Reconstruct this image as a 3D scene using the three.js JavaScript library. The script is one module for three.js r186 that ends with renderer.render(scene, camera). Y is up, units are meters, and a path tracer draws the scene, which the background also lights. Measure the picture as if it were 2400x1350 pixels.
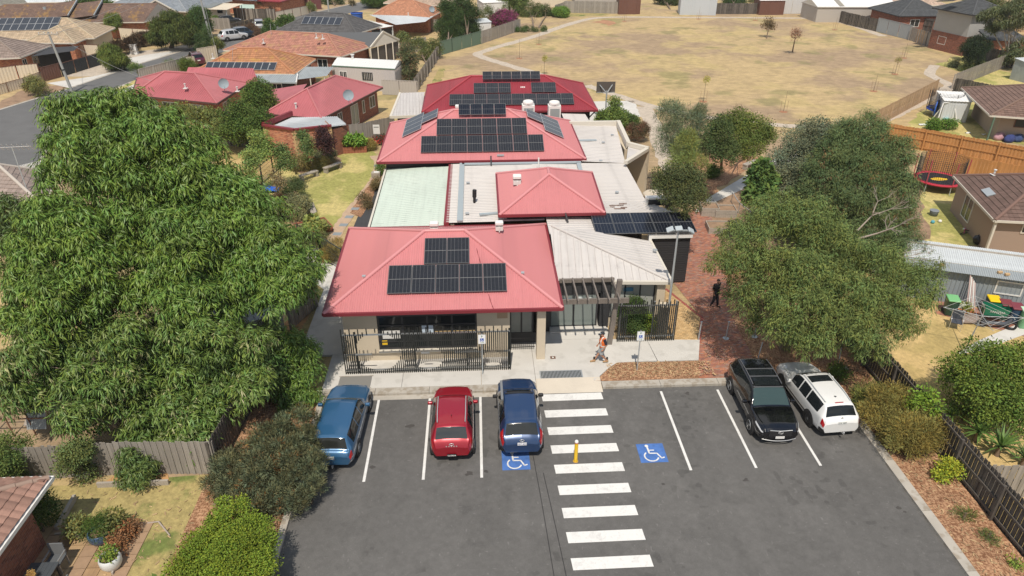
import * as THREE from 'three';
import { mergeGeometries, mergeVertices } from 'three/addons/utils/BufferGeometryUtils.js';
import { MarchingCubes } from 'three/addons/objects/MarchingCubes.js';
import { RoundedBoxGeometry } from 'three/addons/geometries/RoundedBoxGeometry.js';
// ---------------------------------------------------------------- camera, sky, sun, exposure
const scene = new THREE.Scene();
const camera = new THREE.PerspectiveCamera(44.16, 16 / 9, 0.5, 3000);
camera.position.set(0, 20, 0);
camera.rotation.order = 'YXZ';
camera.rotation.set(-0.50412, -0.04939, 0);
scene.add(camera);
const renderer = new THREE.WebGLRenderer({ antialias: true });
renderer.toneMapping = THREE.LinearToneMapping;
renderer.toneMappingExposure = 0.83;
renderer.shadowMap.enabled = true;
const SUN = new THREE.Vector3(-0.07, 1, 0.58).normalize();
const sun = new THREE.DirectionalLight(0xfff4e4, 4.7);
sun.name = 'sun';
sun.position.copy(SUN).multiplyScalar(120).add(new THREE.Vector3(0, 0, -60));
sun.target.position.set(0, 0, -60);
sun.castShadow = true;
Object.assign(sun.shadow.camera, { left: -110, right: 110, top: 110, bottom: -110, far: 400 });
sun.shadow.mapSize.set(4096, 4096);
scene.add(sun, sun.target);
scene.fog = new THREE.FogExp2(0xdfe3e6, 0.00022);
// ---------------------------------------------------------------- numbers and noise
let rs = 1;
const seed = (n) => { rs = n >>> 0 || 1; };
const rnd = () => { rs = (rs + 0x6d2b79f5) | 0; let t = Math.imul(rs ^ (rs >>> 15), 1 | rs); t = (t + Math.imul(t ^ (t >>> 7), 61 | t)) ^ t; return ((t ^ (t >>> 14)) >>> 0) / 4294967296; };
const rr = (a, b) => a + (b - a) * rnd();
const lerp = (a, b, t) => a + (b - a) * t, clamp = (x, a = 0, b = 1) => Math.min(b, Math.max(a, x));
const sstep = (a, b, x) => { const t = clamp((x - a) / (b - a)); return t * t * (3 - 2 * t); };
const V = (a) => new THREE.Vector3(a[0], a[1], a[2]);
const hash = (x, y, s) => { let h = Math.imul(x, 374761393) ^ Math.imul(y, 668265263) ^ Math.imul(s, 2246822519); h = Math.imul(h ^ (h >>> 13), 1274126177); return ((h ^ (h >>> 16)) >>> 0) / 4294967296; };
function noise(x, y, p, s) {                                  // value noise that repeats every p cells
const ix = Math.floor(x), iy = Math.floor(y), fx = x - ix, fy = y - iy, m = (a) => ((a % p) + p) % p;
const u = fx * fx * (3 - 2 * fx), v = fy * fy * (3 - 2 * fy), h = (a, b) => hash(m(a), m(b), s);
return lerp(lerp(h(ix, iy), h(ix + 1, iy), u), lerp(h(ix, iy + 1), h(ix + 1, iy + 1), u), v);
}
function fbm(u, v, p, oct, s) { let a = 0, w = 0.5, n = 0; for (let i = 0; i < oct; i++) { a += w * noise(u * p, v * p, p, s + i); n += w; w *= 0.55; p *= 2; } return a / n; }
const toS = (c) => 255 * (c <= 0.0031308 ? 12.92 * c : 1.055 * Math.pow(Math.max(c, 0), 1 / 2.4) - 0.055);
function tex(size, metres, fn, linear) {                      // fn(u, v) -> linear colour; repeats every `metres`
const d = new Uint8Array(size * size * 4);
for (let j = 0; j < size; j++) for (let i = 0; i < size; i++) {
const c = fn((i + 0.5) / size, (j + 0.5) / size), k = (j * size + i) * 4;
for (let n = 0; n < 3; n++) d[k + n] = clamp(linear ? c[n] * 255 : toS(c[n]), 0, 255);
d[k + 3] = 255;
}
const t = new THREE.DataTexture(d, size, size);
t.wrapS = t.wrapT = THREE.RepeatWrapping; t.magFilter = THREE.LinearFilter; t.minFilter = THREE.LinearMipmapLinearFilter; t.generateMipmaps = true;
if (!linear) t.colorSpace = THREE.SRGBColorSpace;
if (Array.isArray(metres)) t.repeat.set(1 / metres[0], 1 / metres[1]); else t.repeat.set(1 / metres, 1 / metres);
t.needsUpdate = true;
return t;
}
const mix3 = (a, b, t) => [lerp(a[0], b[0], t), lerp(a[1], b[1], t), lerp(a[2], b[2], t)];
const mul3 = (a, k) => [a[0] * k, a[1] * k, a[2] * k];
const C = (r, g, b) => new THREE.Color().setRGB(r, g, b);
const mat = (c, o = {}) => { const m = new THREE.MeshPhysicalMaterial({ roughness: 0.8, side: THREE.DoubleSide, ...o }); if (c) m.color.setRGB(...c); return m; };
const mapped = (t, o = {}) => mat(null, { map: t, ...o });
// the sky: pale blue air with broken bright cloud, the same all round
{ const W = 1024, H = 512, d = new Float32Array(W * H * 4);
for (let j = 0; j < H; j++) for (let i = 0; i < W; i++) {
const el = ((j + 0.5) / H - 0.5) * Math.PI, az = ((i + 0.5) / W - 0.5) * 2 * Math.PI, y = Math.sin(el), x = Math.cos(az) * Math.cos(el), z = Math.sin(az) * Math.cos(el), k = (j * W + i) * 4;
let c = mix3([0.66, 0.72, 0.78], [0.24, 0.36, 0.60], Math.pow(clamp(y), 0.55));
if (y > 0.01) { const q = 1 / (y + 0.18), px = x * q * 2.2 + 50, pz = z * q * 2.2 + 50; let f = 0, w = 0.5; for (let o = 0, s = 1; o < 5; o++, s *= 2, w *= 0.5) f += w * noise(px * s, pz * s, 8192, 60 + o); const m = sstep(0.44, 0.62, f) * sstep(0.01, 0.12, y); c = mix3(c, [1.0, 0.99, 0.96], m * 0.85); }
else c = mix3(c, [0.40, 0.38, 0.33], sstep(0, 0.1, -y));
d[k] = c[0] * 0.85; d[k + 1] = c[1] * 0.85; d[k + 2] = c[2] * 0.85; d[k + 3] = 1;
}
const t = new THREE.DataTexture(d, W, H, THREE.RGBAFormat, THREE.FloatType); t.mapping = THREE.EquirectangularReflectionMapping; t.magFilter = THREE.LinearFilter; t.needsUpdate = true; scene.background = t; scene.environment = t; }
// ---------------------------------------------------------------- geometry in metres (position, normal, uv; no index)
const flat = (g) => { const n = g.index ? g.toNonIndexed() : g; for (const k of Object.keys(n.attributes)) if (!['position', 'normal', 'uv'].includes(k)) n.deleteAttribute(k);
if (!n.attributes.uv) n.setAttribute('uv', new THREE.BufferAttribute(new Float32Array(n.attributes.position.count * 2), 2)); return n; };
const merge = (list) => { const l = list.flat(9).filter((g) => g && g.attributes.position.count).map(flat); if (!l.length) return new THREE.BufferGeometry(); return l.length === 1 ? l[0] : mergeGeometries(l); };
function tris(P, N, UV) { const g = new THREE.BufferGeometry(); g.setAttribute('position', new THREE.Float32BufferAttribute(P, 3)); g.setAttribute('uv', new THREE.Float32BufferAttribute(UV, 2));
if (N) g.setAttribute('normal', new THREE.Float32BufferAttribute(N, 3)); else g.computeVertexNormals(); return g; }
function basis(pts, up) {                                     // plane of a polygon: u along its first edge, v up the slope, n out of it
const a = V(pts[0]), n = new THREE.Vector3();
for (let i = 0; i < pts.length; i++) { const p = V(pts[i]).sub(a), q = V(pts[(i + 1) % pts.length]).sub(a); n.add(p.cross(q)); }
n.normalize(); const u = V(pts[1]).sub(a).normalize(), v = n.clone().cross(u).normalize();
return { a, u, v, n };
}
function poly(pts, o = {}) {                                  // planar polygon; uv in metres
const b = basis(pts), q = pts.map((p) => { const d = V(p).sub(b.a); return new THREE.Vector2(d.dot(b.u), d.dot(b.v)); });
const f = THREE.ShapeUtils.triangulateShape(q, []), P = [], N = [], U = [];
for (const t of f) for (const i of t) { P.push(...pts[i]); N.push(b.n.x, b.n.y, b.n.z);
if (o.plan) U.push(pts[i][0], pts[i][2]); else U.push(q[i].x + (o.du || 0), q[i].y + (o.dv || 0)); }
return tris(P, N, U);
}
const sheet = (xz, y) => { let a = 0; xz.forEach((p, i) => { const q = xz[(i + 1) % xz.length]; a += p[0] * q[q.length - 1] - q[0] * p[p.length - 1]; }); const g = poly((a > 0 ? [...xz].reverse() : xz).map((p) => [p[0], y, p[p.length - 1]]), { plan: 1 }); const n = g.attributes.normal; for (let i = 0; i < n.count; i++) n.setXYZ(i, 0, 1, 0); return g; };
function prism(xz, y0, y1) {                                  // upright prism over a plan polygon
const p = xz.map((q) => [q[0], q[q.length - 1]]); const out = [sheet(p, y1), sheet(p, y0)];
for (let i = 0; i < p.length; i++) { const a = p[i], b = p[(i + 1) % p.length]; out.push(poly([[a[0], y0, a[1]], [b[0], y0, b[1]], [b[0], y1, b[1]], [a[0], y1, a[1]]])); }
return merge(out);
}
function bx(x0, y0, z0, x1, y1, z1) {
const f = (a, b, c, d) => poly([a, b, c, d]);
return merge([f([x0, y0, z1], [x1, y0, z1], [x1, y1, z1], [x0, y1, z1]), f([x1, y0, z0], [x0, y0, z0], [x0, y1, z0], [x1, y1, z0]), f([x1, y0, z1], [x1, y0, z0], [x1, y1, z0], [x1, y1, z1]),
f([x0, y0, z0], [x0, y0, z1], [x0, y1, z1], [x0, y1, z0]), f([x0, y1, z1], [x1, y1, z1], [x1, y1, z0], [x0, y1, z0]), f([x0, y0, z0], [x1, y0, z0], [x1, y0, z1], [x0, y0, z1])]);
}
const cbox = (w, h, d, x = 0, y = 0, z = 0) => bx(x - w / 2, y - h / 2, z - d / 2, x + w / 2, y + h / 2, z + d / 2);
function bar(p, q, w, h = w) {                                // square bar from p to q
const a = V(p), d = V(q).sub(a), L = d.length(); d.normalize();
const s = Math.abs(d.y) > 0.95 ? new THREE.Vector3(1, 0, 0) : new THREE.Vector3(0, 1, 0).cross(d).negate().normalize(), t = d.clone().cross(s).normalize();
const g = cbox(w, h, L, 0, 0, L / 2), m = new THREE.Matrix4().makeBasis(s, t, d).setPosition(a); g.applyMatrix4(m); return g;
}
function rod(p, q, r0, r1 = r0, n = 8) { const a = V(p), d = V(q).sub(a), L = d.length(); const g = new THREE.CylinderGeometry(r1, r0, L, n); g.translate(0, L / 2, 0);
g.applyQuaternion(new THREE.Quaternion().setFromUnitVectors(new THREE.Vector3(0, 1, 0), d.normalize())); g.translate(a.x, a.y, a.z); return flat(g); }
const tube = (pts, r, n = 6, seg) => flat(new THREE.TubeGeometry(new THREE.CatmullRomCurve3(pts.map(V)), seg || pts.length * 4, r, n));
const lathe = (prof, n = 18) => flat(new THREE.LatheGeometry(prof.map((p) => new THREE.Vector2(p[0], p[1])), n));
const move = (g, x, y, z, ry = 0) => { const c = g.clone(); if (ry) c.rotateY(ry); c.translate(x, y, z); return c; };
// ---------------------------------------------------------------- things, parts and the setting
const used = new Map();
const numbered = (n) => { const k = used.get(n) || 0; used.set(n, k + 1); return k ? n + '_' + String(k).padStart(3, '0') : n; };
const cast = (m) => { m.castShadow = m.receiveShadow = true; return m; };
function tag(o, label, category, group, kind) { if (label) o.userData.label = label; if (category) o.userData.category = category; if (group) o.userData.group = group; if (kind) o.userData.kind = kind; return o; }
function thing(name, label, category, base = [0, 0, 0], group, turn = 0) {
const o = new THREE.Group(); o.name = numbered(name); o.position.set(...base); o.rotation.y = turn; o.b = base; scene.add(o); return tag(o, label, category, group);
}
function part(t, name, geo, m, label) {                       // geo in world metres; child of a thing or of a part
const g = Array.isArray(geo) ? merge(geo) : geo.clone(); g.translate(-t.b[0], -t.b[1], -t.b[2]);
const o = cast(new THREE.Mesh(g, m)); o.name = name; o.b = t.b; if (label) o.userData.label = label; t.add(o); return o;
}
const each = (t, name, list, m) => list.forEach((g) => part(t, name, g, m));
function local(t, name, geo, m) { const o = cast(new THREE.Mesh(Array.isArray(geo) ? merge(geo) : geo, m)); o.name = name; o.b = t.b; t.add(o); return o; }   // geo in the thing's own metres
function piece(t, name, geo, m, p, turn = 0) { const o = cast(new THREE.Mesh(geo, m)); o.name = name; o.b = [0, 0, 0]; o.position.set(p[0] - t.b[0], p[1] - t.b[1], p[2] - t.b[2]); o.rotation.y = turn; t.add(o); return o; }   // shared geometry
const stuffed = (o) => { o.userData.kind = 'stuff'; return o; };
function struct(name, geo, m) { const o = cast(new THREE.Mesh(Array.isArray(geo) ? merge(geo) : geo, m)); o.name = numbered(name); o.b = [0, 0, 0]; o.userData.kind = 'structure'; scene.add(o); return o; }
function dup(o, base, label, turn = 0) { const c = o.clone(); c.name = numbered(o.name.replace(/_\d+$/, '')); c.position.set(...base); c.rotation.y = turn; c.userData = { ...o.userData, label }; c.b = base; scene.add(c); return c; }
// ---------------------------------------------------------------- materials
const speck = (n, a, b) => (u, v) => mix3(a, b, fbm(u, v, n, 4, 7));
const grain = (base, o = {}) => tex(o.size || 256, o.m || 3, (u, v) => {
const f = fbm(u, v, o.p || 6, 5, o.s || 3), h = hash(Math.floor(u * (o.size || 256)), Math.floor(v * (o.size || 256)), o.s || 3);
return mul3(base, 1 + (o.amp ?? 0.5) * (f - 0.5) + (o.fine ?? 0.15) * (h - 0.5));
});
const T = {};
T.asphalt = tex(2048, 24, (u, v) => {
const f = fbm(u, v, 9, 5, 11), g = fbm(u, v, 150, 3, 5), h = hash(Math.floor(u * 2048), Math.floor(v * 2048), 2);
let k = 1 + 0.3 * (f - 0.5) + 0.26 * (g - 0.5) + 0.3 * (h - 0.5);
k *= 1 - 0.09 * sstep(0.6, 0.74, fbm(u, v, 30, 4, 77)) + 0.07 * sstep(0.62, 0.75, fbm(u, v, 22, 4, 79)); k *= 1 - 0.2 * sstep(0.76, 0.82, noise(u * 90, v * 90, 90, 81)) * sstep(0.5, 0.65, fbm(u, v, 12, 3, 83));
k *= 1 + 0.12 * (noise(u * 60, v * 2.0, 60, 85) - 0.5) + 0.35 * sstep(0.90, 0.97, noise(u * 260, v * 260, 260, 91));
return mul3([0.121, 0.118, 0.114], k);
});
T.road = grain([0.135, 0.136, 0.137], { m: 7, size: 512, p: 8, amp: 0.25, fine: 0.25 });
T.concrete = tex(512, 5, (u, v) => { const f = fbm(u, v, 4, 5, 21), g = sstep(0.55, 0.75, fbm(u, v, 9, 4, 31)), h = hash(Math.floor(u * 512), Math.floor(v * 512), 8);
return mul3(mix3([0.60, 0.585, 0.55], [0.46, 0.445, 0.41], g * 0.45), 1 + 0.2 * (f - 0.5) + 0.1 * (h - 0.5)); });
T.kerb = tex(256, 3, (u, v) => { const f = fbm(u, v, 6, 5, 4), g = sstep(0.5, 0.7, fbm(u, v, 10, 4, 9)); return mul3(mix3([0.44, 0.41, 0.36], [0.27, 0.22, 0.16], g * 0.6), 1 + 0.3 * (f - 0.5)); });
T.dry = tex(1024, 46, (u, v) => {                             // parched park grass: straw, bare dun patches, a little green
const a = fbm(u, v, 5, 5, 41), b = fbm(u, v, 9, 5, 43), c = fbm(u, v, 70, 3, 47), d = hash(Math.floor(u * 1024), Math.floor(v * 1024), 3), e = noise(u * 40, v * 400, 400, 5);
let k = mix3([0.55, 0.41, 0.215], [0.42, 0.305, 0.19], sstep(0.42, 0.62, a));
k = mix3(k, [0.58, 0.45, 0.205], 0.7 * sstep(0.5, 0.7, b));
k = mix3(k, [0.27, 0.25, 0.10], 0.6 * sstep(0.6, 0.75, fbm(u, v, 13, 4, 53)));
return mul3(k, 0.84 + 0.4 * (c - 0.5) + 0.25 * (d - 0.5) + 0.15 * (e - 0.5));
});
T.lawn = tex(512, 9, (u, v) => { const a = fbm(u, v, 5, 5, 61), c = fbm(u, v, 60, 3, 63), d = hash(Math.floor(u * 512), Math.floor(v * 512), 13);
return mul3(mix3([0.58, 0.49, 0.20], [0.37, 0.36, 0.11], sstep(0.4, 0.65, a)), 0.9 + 0.6 * (c - 0.5) + 0.35 * (d - 0.5)); });
T.straw = tex(512, 9, (u, v) => { const a = fbm(u, v, 5, 5, 71), c = fbm(u, v, 60, 3, 73), d = hash(Math.floor(u * 512), Math.floor(v * 512), 14);
return mul3(mix3([0.62, 0.45, 0.20], [0.46, 0.35, 0.14], sstep(0.4, 0.65, a)), 0.92 + 0.45 * (c - 0.5) + 0.3 * (d - 0.5)); });
T.green = tex(512, 6, (u, v) => { const a = fbm(u, v, 5, 5, 81), c = fbm(u, v, 50, 3, 83), d = hash(Math.floor(u * 512), Math.floor(v * 512), 15);
return mul3(mix3([0.17, 0.21, 0.055], [0.42, 0.34, 0.14], sstep(0.38, 0.6, a)), 0.9 + 0.6 * (c - 0.5) + 0.4 * (d - 0.5)); });
T.mulch = tex(512, 2.6, (u, v) => { const a = fbm(u, v, 4, 4, 91), w = noise(u * 90 + 3 * a, v * 30, 90, 93), w2 = noise(u * 28, v * 84, 84, 95), d = hash(Math.floor(u * 512), Math.floor(v * 512), 16);
const k = sstep(0.25, 0.8, 0.5 * w + 0.5 * w2 + 0.25 * (d - 0.5)); return mul3(mix3([0.24, 0.11, 0.055], [0.60, 0.36, 0.21], k), 0.85 + 0.4 * (a - 0.5)); });
T.soil = grain([0.30, 0.20, 0.13], { m: 4, size: 256, p: 8, amp: 0.8, fine: 0.4 });
T.gravel = grain([0.50, 0.43, 0.35], { m: 3, size: 256, p: 14, amp: 0.5, fine: 0.5 });
const brickTex = (w, h, n, m, cols, joint, jc, s) => tex(512, [w * n, h * m], (u, v) => {
const y = v * m, r = Math.floor(y), x = u * n + (r % 2) * 0.5, c = Math.floor(x) % n, fx = x - Math.floor(x), fy = y - r;
if (fx < joint / w || fy < joint / h) return jc;
const k = hash(c, r, s), q = cols[Math.floor(hash(c, r, s + 1) * cols.length)]; return mul3(q, 0.8 + 0.4 * k + 0.15 * (fbm(u, v, 60, 2, s) - 0.5));
});
T.paver = brickTex(0.2, 0.1, 16, 32, [[0.36, 0.15, 0.10], [0.40, 0.19, 0.13], [0.29, 0.13, 0.10], [0.33, 0.20, 0.16], [0.42, 0.17, 0.10]], 0.008, [0.20, 0.14, 0.11], 5);
T.paverYellow = brickTex(0.2, 0.1, 16, 32, [[0.56, 0.37, 0.17], [0.51, 0.34, 0.16], [0.58, 0.40, 0.20]], 0.01, [0.26, 0.18, 0.10], 6);
T.brick = brickTex(0.24, 0.086, 12, 32, [[0.42, 0.14, 0.07], [0.48, 0.18, 0.09], [0.36, 0.11, 0.06], [0.50, 0.22, 0.12]], 0.012, [0.42, 0.33, 0.26], 8);
T.brickDark = brickTex(0.24, 0.086, 12, 32, [[0.24, 0.08, 0.05], [0.28, 0.10, 0.06], [0.20, 0.07, 0.05]], 0.012, [0.26, 0.2, 0.16], 9);
T.cells = tex(256, 1, (u, v) => { const fx = (u * 6) % 1, fy = (v * 20) % 1, edge = Math.abs(v - 0.5) < 0.008;
if (edge) return [0.22, 0.22, 0.22]; if (fx < 0.035 || fx > 0.965) return [0.13, 0.13, 0.135]; if (fy < 0.08) return [0.035, 0.038, 0.042];
const k = 0.9 + 0.2 * hash(Math.floor(u * 6), Math.floor(v * 20), 4); return [0.010 * k, 0.013 * k, 0.022 * k]; });
T.cellsBlue = tex(128, 1, (u, v) => { const fx = (u * 6) % 1, fy = (v * 10) % 1; if (fx < 0.06 || fy < 0.06) return [0.06, 0.07, 0.09]; return [0.022, 0.030, 0.048]; });
const woodTex = (base, s, amp = 0.5) => tex(256, [0.8, 1.9], (u, v) => { const f = noise(u * 40, v * 5, 40, s) * 0.6 + fbm(u, v, 5, 4, s) * 0.8 + 0.3 * noise(u * 90, v * 9, 90, s + 3); return mul3(base, 1 + amp * (f - 0.85)); });
const tileTex = (base, o = {}) => tex(512, [0.3 * 12, 0.34 * 12], (u, v) => {
const c = Math.floor(u * 12), r = Math.floor(v * 12), fx = (u * 12) % 1, k = 0.82 + 0.36 * hash(c, r, o.s || 1), roll = 0.5 + 0.5 * Math.cos((fx - 0.5) * 6.283);
let q = mul3(base, k * (fx < 0.07 ? 0.55 : 1)); const l = sstep(0.55, 0.75, fbm(u, v, 5, 5, (o.s || 1) + 20)); if (o.stain) q = mix3(q, o.stain, l * 0.7);
return mul3(q, 1 + 0.3 * (fbm(u, v, 40, 3, 3) - 0.5) + 0 * roll);
});
const metalTex = (base, s, amp = 0.16) => tex(512, 8, (u, v) => { const a = fbm(u, v, 4, 5, s), b = noise(u * 64, v * 4, 64, s + 9), d = sstep(0.62, 0.8, fbm(u, v, 14, 4, s + 5)); const e = sstep(0.6, 0.85, noise(u * 110, v * 6, 110, s + 13)); return mul3(base, 1 + 1.2 * amp * (a - 0.5) + 0.12 * (b - 0.5) - 0.12 * d - 0.07 * e); });
const M = {
asphalt: mapped(T.asphalt, { roughness: 0.92 }), road: mapped(T.road, { roughness: 0.92 }), concrete: mapped(T.concrete, { roughness: 0.9 }), kerb: mapped(T.kerb, { roughness: 0.95 }),
dry: mapped(T.dry, { roughness: 1 }), lawn: mapped(T.lawn, { roughness: 1 }), straw: mapped(T.straw, { roughness: 1 }), green: mapped(T.green, { roughness: 1 }), mulch: mapped(T.mulch, { roughness: 1, bumpMap: T.mulch, bumpScale: 0.03 }),
soil: mapped(T.soil, { roughness: 1 }), gravel: mapped(T.gravel, { roughness: 1 }), paver: mapped(T.paver, { roughness: 0.9 }), paverYellow: mapped(T.paverYellow, { roughness: 0.9 }),
brick: mapped(T.brick, { roughness: 0.9 }), brickDark: mapped(T.brickDark, { roughness: 0.9 }), quoin: mat([0.56, 0.38, 0.2]),
paint: mapped(tex(512, 4, (u, v) => { const w = sstep(0.56, 0.74, fbm(u, v, 14, 5, 33)), s = sstep(0.6, 0.8, fbm(u, v, 50, 3, 35)); return mul3(mix3([0.74, 0.74, 0.72], [0.40, 0.39, 0.38], w * 0.22 + s * 0.2), 0.96 + 0.1 * fbm(u, v, 90, 2, 4)); }), { roughness: 0.7 }), blue: mapped(grain([0.07, 0.17, 0.46], { m: 1.5, amp: 0.6, fine: 0.25, p: 9 }), { roughness: 0.7 }),
roofPink: mapped(metalTex([0.60, 0.225, 0.235], 3), { roughness: 0.42 }), roofRed: mapped(metalTex([0.30, 0.034, 0.05], 5), { roughness: 0.5 }), roofDusk: mapped(metalTex([0.44, 0.125, 0.14], 7), { roughness: 0.5 }), cap: mat([0.64, 0.27, 0.28], { roughness: 0.45 }),
capRed: mat([0.38, 0.05, 0.065], { roughness: 0.5 }), capDusk: mat([0.48, 0.16, 0.17], { roughness: 0.5 }), maroon: mat([0.22, 0.03, 0.04], { roughness: 0.5 }), cream: mapped(metalTex([0.57, 0.545, 0.525], 9, 0.2), { roughness: 0.5 }), creamTrim: mat([0.66, 0.62, 0.54], { roughness: 0.6 }),
mint: mapped(metalTex([0.57, 0.66, 0.58], 11, 0.08), { roughness: 0.35 }), zinc: mapped(metalTex([0.62, 0.66, 0.68], 13, 0.25), { roughness: 0.5, metalness: 0.15 }), zincGrey: mapped(metalTex([0.36, 0.40, 0.42], 15, 0.3), { roughness: 0.6, metalness: 0.1 }), gutterGrey: mat([0.36, 0.42, 0.45], { roughness: 0.5 }),
render: mapped(grain([0.60, 0.52, 0.40], { m: 4, amp: 0.12, fine: 0.06 }), { roughness: 0.9 }), renderGrey: mapped(grain([0.40, 0.40, 0.39], { m: 4, amp: 0.12, fine: 0.06 }), { roughness: 0.9 }),
charcoal: mat([0.035, 0.036, 0.04], { roughness: 0.6 }), black: mat([0.012, 0.012, 0.014], { roughness: 0.5 }), steel: mat([0.42, 0.44, 0.45], { roughness: 0.4, metalness: 0.6 }), galv: mat([0.50, 0.54, 0.56], { roughness: 0.45, metalness: 0.4 }), alu: mat([0.72, 0.73, 0.73], { roughness: 0.35, metalness: 0.7 }),
white: mat([0.80, 0.80, 0.78], { roughness: 0.5 }), offwhite: mat([0.72, 0.72, 0.70], { roughness: 0.6 }), pane: mat([0.020, 0.026, 0.030], { roughness: 0.06, ior: 1.5 }), curtainPane: mat([0.26, 0.30, 0.29], { roughness: 0.1 }),
glass: mat([0.88, 0.95, 0.93], { transmission: 1, roughness: 0.03, thickness: 0 }), timberGrey: mapped(woodTex([0.19, 0.165, 0.145], 3)), sleeper: mapped(woodTex([0.40, 0.36, 0.31], 5)), deck: mapped(woodTex([0.34, 0.22, 0.12], 7)),
palGrey: [0.9, 1.0, 1.12].map((k, i) => mapped(woodTex([0.30 * k, 0.275 * k, 0.245 * k], 11 + i))), palDark: [0.8, 1, 1.25].map((k, i) => mapped(woodTex([0.105 * k, 0.092 * k, 0.08 * k], 21 + i, 0.9))), palNew: [0.88, 1, 1.12].map((k, i) => mapped(woodTex([0.50 * k, 0.245 * k, 0.085 * k], 31 + i, 0.35))),
palTan: [0.9, 1, 1.1].map((k, i) => mapped(woodTex([0.46 * k, 0.32 * k, 0.20 * k], 41 + i, 0.35))),
sheetCream: mat([0.70, 0.62, 0.49], { roughness: 0.6 }), sheetGrey: mat([0.46, 0.43, 0.40], { roughness: 0.6 }), sheetBlue: mat([0.33, 0.36, 0.38], { roughness: 0.6 }), sheetGreen: mat([0.12, 0.19, 0.14], { roughness: 0.6 }), sheetBlack: mat([0.03, 0.035, 0.04], { roughness: 0.6 }), sheetBrown: mat([0.16, 0.075, 0.055], { roughness: 0.6 }), sheetWhite: mat([0.60, 0.63, 0.65], { roughness: 0.6 }),
cells: mapped(T.cells, { roughness: 0.12 }), cellsBlue: mapped(T.cellsBlue, { roughness: 0.15 }), bark: mapped(woodTex([0.20, 0.15, 0.11], 51)), barkPale: mapped(woodTex([0.42, 0.37, 0.32], 53)), dead: mat([0.40, 0.34, 0.29]),
frame: mat([0.16, 0.165, 0.17], { roughness: 0.4, metalness: 0.5 }), rubber: mat([0.014, 0.014, 0.015], { roughness: 0.8 }), plastic: mat([0.022, 0.022, 0.024], { roughness: 0.6 }), tailRed: mat([0.42, 0.012, 0.016], { roughness: 0.15, clearcoat: 1 }), lampClear: mat([0.62, 0.64, 0.66], { roughness: 0.1, clearcoat: 1 }),
yellow: mat([0.82, 0.52, 0.02], { roughness: 0.4 }), red: mat([0.5, 0.03, 0.03], { roughness: 0.4 }), blueBright: mat([0.03, 0.12, 0.5], { roughness: 0.5 }),
};
const tileMats = {};
const tileMat = (key, base, o) => (tileMats[key] ??= mapped(tileTex(base, o), { roughness: 0.85 }));
// ---------------------------------------------------------------- roofs
function clipBand(q, lo, hi) {                                // polygon in (u, v), kept between two heights v
const cut = (p, c, s) => { const o = []; for (let i = 0; i < p.length; i++) { const a = p[i], b = p[(i + 1) % p.length], da = s * (a[1] - c), db = s * (b[1] - c);
if (da >= 0) o.push(a); if (da * db < 0) { const t = da / (da - db); o.push([lerp(a[0], b[0], t), c]); } } return o; };
return cut(cut(q, lo, 1), hi, -1);
}
const inPlane = (pts, b) => pts.map((p) => { const d = V(p).sub(b.a); return [d.dot(b.u), d.dot(b.v)]; });
const lift = (b, u, v, n) => b.a.clone().addScaledVector(b.u, u).addScaledVector(b.v, v).addScaledVector(b.n, n).toArray();
function courses(pts, step = 0.34, up = 0.035) {              // stepped courses of roof tiles
const b = basis(pts), q = inPlane(pts, b), top = Math.max(...q.map((p) => p[1])), P = [], U = [], N = [];
for (let v0 = 0; v0 < top - 0.02; v0 += step) {
const c = clipBand(q, v0, Math.min(v0 + step, top)); if (c.length < 3) continue;
const at = (p) => lift(b, p[0], p[1], 0.012 + up * (1 - (p[1] - v0) / step));
for (let i = 1; i < c.length - 1; i++) for (const p of [c[0], c[i], c[i + 1]]) { P.push(...at(p)); U.push(p[0], p[1]); N.push(b.n.x, b.n.y, b.n.z); }
const low = c.filter((p) => p[1] < v0 + 1e-4).map((p) => p[0]); if (low.length < 2) continue;
const a = Math.min(...low), e = Math.max(...low), w = [[a, v0, 0], [e, v0, 0], [e, v0, up + 0.012], [a, v0, 0], [e, v0, up + 0.012], [a, v0, up + 0.012]];
for (const p of w) { P.push(...lift(b, p[0], p[1], p[2])); U.push(p[0], p[1]); N.push(-b.v.x, -b.v.y, -b.v.z); }
}
return tris(P, N, U);
}
function ribs(pts, gap, w, h) {                               // raised ribs of a metal roof, running up the slope
const b = basis(pts), q = inPlane(pts, b), us = q.map((p) => p[0]), out = [];
for (let u = Math.min(...us) + gap / 2; u < Math.max(...us); u += gap) {
const vs = []; for (let i = 0; i < q.length; i++) { const a = q[i], c = q[(i + 1) % q.length]; if ((a[0] - u) * (c[0] - u) < 0) vs.push(lerp(a[1], c[1], (u - a[0]) / (c[0] - a[0]))); }
if (vs.length < 2) continue; const v0 = Math.min(...vs), v1 = Math.max(...vs); if (v1 - v0 < 0.05) continue;
const L = (x, v, n) => lift(b, x, v, n), e = 0.002;
out.push(poly([L(u - w / 2, v0, e), L(u - w / 4, v0, h), L(u - w / 4, v1, h), L(u - w / 2, v1, e)]), poly([L(u - w / 4, v0, h), L(u + w / 4, v0, h), L(u + w / 4, v1, h), L(u - w / 4, v1, h)]), poly([L(u + w / 4, v0, h), L(u + w / 2, v0, e), L(u + w / 2, v1, e), L(u + w / 4, v1, h)]));
}
return merge(out);
}
const faceGeo = (pts, st) => merge([poly(pts), st.tile ? courses(pts, st.step || 0.34) : st.rib ? ribs(pts, st.rib, st.rw || 0.05, st.rh || 0.03) : null]);
const at3 = (p, y) => [p[0], y, p[p.length - 1]];
const mid = (a, b, t = 0.5) => [lerp(a[0], b[0], t), lerp(a[1], b[1], t), lerp(a[2], b[2], t)];
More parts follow.
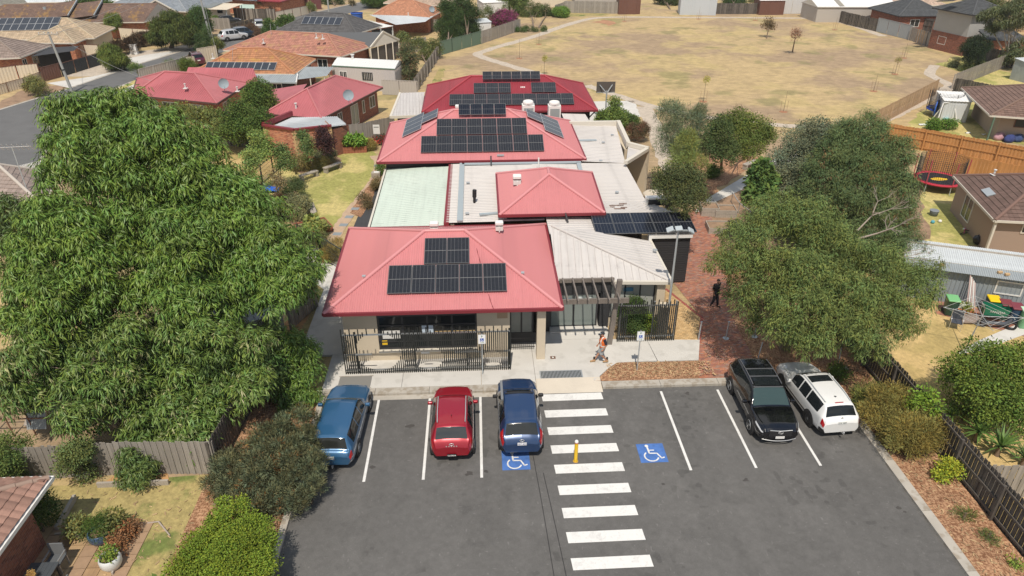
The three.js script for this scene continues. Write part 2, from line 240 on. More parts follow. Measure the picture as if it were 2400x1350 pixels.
// eave corners in plan: front-left, front-right, back-right, back-left. Returns the faces by name.
function hipRoof(t, c, h, rise, st, o = {}) {
const [A, B, D, E] = c.map((p) => at3(p, h)), len = (p, q) => Math.hypot(p[0] - q[0], p[2] - q[2]);
const wide = o.axis ? o.axis === 'x' : len(A, B) > len(A, E), y = h + rise, top = (p) => [p[0], y, p[2]];
const span = wide ? (len(A, E) + len(B, D)) / 2 : (len(A, B) + len(E, D)) / 2, run = wide ? (len(A, B) + len(E, D)) / 2 : (len(A, E) + len(B, D)) / 2;
const k0 = o.gable?.[0] ? 0.001 : Math.min(0.499, (o.inset ?? 1) * span / 2 / run), k1 = o.gable?.[1] ? 0.001 : Math.min(0.499, (o.inset1 ?? o.inset ?? 1) * span / 2 / run), F = {}, R = [];
if (wide) { const l = mid(A, E), r = mid(B, D), p = top(mid(l, r, k0)), q = top(mid(l, r, 1 - k1)); R.push(p, q);
F.front = [A, B, q, p]; F.right = [B, D, q]; F.back = [D, E, p, q]; F.left = [E, A, p]; F.caps = [[p, q], [A, p], [E, p], [B, q], [D, q]]; if (o.gable?.[0]) { F.gl = F.left; delete F.left; } if (o.gable?.[1]) { F.gr = F.right; delete F.right; }
} else { const f = mid(A, B), k = mid(E, D), p = top(mid(f, k, k0)), q = top(mid(f, k, 1 - k1)); R.push(p, q);
F.front = [A, B, p]; F.right = [B, D, q, p]; F.back = [D, E, q]; F.left = [E, A, p, q]; F.caps = [[p, q], [A, p], [B, p], [D, q], [E, q]]; if (o.gable?.[0]) { F.gl = F.front; delete F.front; } if (o.gable?.[1]) { F.gr = F.back; delete F.back; } }
F.ridge = R;
const name = o.name || 'roof', geos = ['front', 'right', 'back', 'left'].filter((k) => F[k]).map((k) => faceGeo(F[k], st));
const roof = part(t, name, [...geos, poly([A, B, D, E].map((p) => [p[0], p[1] - 0.05, p[2]]))], st.m); F.roof = roof;
const g = o.gable || []; const caps = F.caps.filter((_, i) => !(g[0] && (i === 1 || i === 2)) && !(g[1] && (i === 3 || i === 4)));
part(roof, 'ridge_cap', caps.map(([p, q]) => rod([p[0], p[1] + 0.02, p[2]], [q[0], q[1] + 0.02, q[2]], st.cr || 0.1, st.cr || 0.1, 6)), st.cap || st.m);
part(roof, 'gutter', [[A, B], [B, D], [D, E], [E, A]].map(([p, q]) => bar([p[0], p[1] - 0.03, p[2]], [q[0], q[1] - 0.03, q[2]], 0.13, 0.15)), st.trim || M.creamTrim);
for (const k of ['gl', 'gr']) if (F[k]) part(t, 'gable', poly(F[k]), o.gm || M.creamTrim);
return F;
}
const insetQuad = (c, d) => { const x = c.reduce((s, p) => s + p[0], 0) / 4, z = c.reduce((s, p) => s + p[p.length - 1], 0) / 4; return c.map((p, i) => { const n = c[(i + 1) % 4], m = c[(i + 3) % 4], u = (q) => { const a = [q[0] - p[0], q[q.length - 1] - p[p.length - 1]], l = Math.hypot(...a); return [a[0] / l * d, a[1] / l * d]; }; const a = u(n), b = u(m); return [p[0] + a[0] + b[0], p[p.length - 1] + a[1] + b[1]]; }); };
const wallRing = (c, y0, y1) => merge(c.map((a, i) => { const b = c[(i + 1) % c.length]; return poly([[a[0], y0, a[1]], [b[0], y0, b[1]], [b[0], y1, b[1]], [a[0], y1, a[1]]]); }));
// a window on the wall running from a to b (plan points, seen from outside left to right): starts `s` metres along, w wide, y0 to y1
function windowOn(t, a, b, s, w, y0, y1, o = {}) {
const d = [b[0] - a[0], b[1] - a[1]], L = Math.hypot(...d), u = [d[0] / L, d[1] / L], n = [-u[1], u[0]], P = (x, k) => [a[0] + u[0] * x + n[0] * k, a[1] + u[1] * x + n[1] * k];
const slab = (x0, x1, ya, yb, k0, k1) => prism([P(x0, k0), P(x1, k0), P(x1, k1), P(x0, k1)], ya, yb), f = o.f || 0.07, out = [];
out.push(slab(s, s + w, y0, y0 + f, -0.02, 0.05), slab(s, s + w, y1 - f, y1, -0.02, 0.05), slab(s, s + f, y0 + f, y1 - f, -0.02, 0.05), slab(s + w - f, s + w, y0 + f, y1 - f, -0.02, 0.05));
const k = o.n || 2; for (let i = 1; i < k; i++) out.push(slab(s + w * i / k - f / 2, s + w * i / k + f / 2, y0 + f, y1 - f, -0.02, 0.045));
const win = part(t, o.name || 'window', out, o.m || M.offwhite);
for (let i = 0; i < k; i++) part(win, 'pane', slab(s + w * i / k + (i ? f / 2 : f), s + w * (i + 1) / k - (i < k - 1 ? f / 2 : f), y0 + f, y1 - f, 0.008, 0.018), o.pane || M.pane);
return win;
}
// ---------------------------------------------------------------- solar panels: one mesh each with its frame
const panelGeos = new Map();
function panelGeo(w, h) { const k = w + '_' + h; if (!panelGeos.has(k)) { const f = 0.03, g = new THREE.PlaneGeometry(w - f, h - f), fr = merge([cbox(w, f, 0.04, 0, h / 2 - f / 2, 0), cbox(w, f, 0.04, 0, -h / 2 + f / 2, 0), cbox(f, h - 2 * f, 0.04, -w / 2 + f / 2, 0, 0), cbox(f, h - 2 * f, 0.04, w / 2 - f / 2, 0, 0), cbox(w - 2 * f, h - 2 * f, 0.012, 0, 0, -0.012)]);
panelGeos.set(k, [flat(g).translate(0, 0, 0.012), fr]); } return panelGeos.get(k); }
function panels(t, face, p0, n, rows, w, h, o = {}) {         // p0: lower-left corner of the array, on the face
const b = basis(face), d = V(p0).sub(b.a), u0 = d.dot(b.u), v0 = d.dot(b.v), [g, fr] = panelGeo(w, h), q = new THREE.Quaternion().setFromRotationMatrix(new THREE.Matrix4().makeBasis(b.u, b.v, b.n));
if (o.tilt) q.multiply(new THREE.Quaternion().setFromAxisAngle(new THREE.Vector3(1, 0, 0), o.tilt));
const kx = o.gap ?? 0.02;
for (let j = 0; j < rows; j++) for (let i = 0; i < n; i++) {
const c = lift(b, u0 + (i + 0.5) * (w + kx) , v0 + (j + 0.5) * (h + kx), (o.up ?? 0.13) + (o.tilt ? Math.sin(o.tilt) * (j + 0.5) * h : 0));
const m = piece(t, 'solar_panel', g, o.m || M.cells, c); m.quaternion.copy(q); const f = cast(new THREE.Mesh(fr, o.m ? M.alu : M.frame)); f.name = 'panel_frame'; m.add(f);
}
}
// ---------------------------------------------------------------- fences
const palGeos = new Map();
const palGeo = (w, h) => { const k = w.toFixed(2) + h.toFixed(2); if (!palGeos.has(k)) palGeos.set(k, cbox(w, h, 0.02, 0, h / 2, 0)); return palGeos.get(k); };
function fence(label, pts, o = {}) {                          // pts: plan points; timber palings or metal sheets between posts; y0 ground height
const h = o.h || 1.7, y0 = o.y || 0, t = thing(o.name || 'fence', label, 'fence', [pts[0][0], y0, pts[0][pts[0].length - 1]], o.group), side = o.side || 1;
seed(Math.round(Math.abs(pts[0][0] * 91 + pts[0][pts[0].length - 1] * 37)) + 3);
const pm = o.m || M.palGrey, loose = [[], [], []], posts = [], rails = [], sheets = [];
for (let s = 0; s < pts.length - 1; s++) {
const a = [pts[s][0], pts[s][pts[s].length - 1]], b = [pts[s + 1][0], pts[s + 1][pts[s + 1].length - 1]], L = Math.hypot(b[0] - a[0], b[1] - a[1]), u = [(b[0] - a[0]) / L, (b[1] - a[1]) / L], n = [-u[1] * side, u[0] * side], ang = -Math.atan2(u[1], u[0]);
const P = (x, k, y) => [a[0] + u[0] * x + n[0] * k, y0 + y, a[1] + u[1] * x + n[1] * k];
if (o.sheet) {
const np = Math.max(1, Math.round(L / 2.4)), lp = L / np;
for (let i = 0; i < np; i++) { const c = []; for (let x = 0.03, k = 0; x < lp - 0.03; x += 0.09, k++) c.push([i * lp + x, k % 4 < 2 ? 0.012 : -0.012]);
const g = []; for (let k = 0; k < c.length - 1; k++) g.push(poly([P(c[k][0], c[k][1], 0.04), P(c[k + 1][0], c[k + 1][1], 0.04), P(c[k + 1][0], c[k + 1][1], h - 0.05), P(c[k][0], c[k][1], h - 0.05)])); sheets.push(merge(g)); }
for (let i = 0; i <= np; i++) posts.push(bar(P(i * lp, 0, 0), P(i * lp, 0, h), 0.06)); rails.push(bar(P(0, 0, h), P(L, 0, h), 0.05, 0.06));
} else {
const w = o.w || 0.1, np = Math.round(L / w);
for (let i = 0; i < np; i++) { const v = Math.floor(rnd() * 3), hh = Math.round((h + rr(-0.05, 0.03)) * 50) / 50; const p = P((i + 0.5) * L / np, i % 2 ? 0.013 : -0.013, 0);
if (o.each) { const m = piece(t, 'paling', palGeo(w * 0.96, hh), pm[v], p, ang); } else { const g = palGeo(w * 0.96, hh).clone(); g.rotateY(ang); g.translate(...p); loose[v].push(g); } }
if (!o.noRails) for (const y of h > 1.2 ? [0.25, h / 2, h - 0.22] : [0.25, h - 0.2]) rails.push(bar(P(0, 0.055, y), P(L, 0.055, y), 0.05, 0.09));
const m = Math.max(1, Math.round(L / 2.6)); for (let i = 0; i <= m; i++) posts.push(bar(P(i * L / m, 0.11, 0), P(i * L / m, 0.11, h - 0.08), 0.11, 0.1));
if (o.plinth) rails.push(bar(P(0, -0.04, 0.08), P(L, -0.04, 0.08), 0.04, 0.17));
}
}
for (let v = 0; v < 3; v++) if (loose[v].length) stuffed(part(t, 'palings', loose[v], pm[v]));
for (const g of sheets) part(t, 'sheet', g, o.sheet);
const rm = o.sheet ? o.postM || o.sheet : o.railM || pm[1];
for (const g of rails) part(t, 'rail', g, rm); for (const g of posts) part(t, 'post', g, rm);
return t;
}
// ---------------------------------------------------------------- foliage: a crown is thousands of small leaf sprays in uneven clumps
function spray(n, len, wid, radius, droop, s) {
seed(s); const P = [], N = [], U = [];
for (let i = 0; i < n; i++) {
const d = new THREE.Vector3(rr(-1, 1), rr(-1, 1), rr(-1, 1)).normalize(), p = d.clone().multiplyScalar(radius * Math.cbrt(rnd()));
const dir = d.clone().multiplyScalar(1 - Math.abs(droop) * 0.6).add(new THREE.Vector3(rr(-0.35, 0.35), -droop + rr(-0.25, 0.25), rr(-0.35, 0.35))).normalize(), l = len * rr(0.7, 1.2), w = wid * rr(0.8, 1.2);
const side = dir.clone().cross(new THREE.Vector3(rr(-0.8, 0.8), 1, rr(-0.8, 0.8))).normalize(), nn = side.clone().cross(dir).normalize(); if (nn.y < 0) nn.negate();
const m = p.clone().addScaledVector(dir, l * 0.5).addScaledVector(nn, l * 0.06), a = m.clone().addScaledVector(side, w / 2).addScaledVector(nn, -w * 0.2), b = m.clone().addScaledVector(side, -w / 2).addScaledVector(nn, -w * 0.2), e = p.clone().addScaledVector(dir, l).addScaledVector(nn, -l * 0.05);
for (const q of [p, a, e, p, e, b]) { P.push(q.x, q.y, q.z); N.push(nn.x, nn.y, nn.z); U.push(0, 0); }
}
return tris(P, N, U);
}
const leafM = mat([1, 1, 1], { transmission: 0.22, roughness: 0.75, thickness: 0, specularIntensity: 0.35 }), leafGloss = mat([1, 1, 1], { transmission: 0.2, roughness: 0.5, thickness: 0, specularIntensity: 0.9 }), needleM = mat([1, 1, 1], { transmission: 0.2, roughness: 0.85, thickness: 0, specularIntensity: 0.2 });
const SPRAY = { euc: [spray(22, 0.26, 0.045, 0.24, 0.6, 11), leafGloss], wattle: [spray(30, 0.19, 0.03, 0.25, 0.4, 12), leafM], round: [spray(24, 0.12, 0.07, 0.26, 0.1, 13), leafM], small: [spray(30, 0.075, 0.04, 0.2, 0, 14), leafM], fine: [spray(40, 0.11, 0.016, 0.2, -0.5, 15), needleM], pepper: [spray(28, 0.3, 0.03, 0.3, 0.9, 16), leafM], bank: [spray(34, 0.13, 0.017, 0.17, -0.8, 17), leafM], big: [spray(14, 0.26, 0.15, 0.22, 0.15, 18), leafM], sparse: [spray(9, 0.11, 0.06, 0.3, 0.2, 19), leafM] };
function crown(t, clumps, kind, col, dens = 14, o = {}) {
const [g, m] = SPRAY[kind], k = o.scale || 1, mats = [], cols = [], Q = new THREE.Quaternion(), UP = new THREE.Vector3(0, 1, 0), q2 = new THREE.Quaternion(), droop = ['euc', 'wattle', 'pepper'].includes(kind);
const tufts = []; for (const c of clumps) { if (c[3] < 0.55) { tufts.push(c); continue; } tufts.push([c[0], c[1], c[2], c[3] * 0.8, (c[4] ?? 1) * 0.22]); const m = 11; for (let i = 0; i < m; i++) { const y = lerp(1, -0.55, (i + 0.5) / m), a = i * 2.4 + c[0] * 5, h = Math.sqrt(1 - y * y), k = c[3] * rr(0.6, 0.85); if (rnd() < 0.12) continue; tufts.push([c[0] + Math.cos(a) * h * k, c[1] + y * k, c[2] + Math.sin(a) * h * k, c[3] * rr(0.24, 0.4), (c[4] ?? 1) * 0.85]); } }
for (const c of tufts) {
const r = c[3], n = Math.max(6, Math.round(dens * 4 * Math.PI * r * r * (c[4] ?? 1) / (k * k))), tone = rr(0.86, 1.14);
for (let i = 0; i < n; i++) {
const d = new THREE.Vector3(rr(-1, 1), rr(-1, 1), rr(-1, 1)); if (d.lengthSq() > 1) { i--; continue; } d.normalize(); if (d.y < -0.35 && rnd() < 0.5) d.y *= -1;
const bump = 1 + 0.28 * Math.sin(d.x * 5 + c[0] * 3) * Math.sin(d.y * 6 + c[1]) * Math.sin(d.z * 5 + c[2]), rad = r * bump * (0.5 + 0.5 * Math.sqrt(rnd())) * (rnd() < 0.06 ? 1.18 : 1), p = new THREE.Vector3(c[0], c[1], c[2]).addScaledVector(d, rad); if (p.y < 0.08) p.y = 0.08 + rnd() * 0.1;
Q.setFromAxisAngle(UP, rnd() * 6.283); if (!droop) { q2.setFromUnitVectors(UP, d.clone().multiplyScalar(0.7).add(new THREE.Vector3(0, 0.5, 0)).normalize()); Q.premultiply(q2); } else { q2.setFromUnitVectors(UP, d.clone().multiplyScalar(0.35).add(UP).normalize()); Q.premultiply(q2); }
const s = k * rr(0.75, 1.25); mats.push(new THREE.Matrix4().compose(p, Q, new THREE.Vector3(s, s, s)));
const f = 1.35 * tone * rr(0.72, 1.28), y = rr(-0.5, 1); cols.push([col[0] * f * (1 + 0.28 * y), col[1] * f, col[2] * f * (1 - 0.2 * y)]); if (o.tint && rnd() < (o.tintShare || 0.1)) cols[cols.length - 1] = mul3(o.tint, f);
}
}
const im = new THREE.InstancedMesh(g, m, mats.length); mats.forEach((x, i) => { x.elements[12] -= t.b[0]; x.elements[13] -= t.b[1]; x.elements[14] -= t.b[2]; im.setMatrixAt(i, x); im.setColorAt(i, C(...cols[i])); });
cast(im); im.name = o.name || 'crown'; im.userData.kind = 'stuff'; t.add(im); leafCount += mats.length; return im;
}
let leafCount = 0;
function trunk(t, base, clumps, r, m, lean = 0) {
const ys = clumps.map((c) => c[1]), lo = Math.min(...ys), cx = clumps.reduce((s, c) => s + c[0], 0) / clumps.length, cy = clumps.reduce((s, c) => s + c[1], 0) / clumps.length, cz = clumps.reduce((s, c) => s + c[2], 0) / clumps.length;
const fork = [lerp(base[0], cx, 0.35), Math.max(base[1] + 0.3, lerp(base[1], Math.max(lo, base[1] + 0.2), 0.75)), lerp(base[2], cz, 0.35)], core = [lerp(fork[0], cx, 0.7), lerp(fork[1], cy, 0.8), lerp(fork[2], cz, 0.7)];
const g = [rod(base, mid(base, fork), r * 1.25, r, 8), rod(mid(base, fork), fork, r, r * 0.8, 8), rod(fork, core, r * 0.8, r * 0.4, 7)], step = Math.max(1, Math.ceil(clumps.length / 16));
for (let i = 0; i < clumps.length; i += step) { const c = clumps[i], e = mid(fork, [c[0], c[1], c[2]], 0.93), s = rnd() < 0.5 ? fork : core, k = mid(s, e); k[1] += 0.1 * c[3]; g.push(rod(s, k, r * 0.42, r * 0.26, 6), rod(k, e, r * 0.26, r * 0.08, 5)); }
part(t, 'trunk', g, m || M.bark);
}
// one tree or shrub: clumps as [x, y, z, radius]
function tree(name, label, category, base, clumps, kind, col, o = {}) {
const t = thing(name, label, category, base, o.group); seed(Math.round(Math.abs(base[0] * 131 + base[2] * 57)) + 5);
if (o.r !== 0) trunk(t, base, clumps, o.r || 0.12, o.bark); crown(t, clumps, kind, col, o.d || 14, o); return t;
}
// clumps through an ellipsoid
function blob(c, rx, ry, rz, n, r, s = 1) { seed(s + Math.round(Math.abs(c[0] * 17 + c[2] * 29))); const out = []; for (let i = 0; i < n; i++) { const d = new THREE.Vector3(rr(-1, 1), rr(-1, 1), rr(-1, 1)); if (d.lengthSq() > 1) { i--; continue; } d.normalize().multiplyScalar(Math.cbrt(rr(0.25, 1))); const k = r * rr(0.75, 1.25); out.push([c[0] + d.x * Math.max(0.05, rx - k * 0.6), c[1] + d.y * Math.max(0.05, ry - k * 0.6), c[2] + d.z * Math.max(0.05, rz - k * 0.6), k]); } return out; }
function shrub(name, label, base, rx, h, kind, col, o = {}) { const rz = o.rz || rx, n = o.n || Math.max(4, Math.round(rx * rz * 5)); return tree(name, label, o.cat || 'shrub', base, blob([base[0], base[1] + h * 0.52, base[2]], rx, h * 0.52, rz, n, o.cr || Math.min(rx, h) * 0.5, o.s || 1), kind, col, { r: o.r ?? 0.04, ...o }); }
// ---------------------------------------------------------------- the ground
function strip(pts, w, y) {                                   // a ribbon of width w (or widths) along plan points, its edges a little ragged
const c = new THREE.CatmullRomCurve3(pts.map((p) => new THREE.Vector3(p[0], 0, p[p.length - 1]))), n = pts.length * 8, P = [], U = [], N = [];
const row = (i) => { const t = i / n, p = c.getPointAt(t), d = c.getTangentAt(t), k = (Array.isArray(w) ? lerp(w[0], w[1], t) : w) / 2, a = k * rr(0.85, 1.15), b = k * rr(0.85, 1.15); return [[p.x - d.z * a, p.z + d.x * a], [p.x + d.z * b, p.z - d.x * b]]; };
let a = row(0); for (let i = 1; i <= n; i++) { const b = row(i); for (const q of [a[0], b[1], a[1], a[0], b[0], b[1]]) { P.push(q[0], y, q[1]); U.push(q[0], q[1]); N.push(0, 1, 0); } a = b; }
return tris(P, N, U);
}
const rect = (x0, z0, x1, z1) => [[x0, z1], [x1, z1], [x1, z0], [x0, z0]];
function ragged(pts, amp = 0.25, step = 1.2) { const o = []; pts.forEach((a, i) => { const b = pts[(i + 1) % pts.length], L = Math.hypot(b[0] - a[0], b[b.length - 1] - a[a.length - 1]), n = Math.max(1, Math.round(L / step)); for (let k = 0; k < n; k++) { const t = k / n; o.push([lerp(a[0], b[0], t) + (k ? rr(-amp, amp) : 0), lerp(a[a.length - 1], b[b.length - 1], t) + (k ? rr(-amp, amp) : 0)]); } }); return o; }
seed(77);
struct('ground', sheet(rect(-700, -900, 700, 300), 0), M.dry);
struct('car_park', sheet([[-7.2, 12], [16.05, 12], [16.05, -26.3], [-7.2, -26.3]], 0.005), M.asphalt);
struct('road', sheet([[-56, -60], [-50.9, -78.2], [-48.25, -87.9], [-45.6, -101.8], [-42.5, -113], [-38, -132], [-34, -144], [-22.7, -169], [-4, -215], [6, -212], [-16.5, -166], [-28, -141], [-32, -129], [-36.5, -111], [-40, -100], [-42.6, -91], [-43.6, -82.6], [-43.8, -74], [-41, -69], [-38.2, -62], [-36.5, -56], [-36, -40], [-60, -36]].reverse(), 0.012), M.road);
struct('kerb', [strip([[-51.1, -78.2], [-48.45, -87.9], [-45.8, -101.8], [-42.7, -113], [-38.2, -132], [-34.2, -144], [-22.9, -169]], 0.4, 0.02)], M.kerb);
struct('kerb', [strip([[-36.4, -50], [-36.6, -57], [-38.2, -62.4], [-41, -69.2], [-43.6, -74], [-43.4, -82.6], [-42.4, -91]], 0.4, 0.02)], M.kerb);
struct('footpath', strip([[-35, -50], [-35.4, -58], [-36.9, -63], [-39.4, -69], [-41.6, -75], [-41.6, -83], [-40.6, -91]], 1.3, 0.014), M.concrete);
struct('driveway', sheet([[-52.43,0,-90.77], [-48.29,0,-94.57], [-45.6,0,-101.8], [-48.25,0,-87.92]], 0.016), M.concrete);
struct('driveway', sheet([[-49.45,0,-104.87], [-47.34,0,-108.44], [-43.9,0,-111.52], [-45.6,0,-101.8]], 0.017), M.concrete);
struct('verge', sheet(ragged([[-52.79,0,-81.55], [-53.81,0,-88.63], [-49.78,0,-89.52], [-48.51,0,-87.93], [-51.11,0,-78.58]]), 0.008), M.soil);
struct('verge', sheet(ragged([[-52.11,0,-94.28], [-50.52,0,-109.55], [-44.21,0,-116.03], [-42.13,0,-111.43], [-45.83,0,-102.37], [-48.29,0,-94.57]]), 0.009), M.gravel);
struct('verge', sheet(ragged([[-42.81,0,-71.11], [-44.4,0,-75.87], [-43.19,0,-85.98], [-42.44,0,-92.6], [-40.51,0,-89.06], [-38.61,0,-66.71], [-37.61,0,-61.71]]), 0.009), M.lawn);
// kerbs of the car park, in lengths with open joints
const kerbRun = (x0, z0, x1, z1, n) => { for (let i = 0; i < n; i++) { const a = i / n, b = (i + 1) / n, alongX = Math.abs(x1 - x0) > Math.abs(z1 - z0); struct('kerb', alongX ? bx(lerp(x0, x1, a) + 0.008, 0, z0, lerp(x0, x1, b) - 0.008, 0.125, z1) : bx(x0, 0, lerp(z0, z1, a) + 0.008, x1, 0.125, lerp(z0, z1, b) - 0.008), M.kerb); } };
kerbRun(-7.45, -26.3, -7.2, 6, 12); kerbRun(16.05, -26.3, 16.42, 6, 12);
kerbRun(-7.45, -26.75, 2.45, -26.3, 4); kerbRun(5.5, -26.75, 16.42, -26.3, 4);
struct('gutter_strip', sheet([[-7.2, -25.98], [2.45, -25.98], [2.45, -26.3], [-7.2, -26.3]], 0.009), M.kerb);
struct('crossing_ramp', [poly([[2.46, 0.012, -26.08], [5.49, 0.012, -26.08], [5.49, 0.13, -27.1], [2.46, 0.13, -27.1]])], mapped(grain([0.62, 0.56, 0.47], { m: 3, amp: 0.15, fine: 0.1 }), { roughness: 0.9 }));
// concrete forecourt in slabs, open joints between them
const slabs = [[-7.45, -26.76, -3.8, -29.6], [-3.8, -26.76, -0.1, -29.6], [-0.1, -26.76, 2.45, -30.4], [2.45, -27.1, 5.5, -30.4], [-9.1, -29.6, -6.9, -33], [-9.1, -33, -6.9, -36], [-9.1, -36, -6.9, -39.5], [2.45, -30.4, 6.6, -34]];
for (const [x0, z1, x1, z0] of slabs) struct('pavement_slab', prism(rect(x0 + 0.008, z0 + 0.008, x1 - 0.008, z1 - 0.008), 0.01, 0.12), M.concrete);
struct('pavement_slab', prism([[5.51, -26.78], [5.17,0.1,-26.82], [5.66,0.1,-27.37], [6.12,0.1,-27.91], [6.54,0.1,-28.25], [8.5,0.1,-28.3], [8.4, -30.2], [5.51, -30.39]].map((p) => [p[0], p[p.length - 1]]), 0.01, 0.122), M.concrete);
struct('pavement_slab', prism([[8.54,0.1,-28.26], [10.55,0.1,-28.27], [11.11,0.1,-30.04], [8.41, -30.2]].map((p) => [p[0], p[p.length - 1]]), 0.01, 0.122), M.concrete);
struct('side_path', sheet([[-8.9, -39.5], [-6.95, -39.5], [-6.95, -37], [-9, -36.2], [-13.5, -42], [-14.6, -40.6], [-10.5, -41.5]].map((p) => p).reverse().slice(0, 0).concat([[-10.91,0,-38.71], [-8.64,0,-35.96], [-8.33,0,-40.32], [-10.89,0,-42.62], [-12.01,0,-42.04]]), 0.02), M.concrete);
struct('mulch_bed', sheet(ragged([[5.25,0.1,-26.82], [5.68,0.1,-27.37], [6.15,0.1,-27.91], [6.54,0.1,-28.25], [10.54,0.1,-28.23], [10.11,0.1,-26.74]], 0.03, 0.5), 0.1), M.mulch);
struct('brick_path', sheet([[10.17,0,-26.88], [11.09,0,-30.07], [11.9,0,-32.35], [11.18,0,-37.62], [13.56,0,-43.79], [15.03,0,-46.86], [16.16,0,-47.77], [16.48,0,-45.86], [15.29,0,-38.56], [14.99,0,-34.3], [13.27,0,-28.06], [12.75,0,-26.82]], 0.02), M.paver);
struct('brick_path_border', [bar([11.89,0.02,-32.32], [11.05,0.02,-29.93], 0.16, 0.03), bar([10.7,0.02,-35.63], [11.89,0.02,-32.32], 0.16, 0.03), bar([9.36,0.02,-30.05], [11.05,0.02,-29.93], 0.16, 0.03)], mat([0.32, 0.09, 0.07]));
struct('paved_area', sheet([[9.37,0,-30.08], [10.68,0,-35.51], [11.83,0,-32.27], [11.06,0,-30.04]], 0.028), M.paverYellow);
struct('lawn_patch', sheet(ragged([[9.36,0,-30.04], [10.53,0,-29.9], [10.31,0.1,-28.32], [8.95,0.1,-28.39]], 0.05, 0.5), 0.03), mapped(grain([0.10, 0.22, 0.03], { m: 2, amp: 0.7, fine: 0.5, p: 12 })));
struct('mulch_bed', sheet(ragged([[13.25, -26.78], [18.4, -26.78], [18.4, -33], [19, -40], [15, -38], [13.6, -33]], 0.1), 0.03), M.mulch);
struct('mulch_bed', sheet([[16.43, 6], [18.42, 6], [18.42, -26.78], [16.43, -26.78]], 0.06), M.mulch);
struct('garden_soil', sheet(ragged([[16.44,0,-45.71], [16.81,0,-47.82], [25.11,0,-56.16], [35.38,0,-52.76], [29.97,0,-41.6], [20.44,0,-38.3], [15.29,0,-37.98]]), 0.015), M.soil);
struct('garden_soil', sheet(ragged([[15.18,0,-52.78], [19.66,0,-60.06], [24.99,0,-58.85], [17.38,0,-49.74]]), 0.016), M.mulch);
struct('concrete_path', sheet([[15.55,0,-46.92], [16.86,0,-49.08], [25.33,0,-57.91], [30.45,0,-61.36], [30.44,0,-59.52], [25.32,0,-55.29], [17.24,0,-48.38], [16.22,0,-46.88]].reverse(), 0.025), M.concrete);
struct('basketball_court', sheet([[11.08,0,-70.72], [12.69,0,-78.68], [17.6,0,-78.82], [17.01,0,-72.34], [13.88,0,-70.58]].reverse(), 0.012), M.concrete);
struct('worn_track', strip([[18.06,0,-76.22], [17.6,0,-69.62], [16.65,0,-61.42], [15.76,0,-53.73], [15.26,0,-49.15]], 1.6, 0.014), M.gravel);
struct('walking_path', strip([[8.61,0,-91.76], [5.1,0,-97.36], [1.49,0,-103.25], [0.19,0,-106.09], [2.26,0,-110.24], [9.44,0,-120.59], [16.43,0,-132.53], [22.11,0,-139.82], [27.18,0,-141.18], [39.13,0,-140.05], [55,0,-138.73], [64.72,0,-136.66], [66.76,0,-129.09], [66.5,0,-118.17]], 1.5, 0.012), M.gravel);
struct('walking_path', strip([[13.31,0,-86.4], [15.84,0,-81.64], [19.07,0,-76.17], [23.11,0,-72.2], [27.55,0,-69.44], [33,0,-67.81], [39.43,0,-68.55], [45.63,0,-73.45], [53.59,0,-80.58], [57.08,0,-84.24], [58.07,0,-90.06], [62.02,0,-95.64]], 1.3, 0.012), M.gravel);
struct('bare_earth', sheet(ragged([[21.03,0,-135.24], [23.84,0,-138.16], [25.4,0,-133.54], [23.39,0,-130.76]], 1, 2), 0.008), mapped(grain([0.42, 0.22, 0.12], { m: 4, amp: 0.6 })));
struct('grass_patch', sheet(ragged([[14.83,0,-147.42], [19.64,0,-148.95], [27.46,0,-147.38], [25.13,0,-143.49], [16.7,0,-141.7]], 0.6, 2), 0.007), M.green);
struct('grass_patch', sheet(ragged([[-5.26,0,-87.77], [-4.85,0,-97.04], [-3.96,0,-95.67], [-4.39,0,-88.17]], 0.3, 1), 0.007), M.green);
struct('grass_patch', sheet(ragged([[62.38,0,-96.46], [70.03,0,-102.01], [72.25,0,-95.97], [63.31,0,-88.57]], 0.8, 2), 0.007), M.lawn);
// kindergarten garden and the yards round about
struct('lawn', sheet(ragged([[-13.32,0,-48.11], [-16.99,0,-52.96], [-17.31,0,-56.88], [-14.91,0,-60.59], [-12.28,0,-62.61], [-9.63,0,-62.72], [-8.56,0,-60.05], [-8.33,0,-54.43], [-9.34,0,-46.38], [-9.64,0,-44.24]], 0.15), 0.012), M.lawn);
struct('dry_yard', sheet(ragged([[-24.34,0,-64.96], [-19.4,0,-63.83], [-16.11,0,-62.79], [-17.08,0,-57.39], [-18.04,0,-54.42], [-22.38,0,-59.27]]), 0.01), M.straw);
struct('rubber_surface', sheet([[-8.83,0,-40.95], [-8.67,0,-47.1], [-8.1,0,-52.99], [-7.52,0,-56.4], [-6, -48], [-6, -38]].reverse(), 0.022), mapped(grain([0.055, 0.057, 0.062], { m: 3, amp: 0.2 })));
struct('garden_path', strip([[-9.83,0,-42.9], [-9.55,0,-46.39], [-8.83,0,-51.04], [-8.32,0,-54.92], [-8.39,0,-58.57], [-9.03,0,-60.88]], 0.9, 0.024), mapped(grain([0.50, 0.36, 0.25], { m: 2, amp: 0.3, fine: 0.25, p: 12 })));
for (const p of [[-9.65,0.03,-44.31], [-9.45,0.03,-45.8], [-9.28,0.03,-47.21], [-9.07,0.03,-48.7], [-8.56,0.03,-58.17]]) struct('paving_stone', prism([[p[0] - 0.3, p[2] + 0.2], [p[0] + 0.25, p[2] + 0.26], [p[0] + 0.32, p[2] - 0.2], [p[0] - 0.24, p[2] - 0.25]], 0.02, 0.035), mat([0.26, 0.29, 0.31]));
struct('garden_bed', sheet(ragged([[-8.03,0,-50.31], [-8.45,0,-47.09], [-9.33,0,-47.91], [-8.76,0,-53.02], [-8.21,0,-56.95], [-7.91,0,-59.11]], 0.1, 0.6), 0.03), M.mulch);
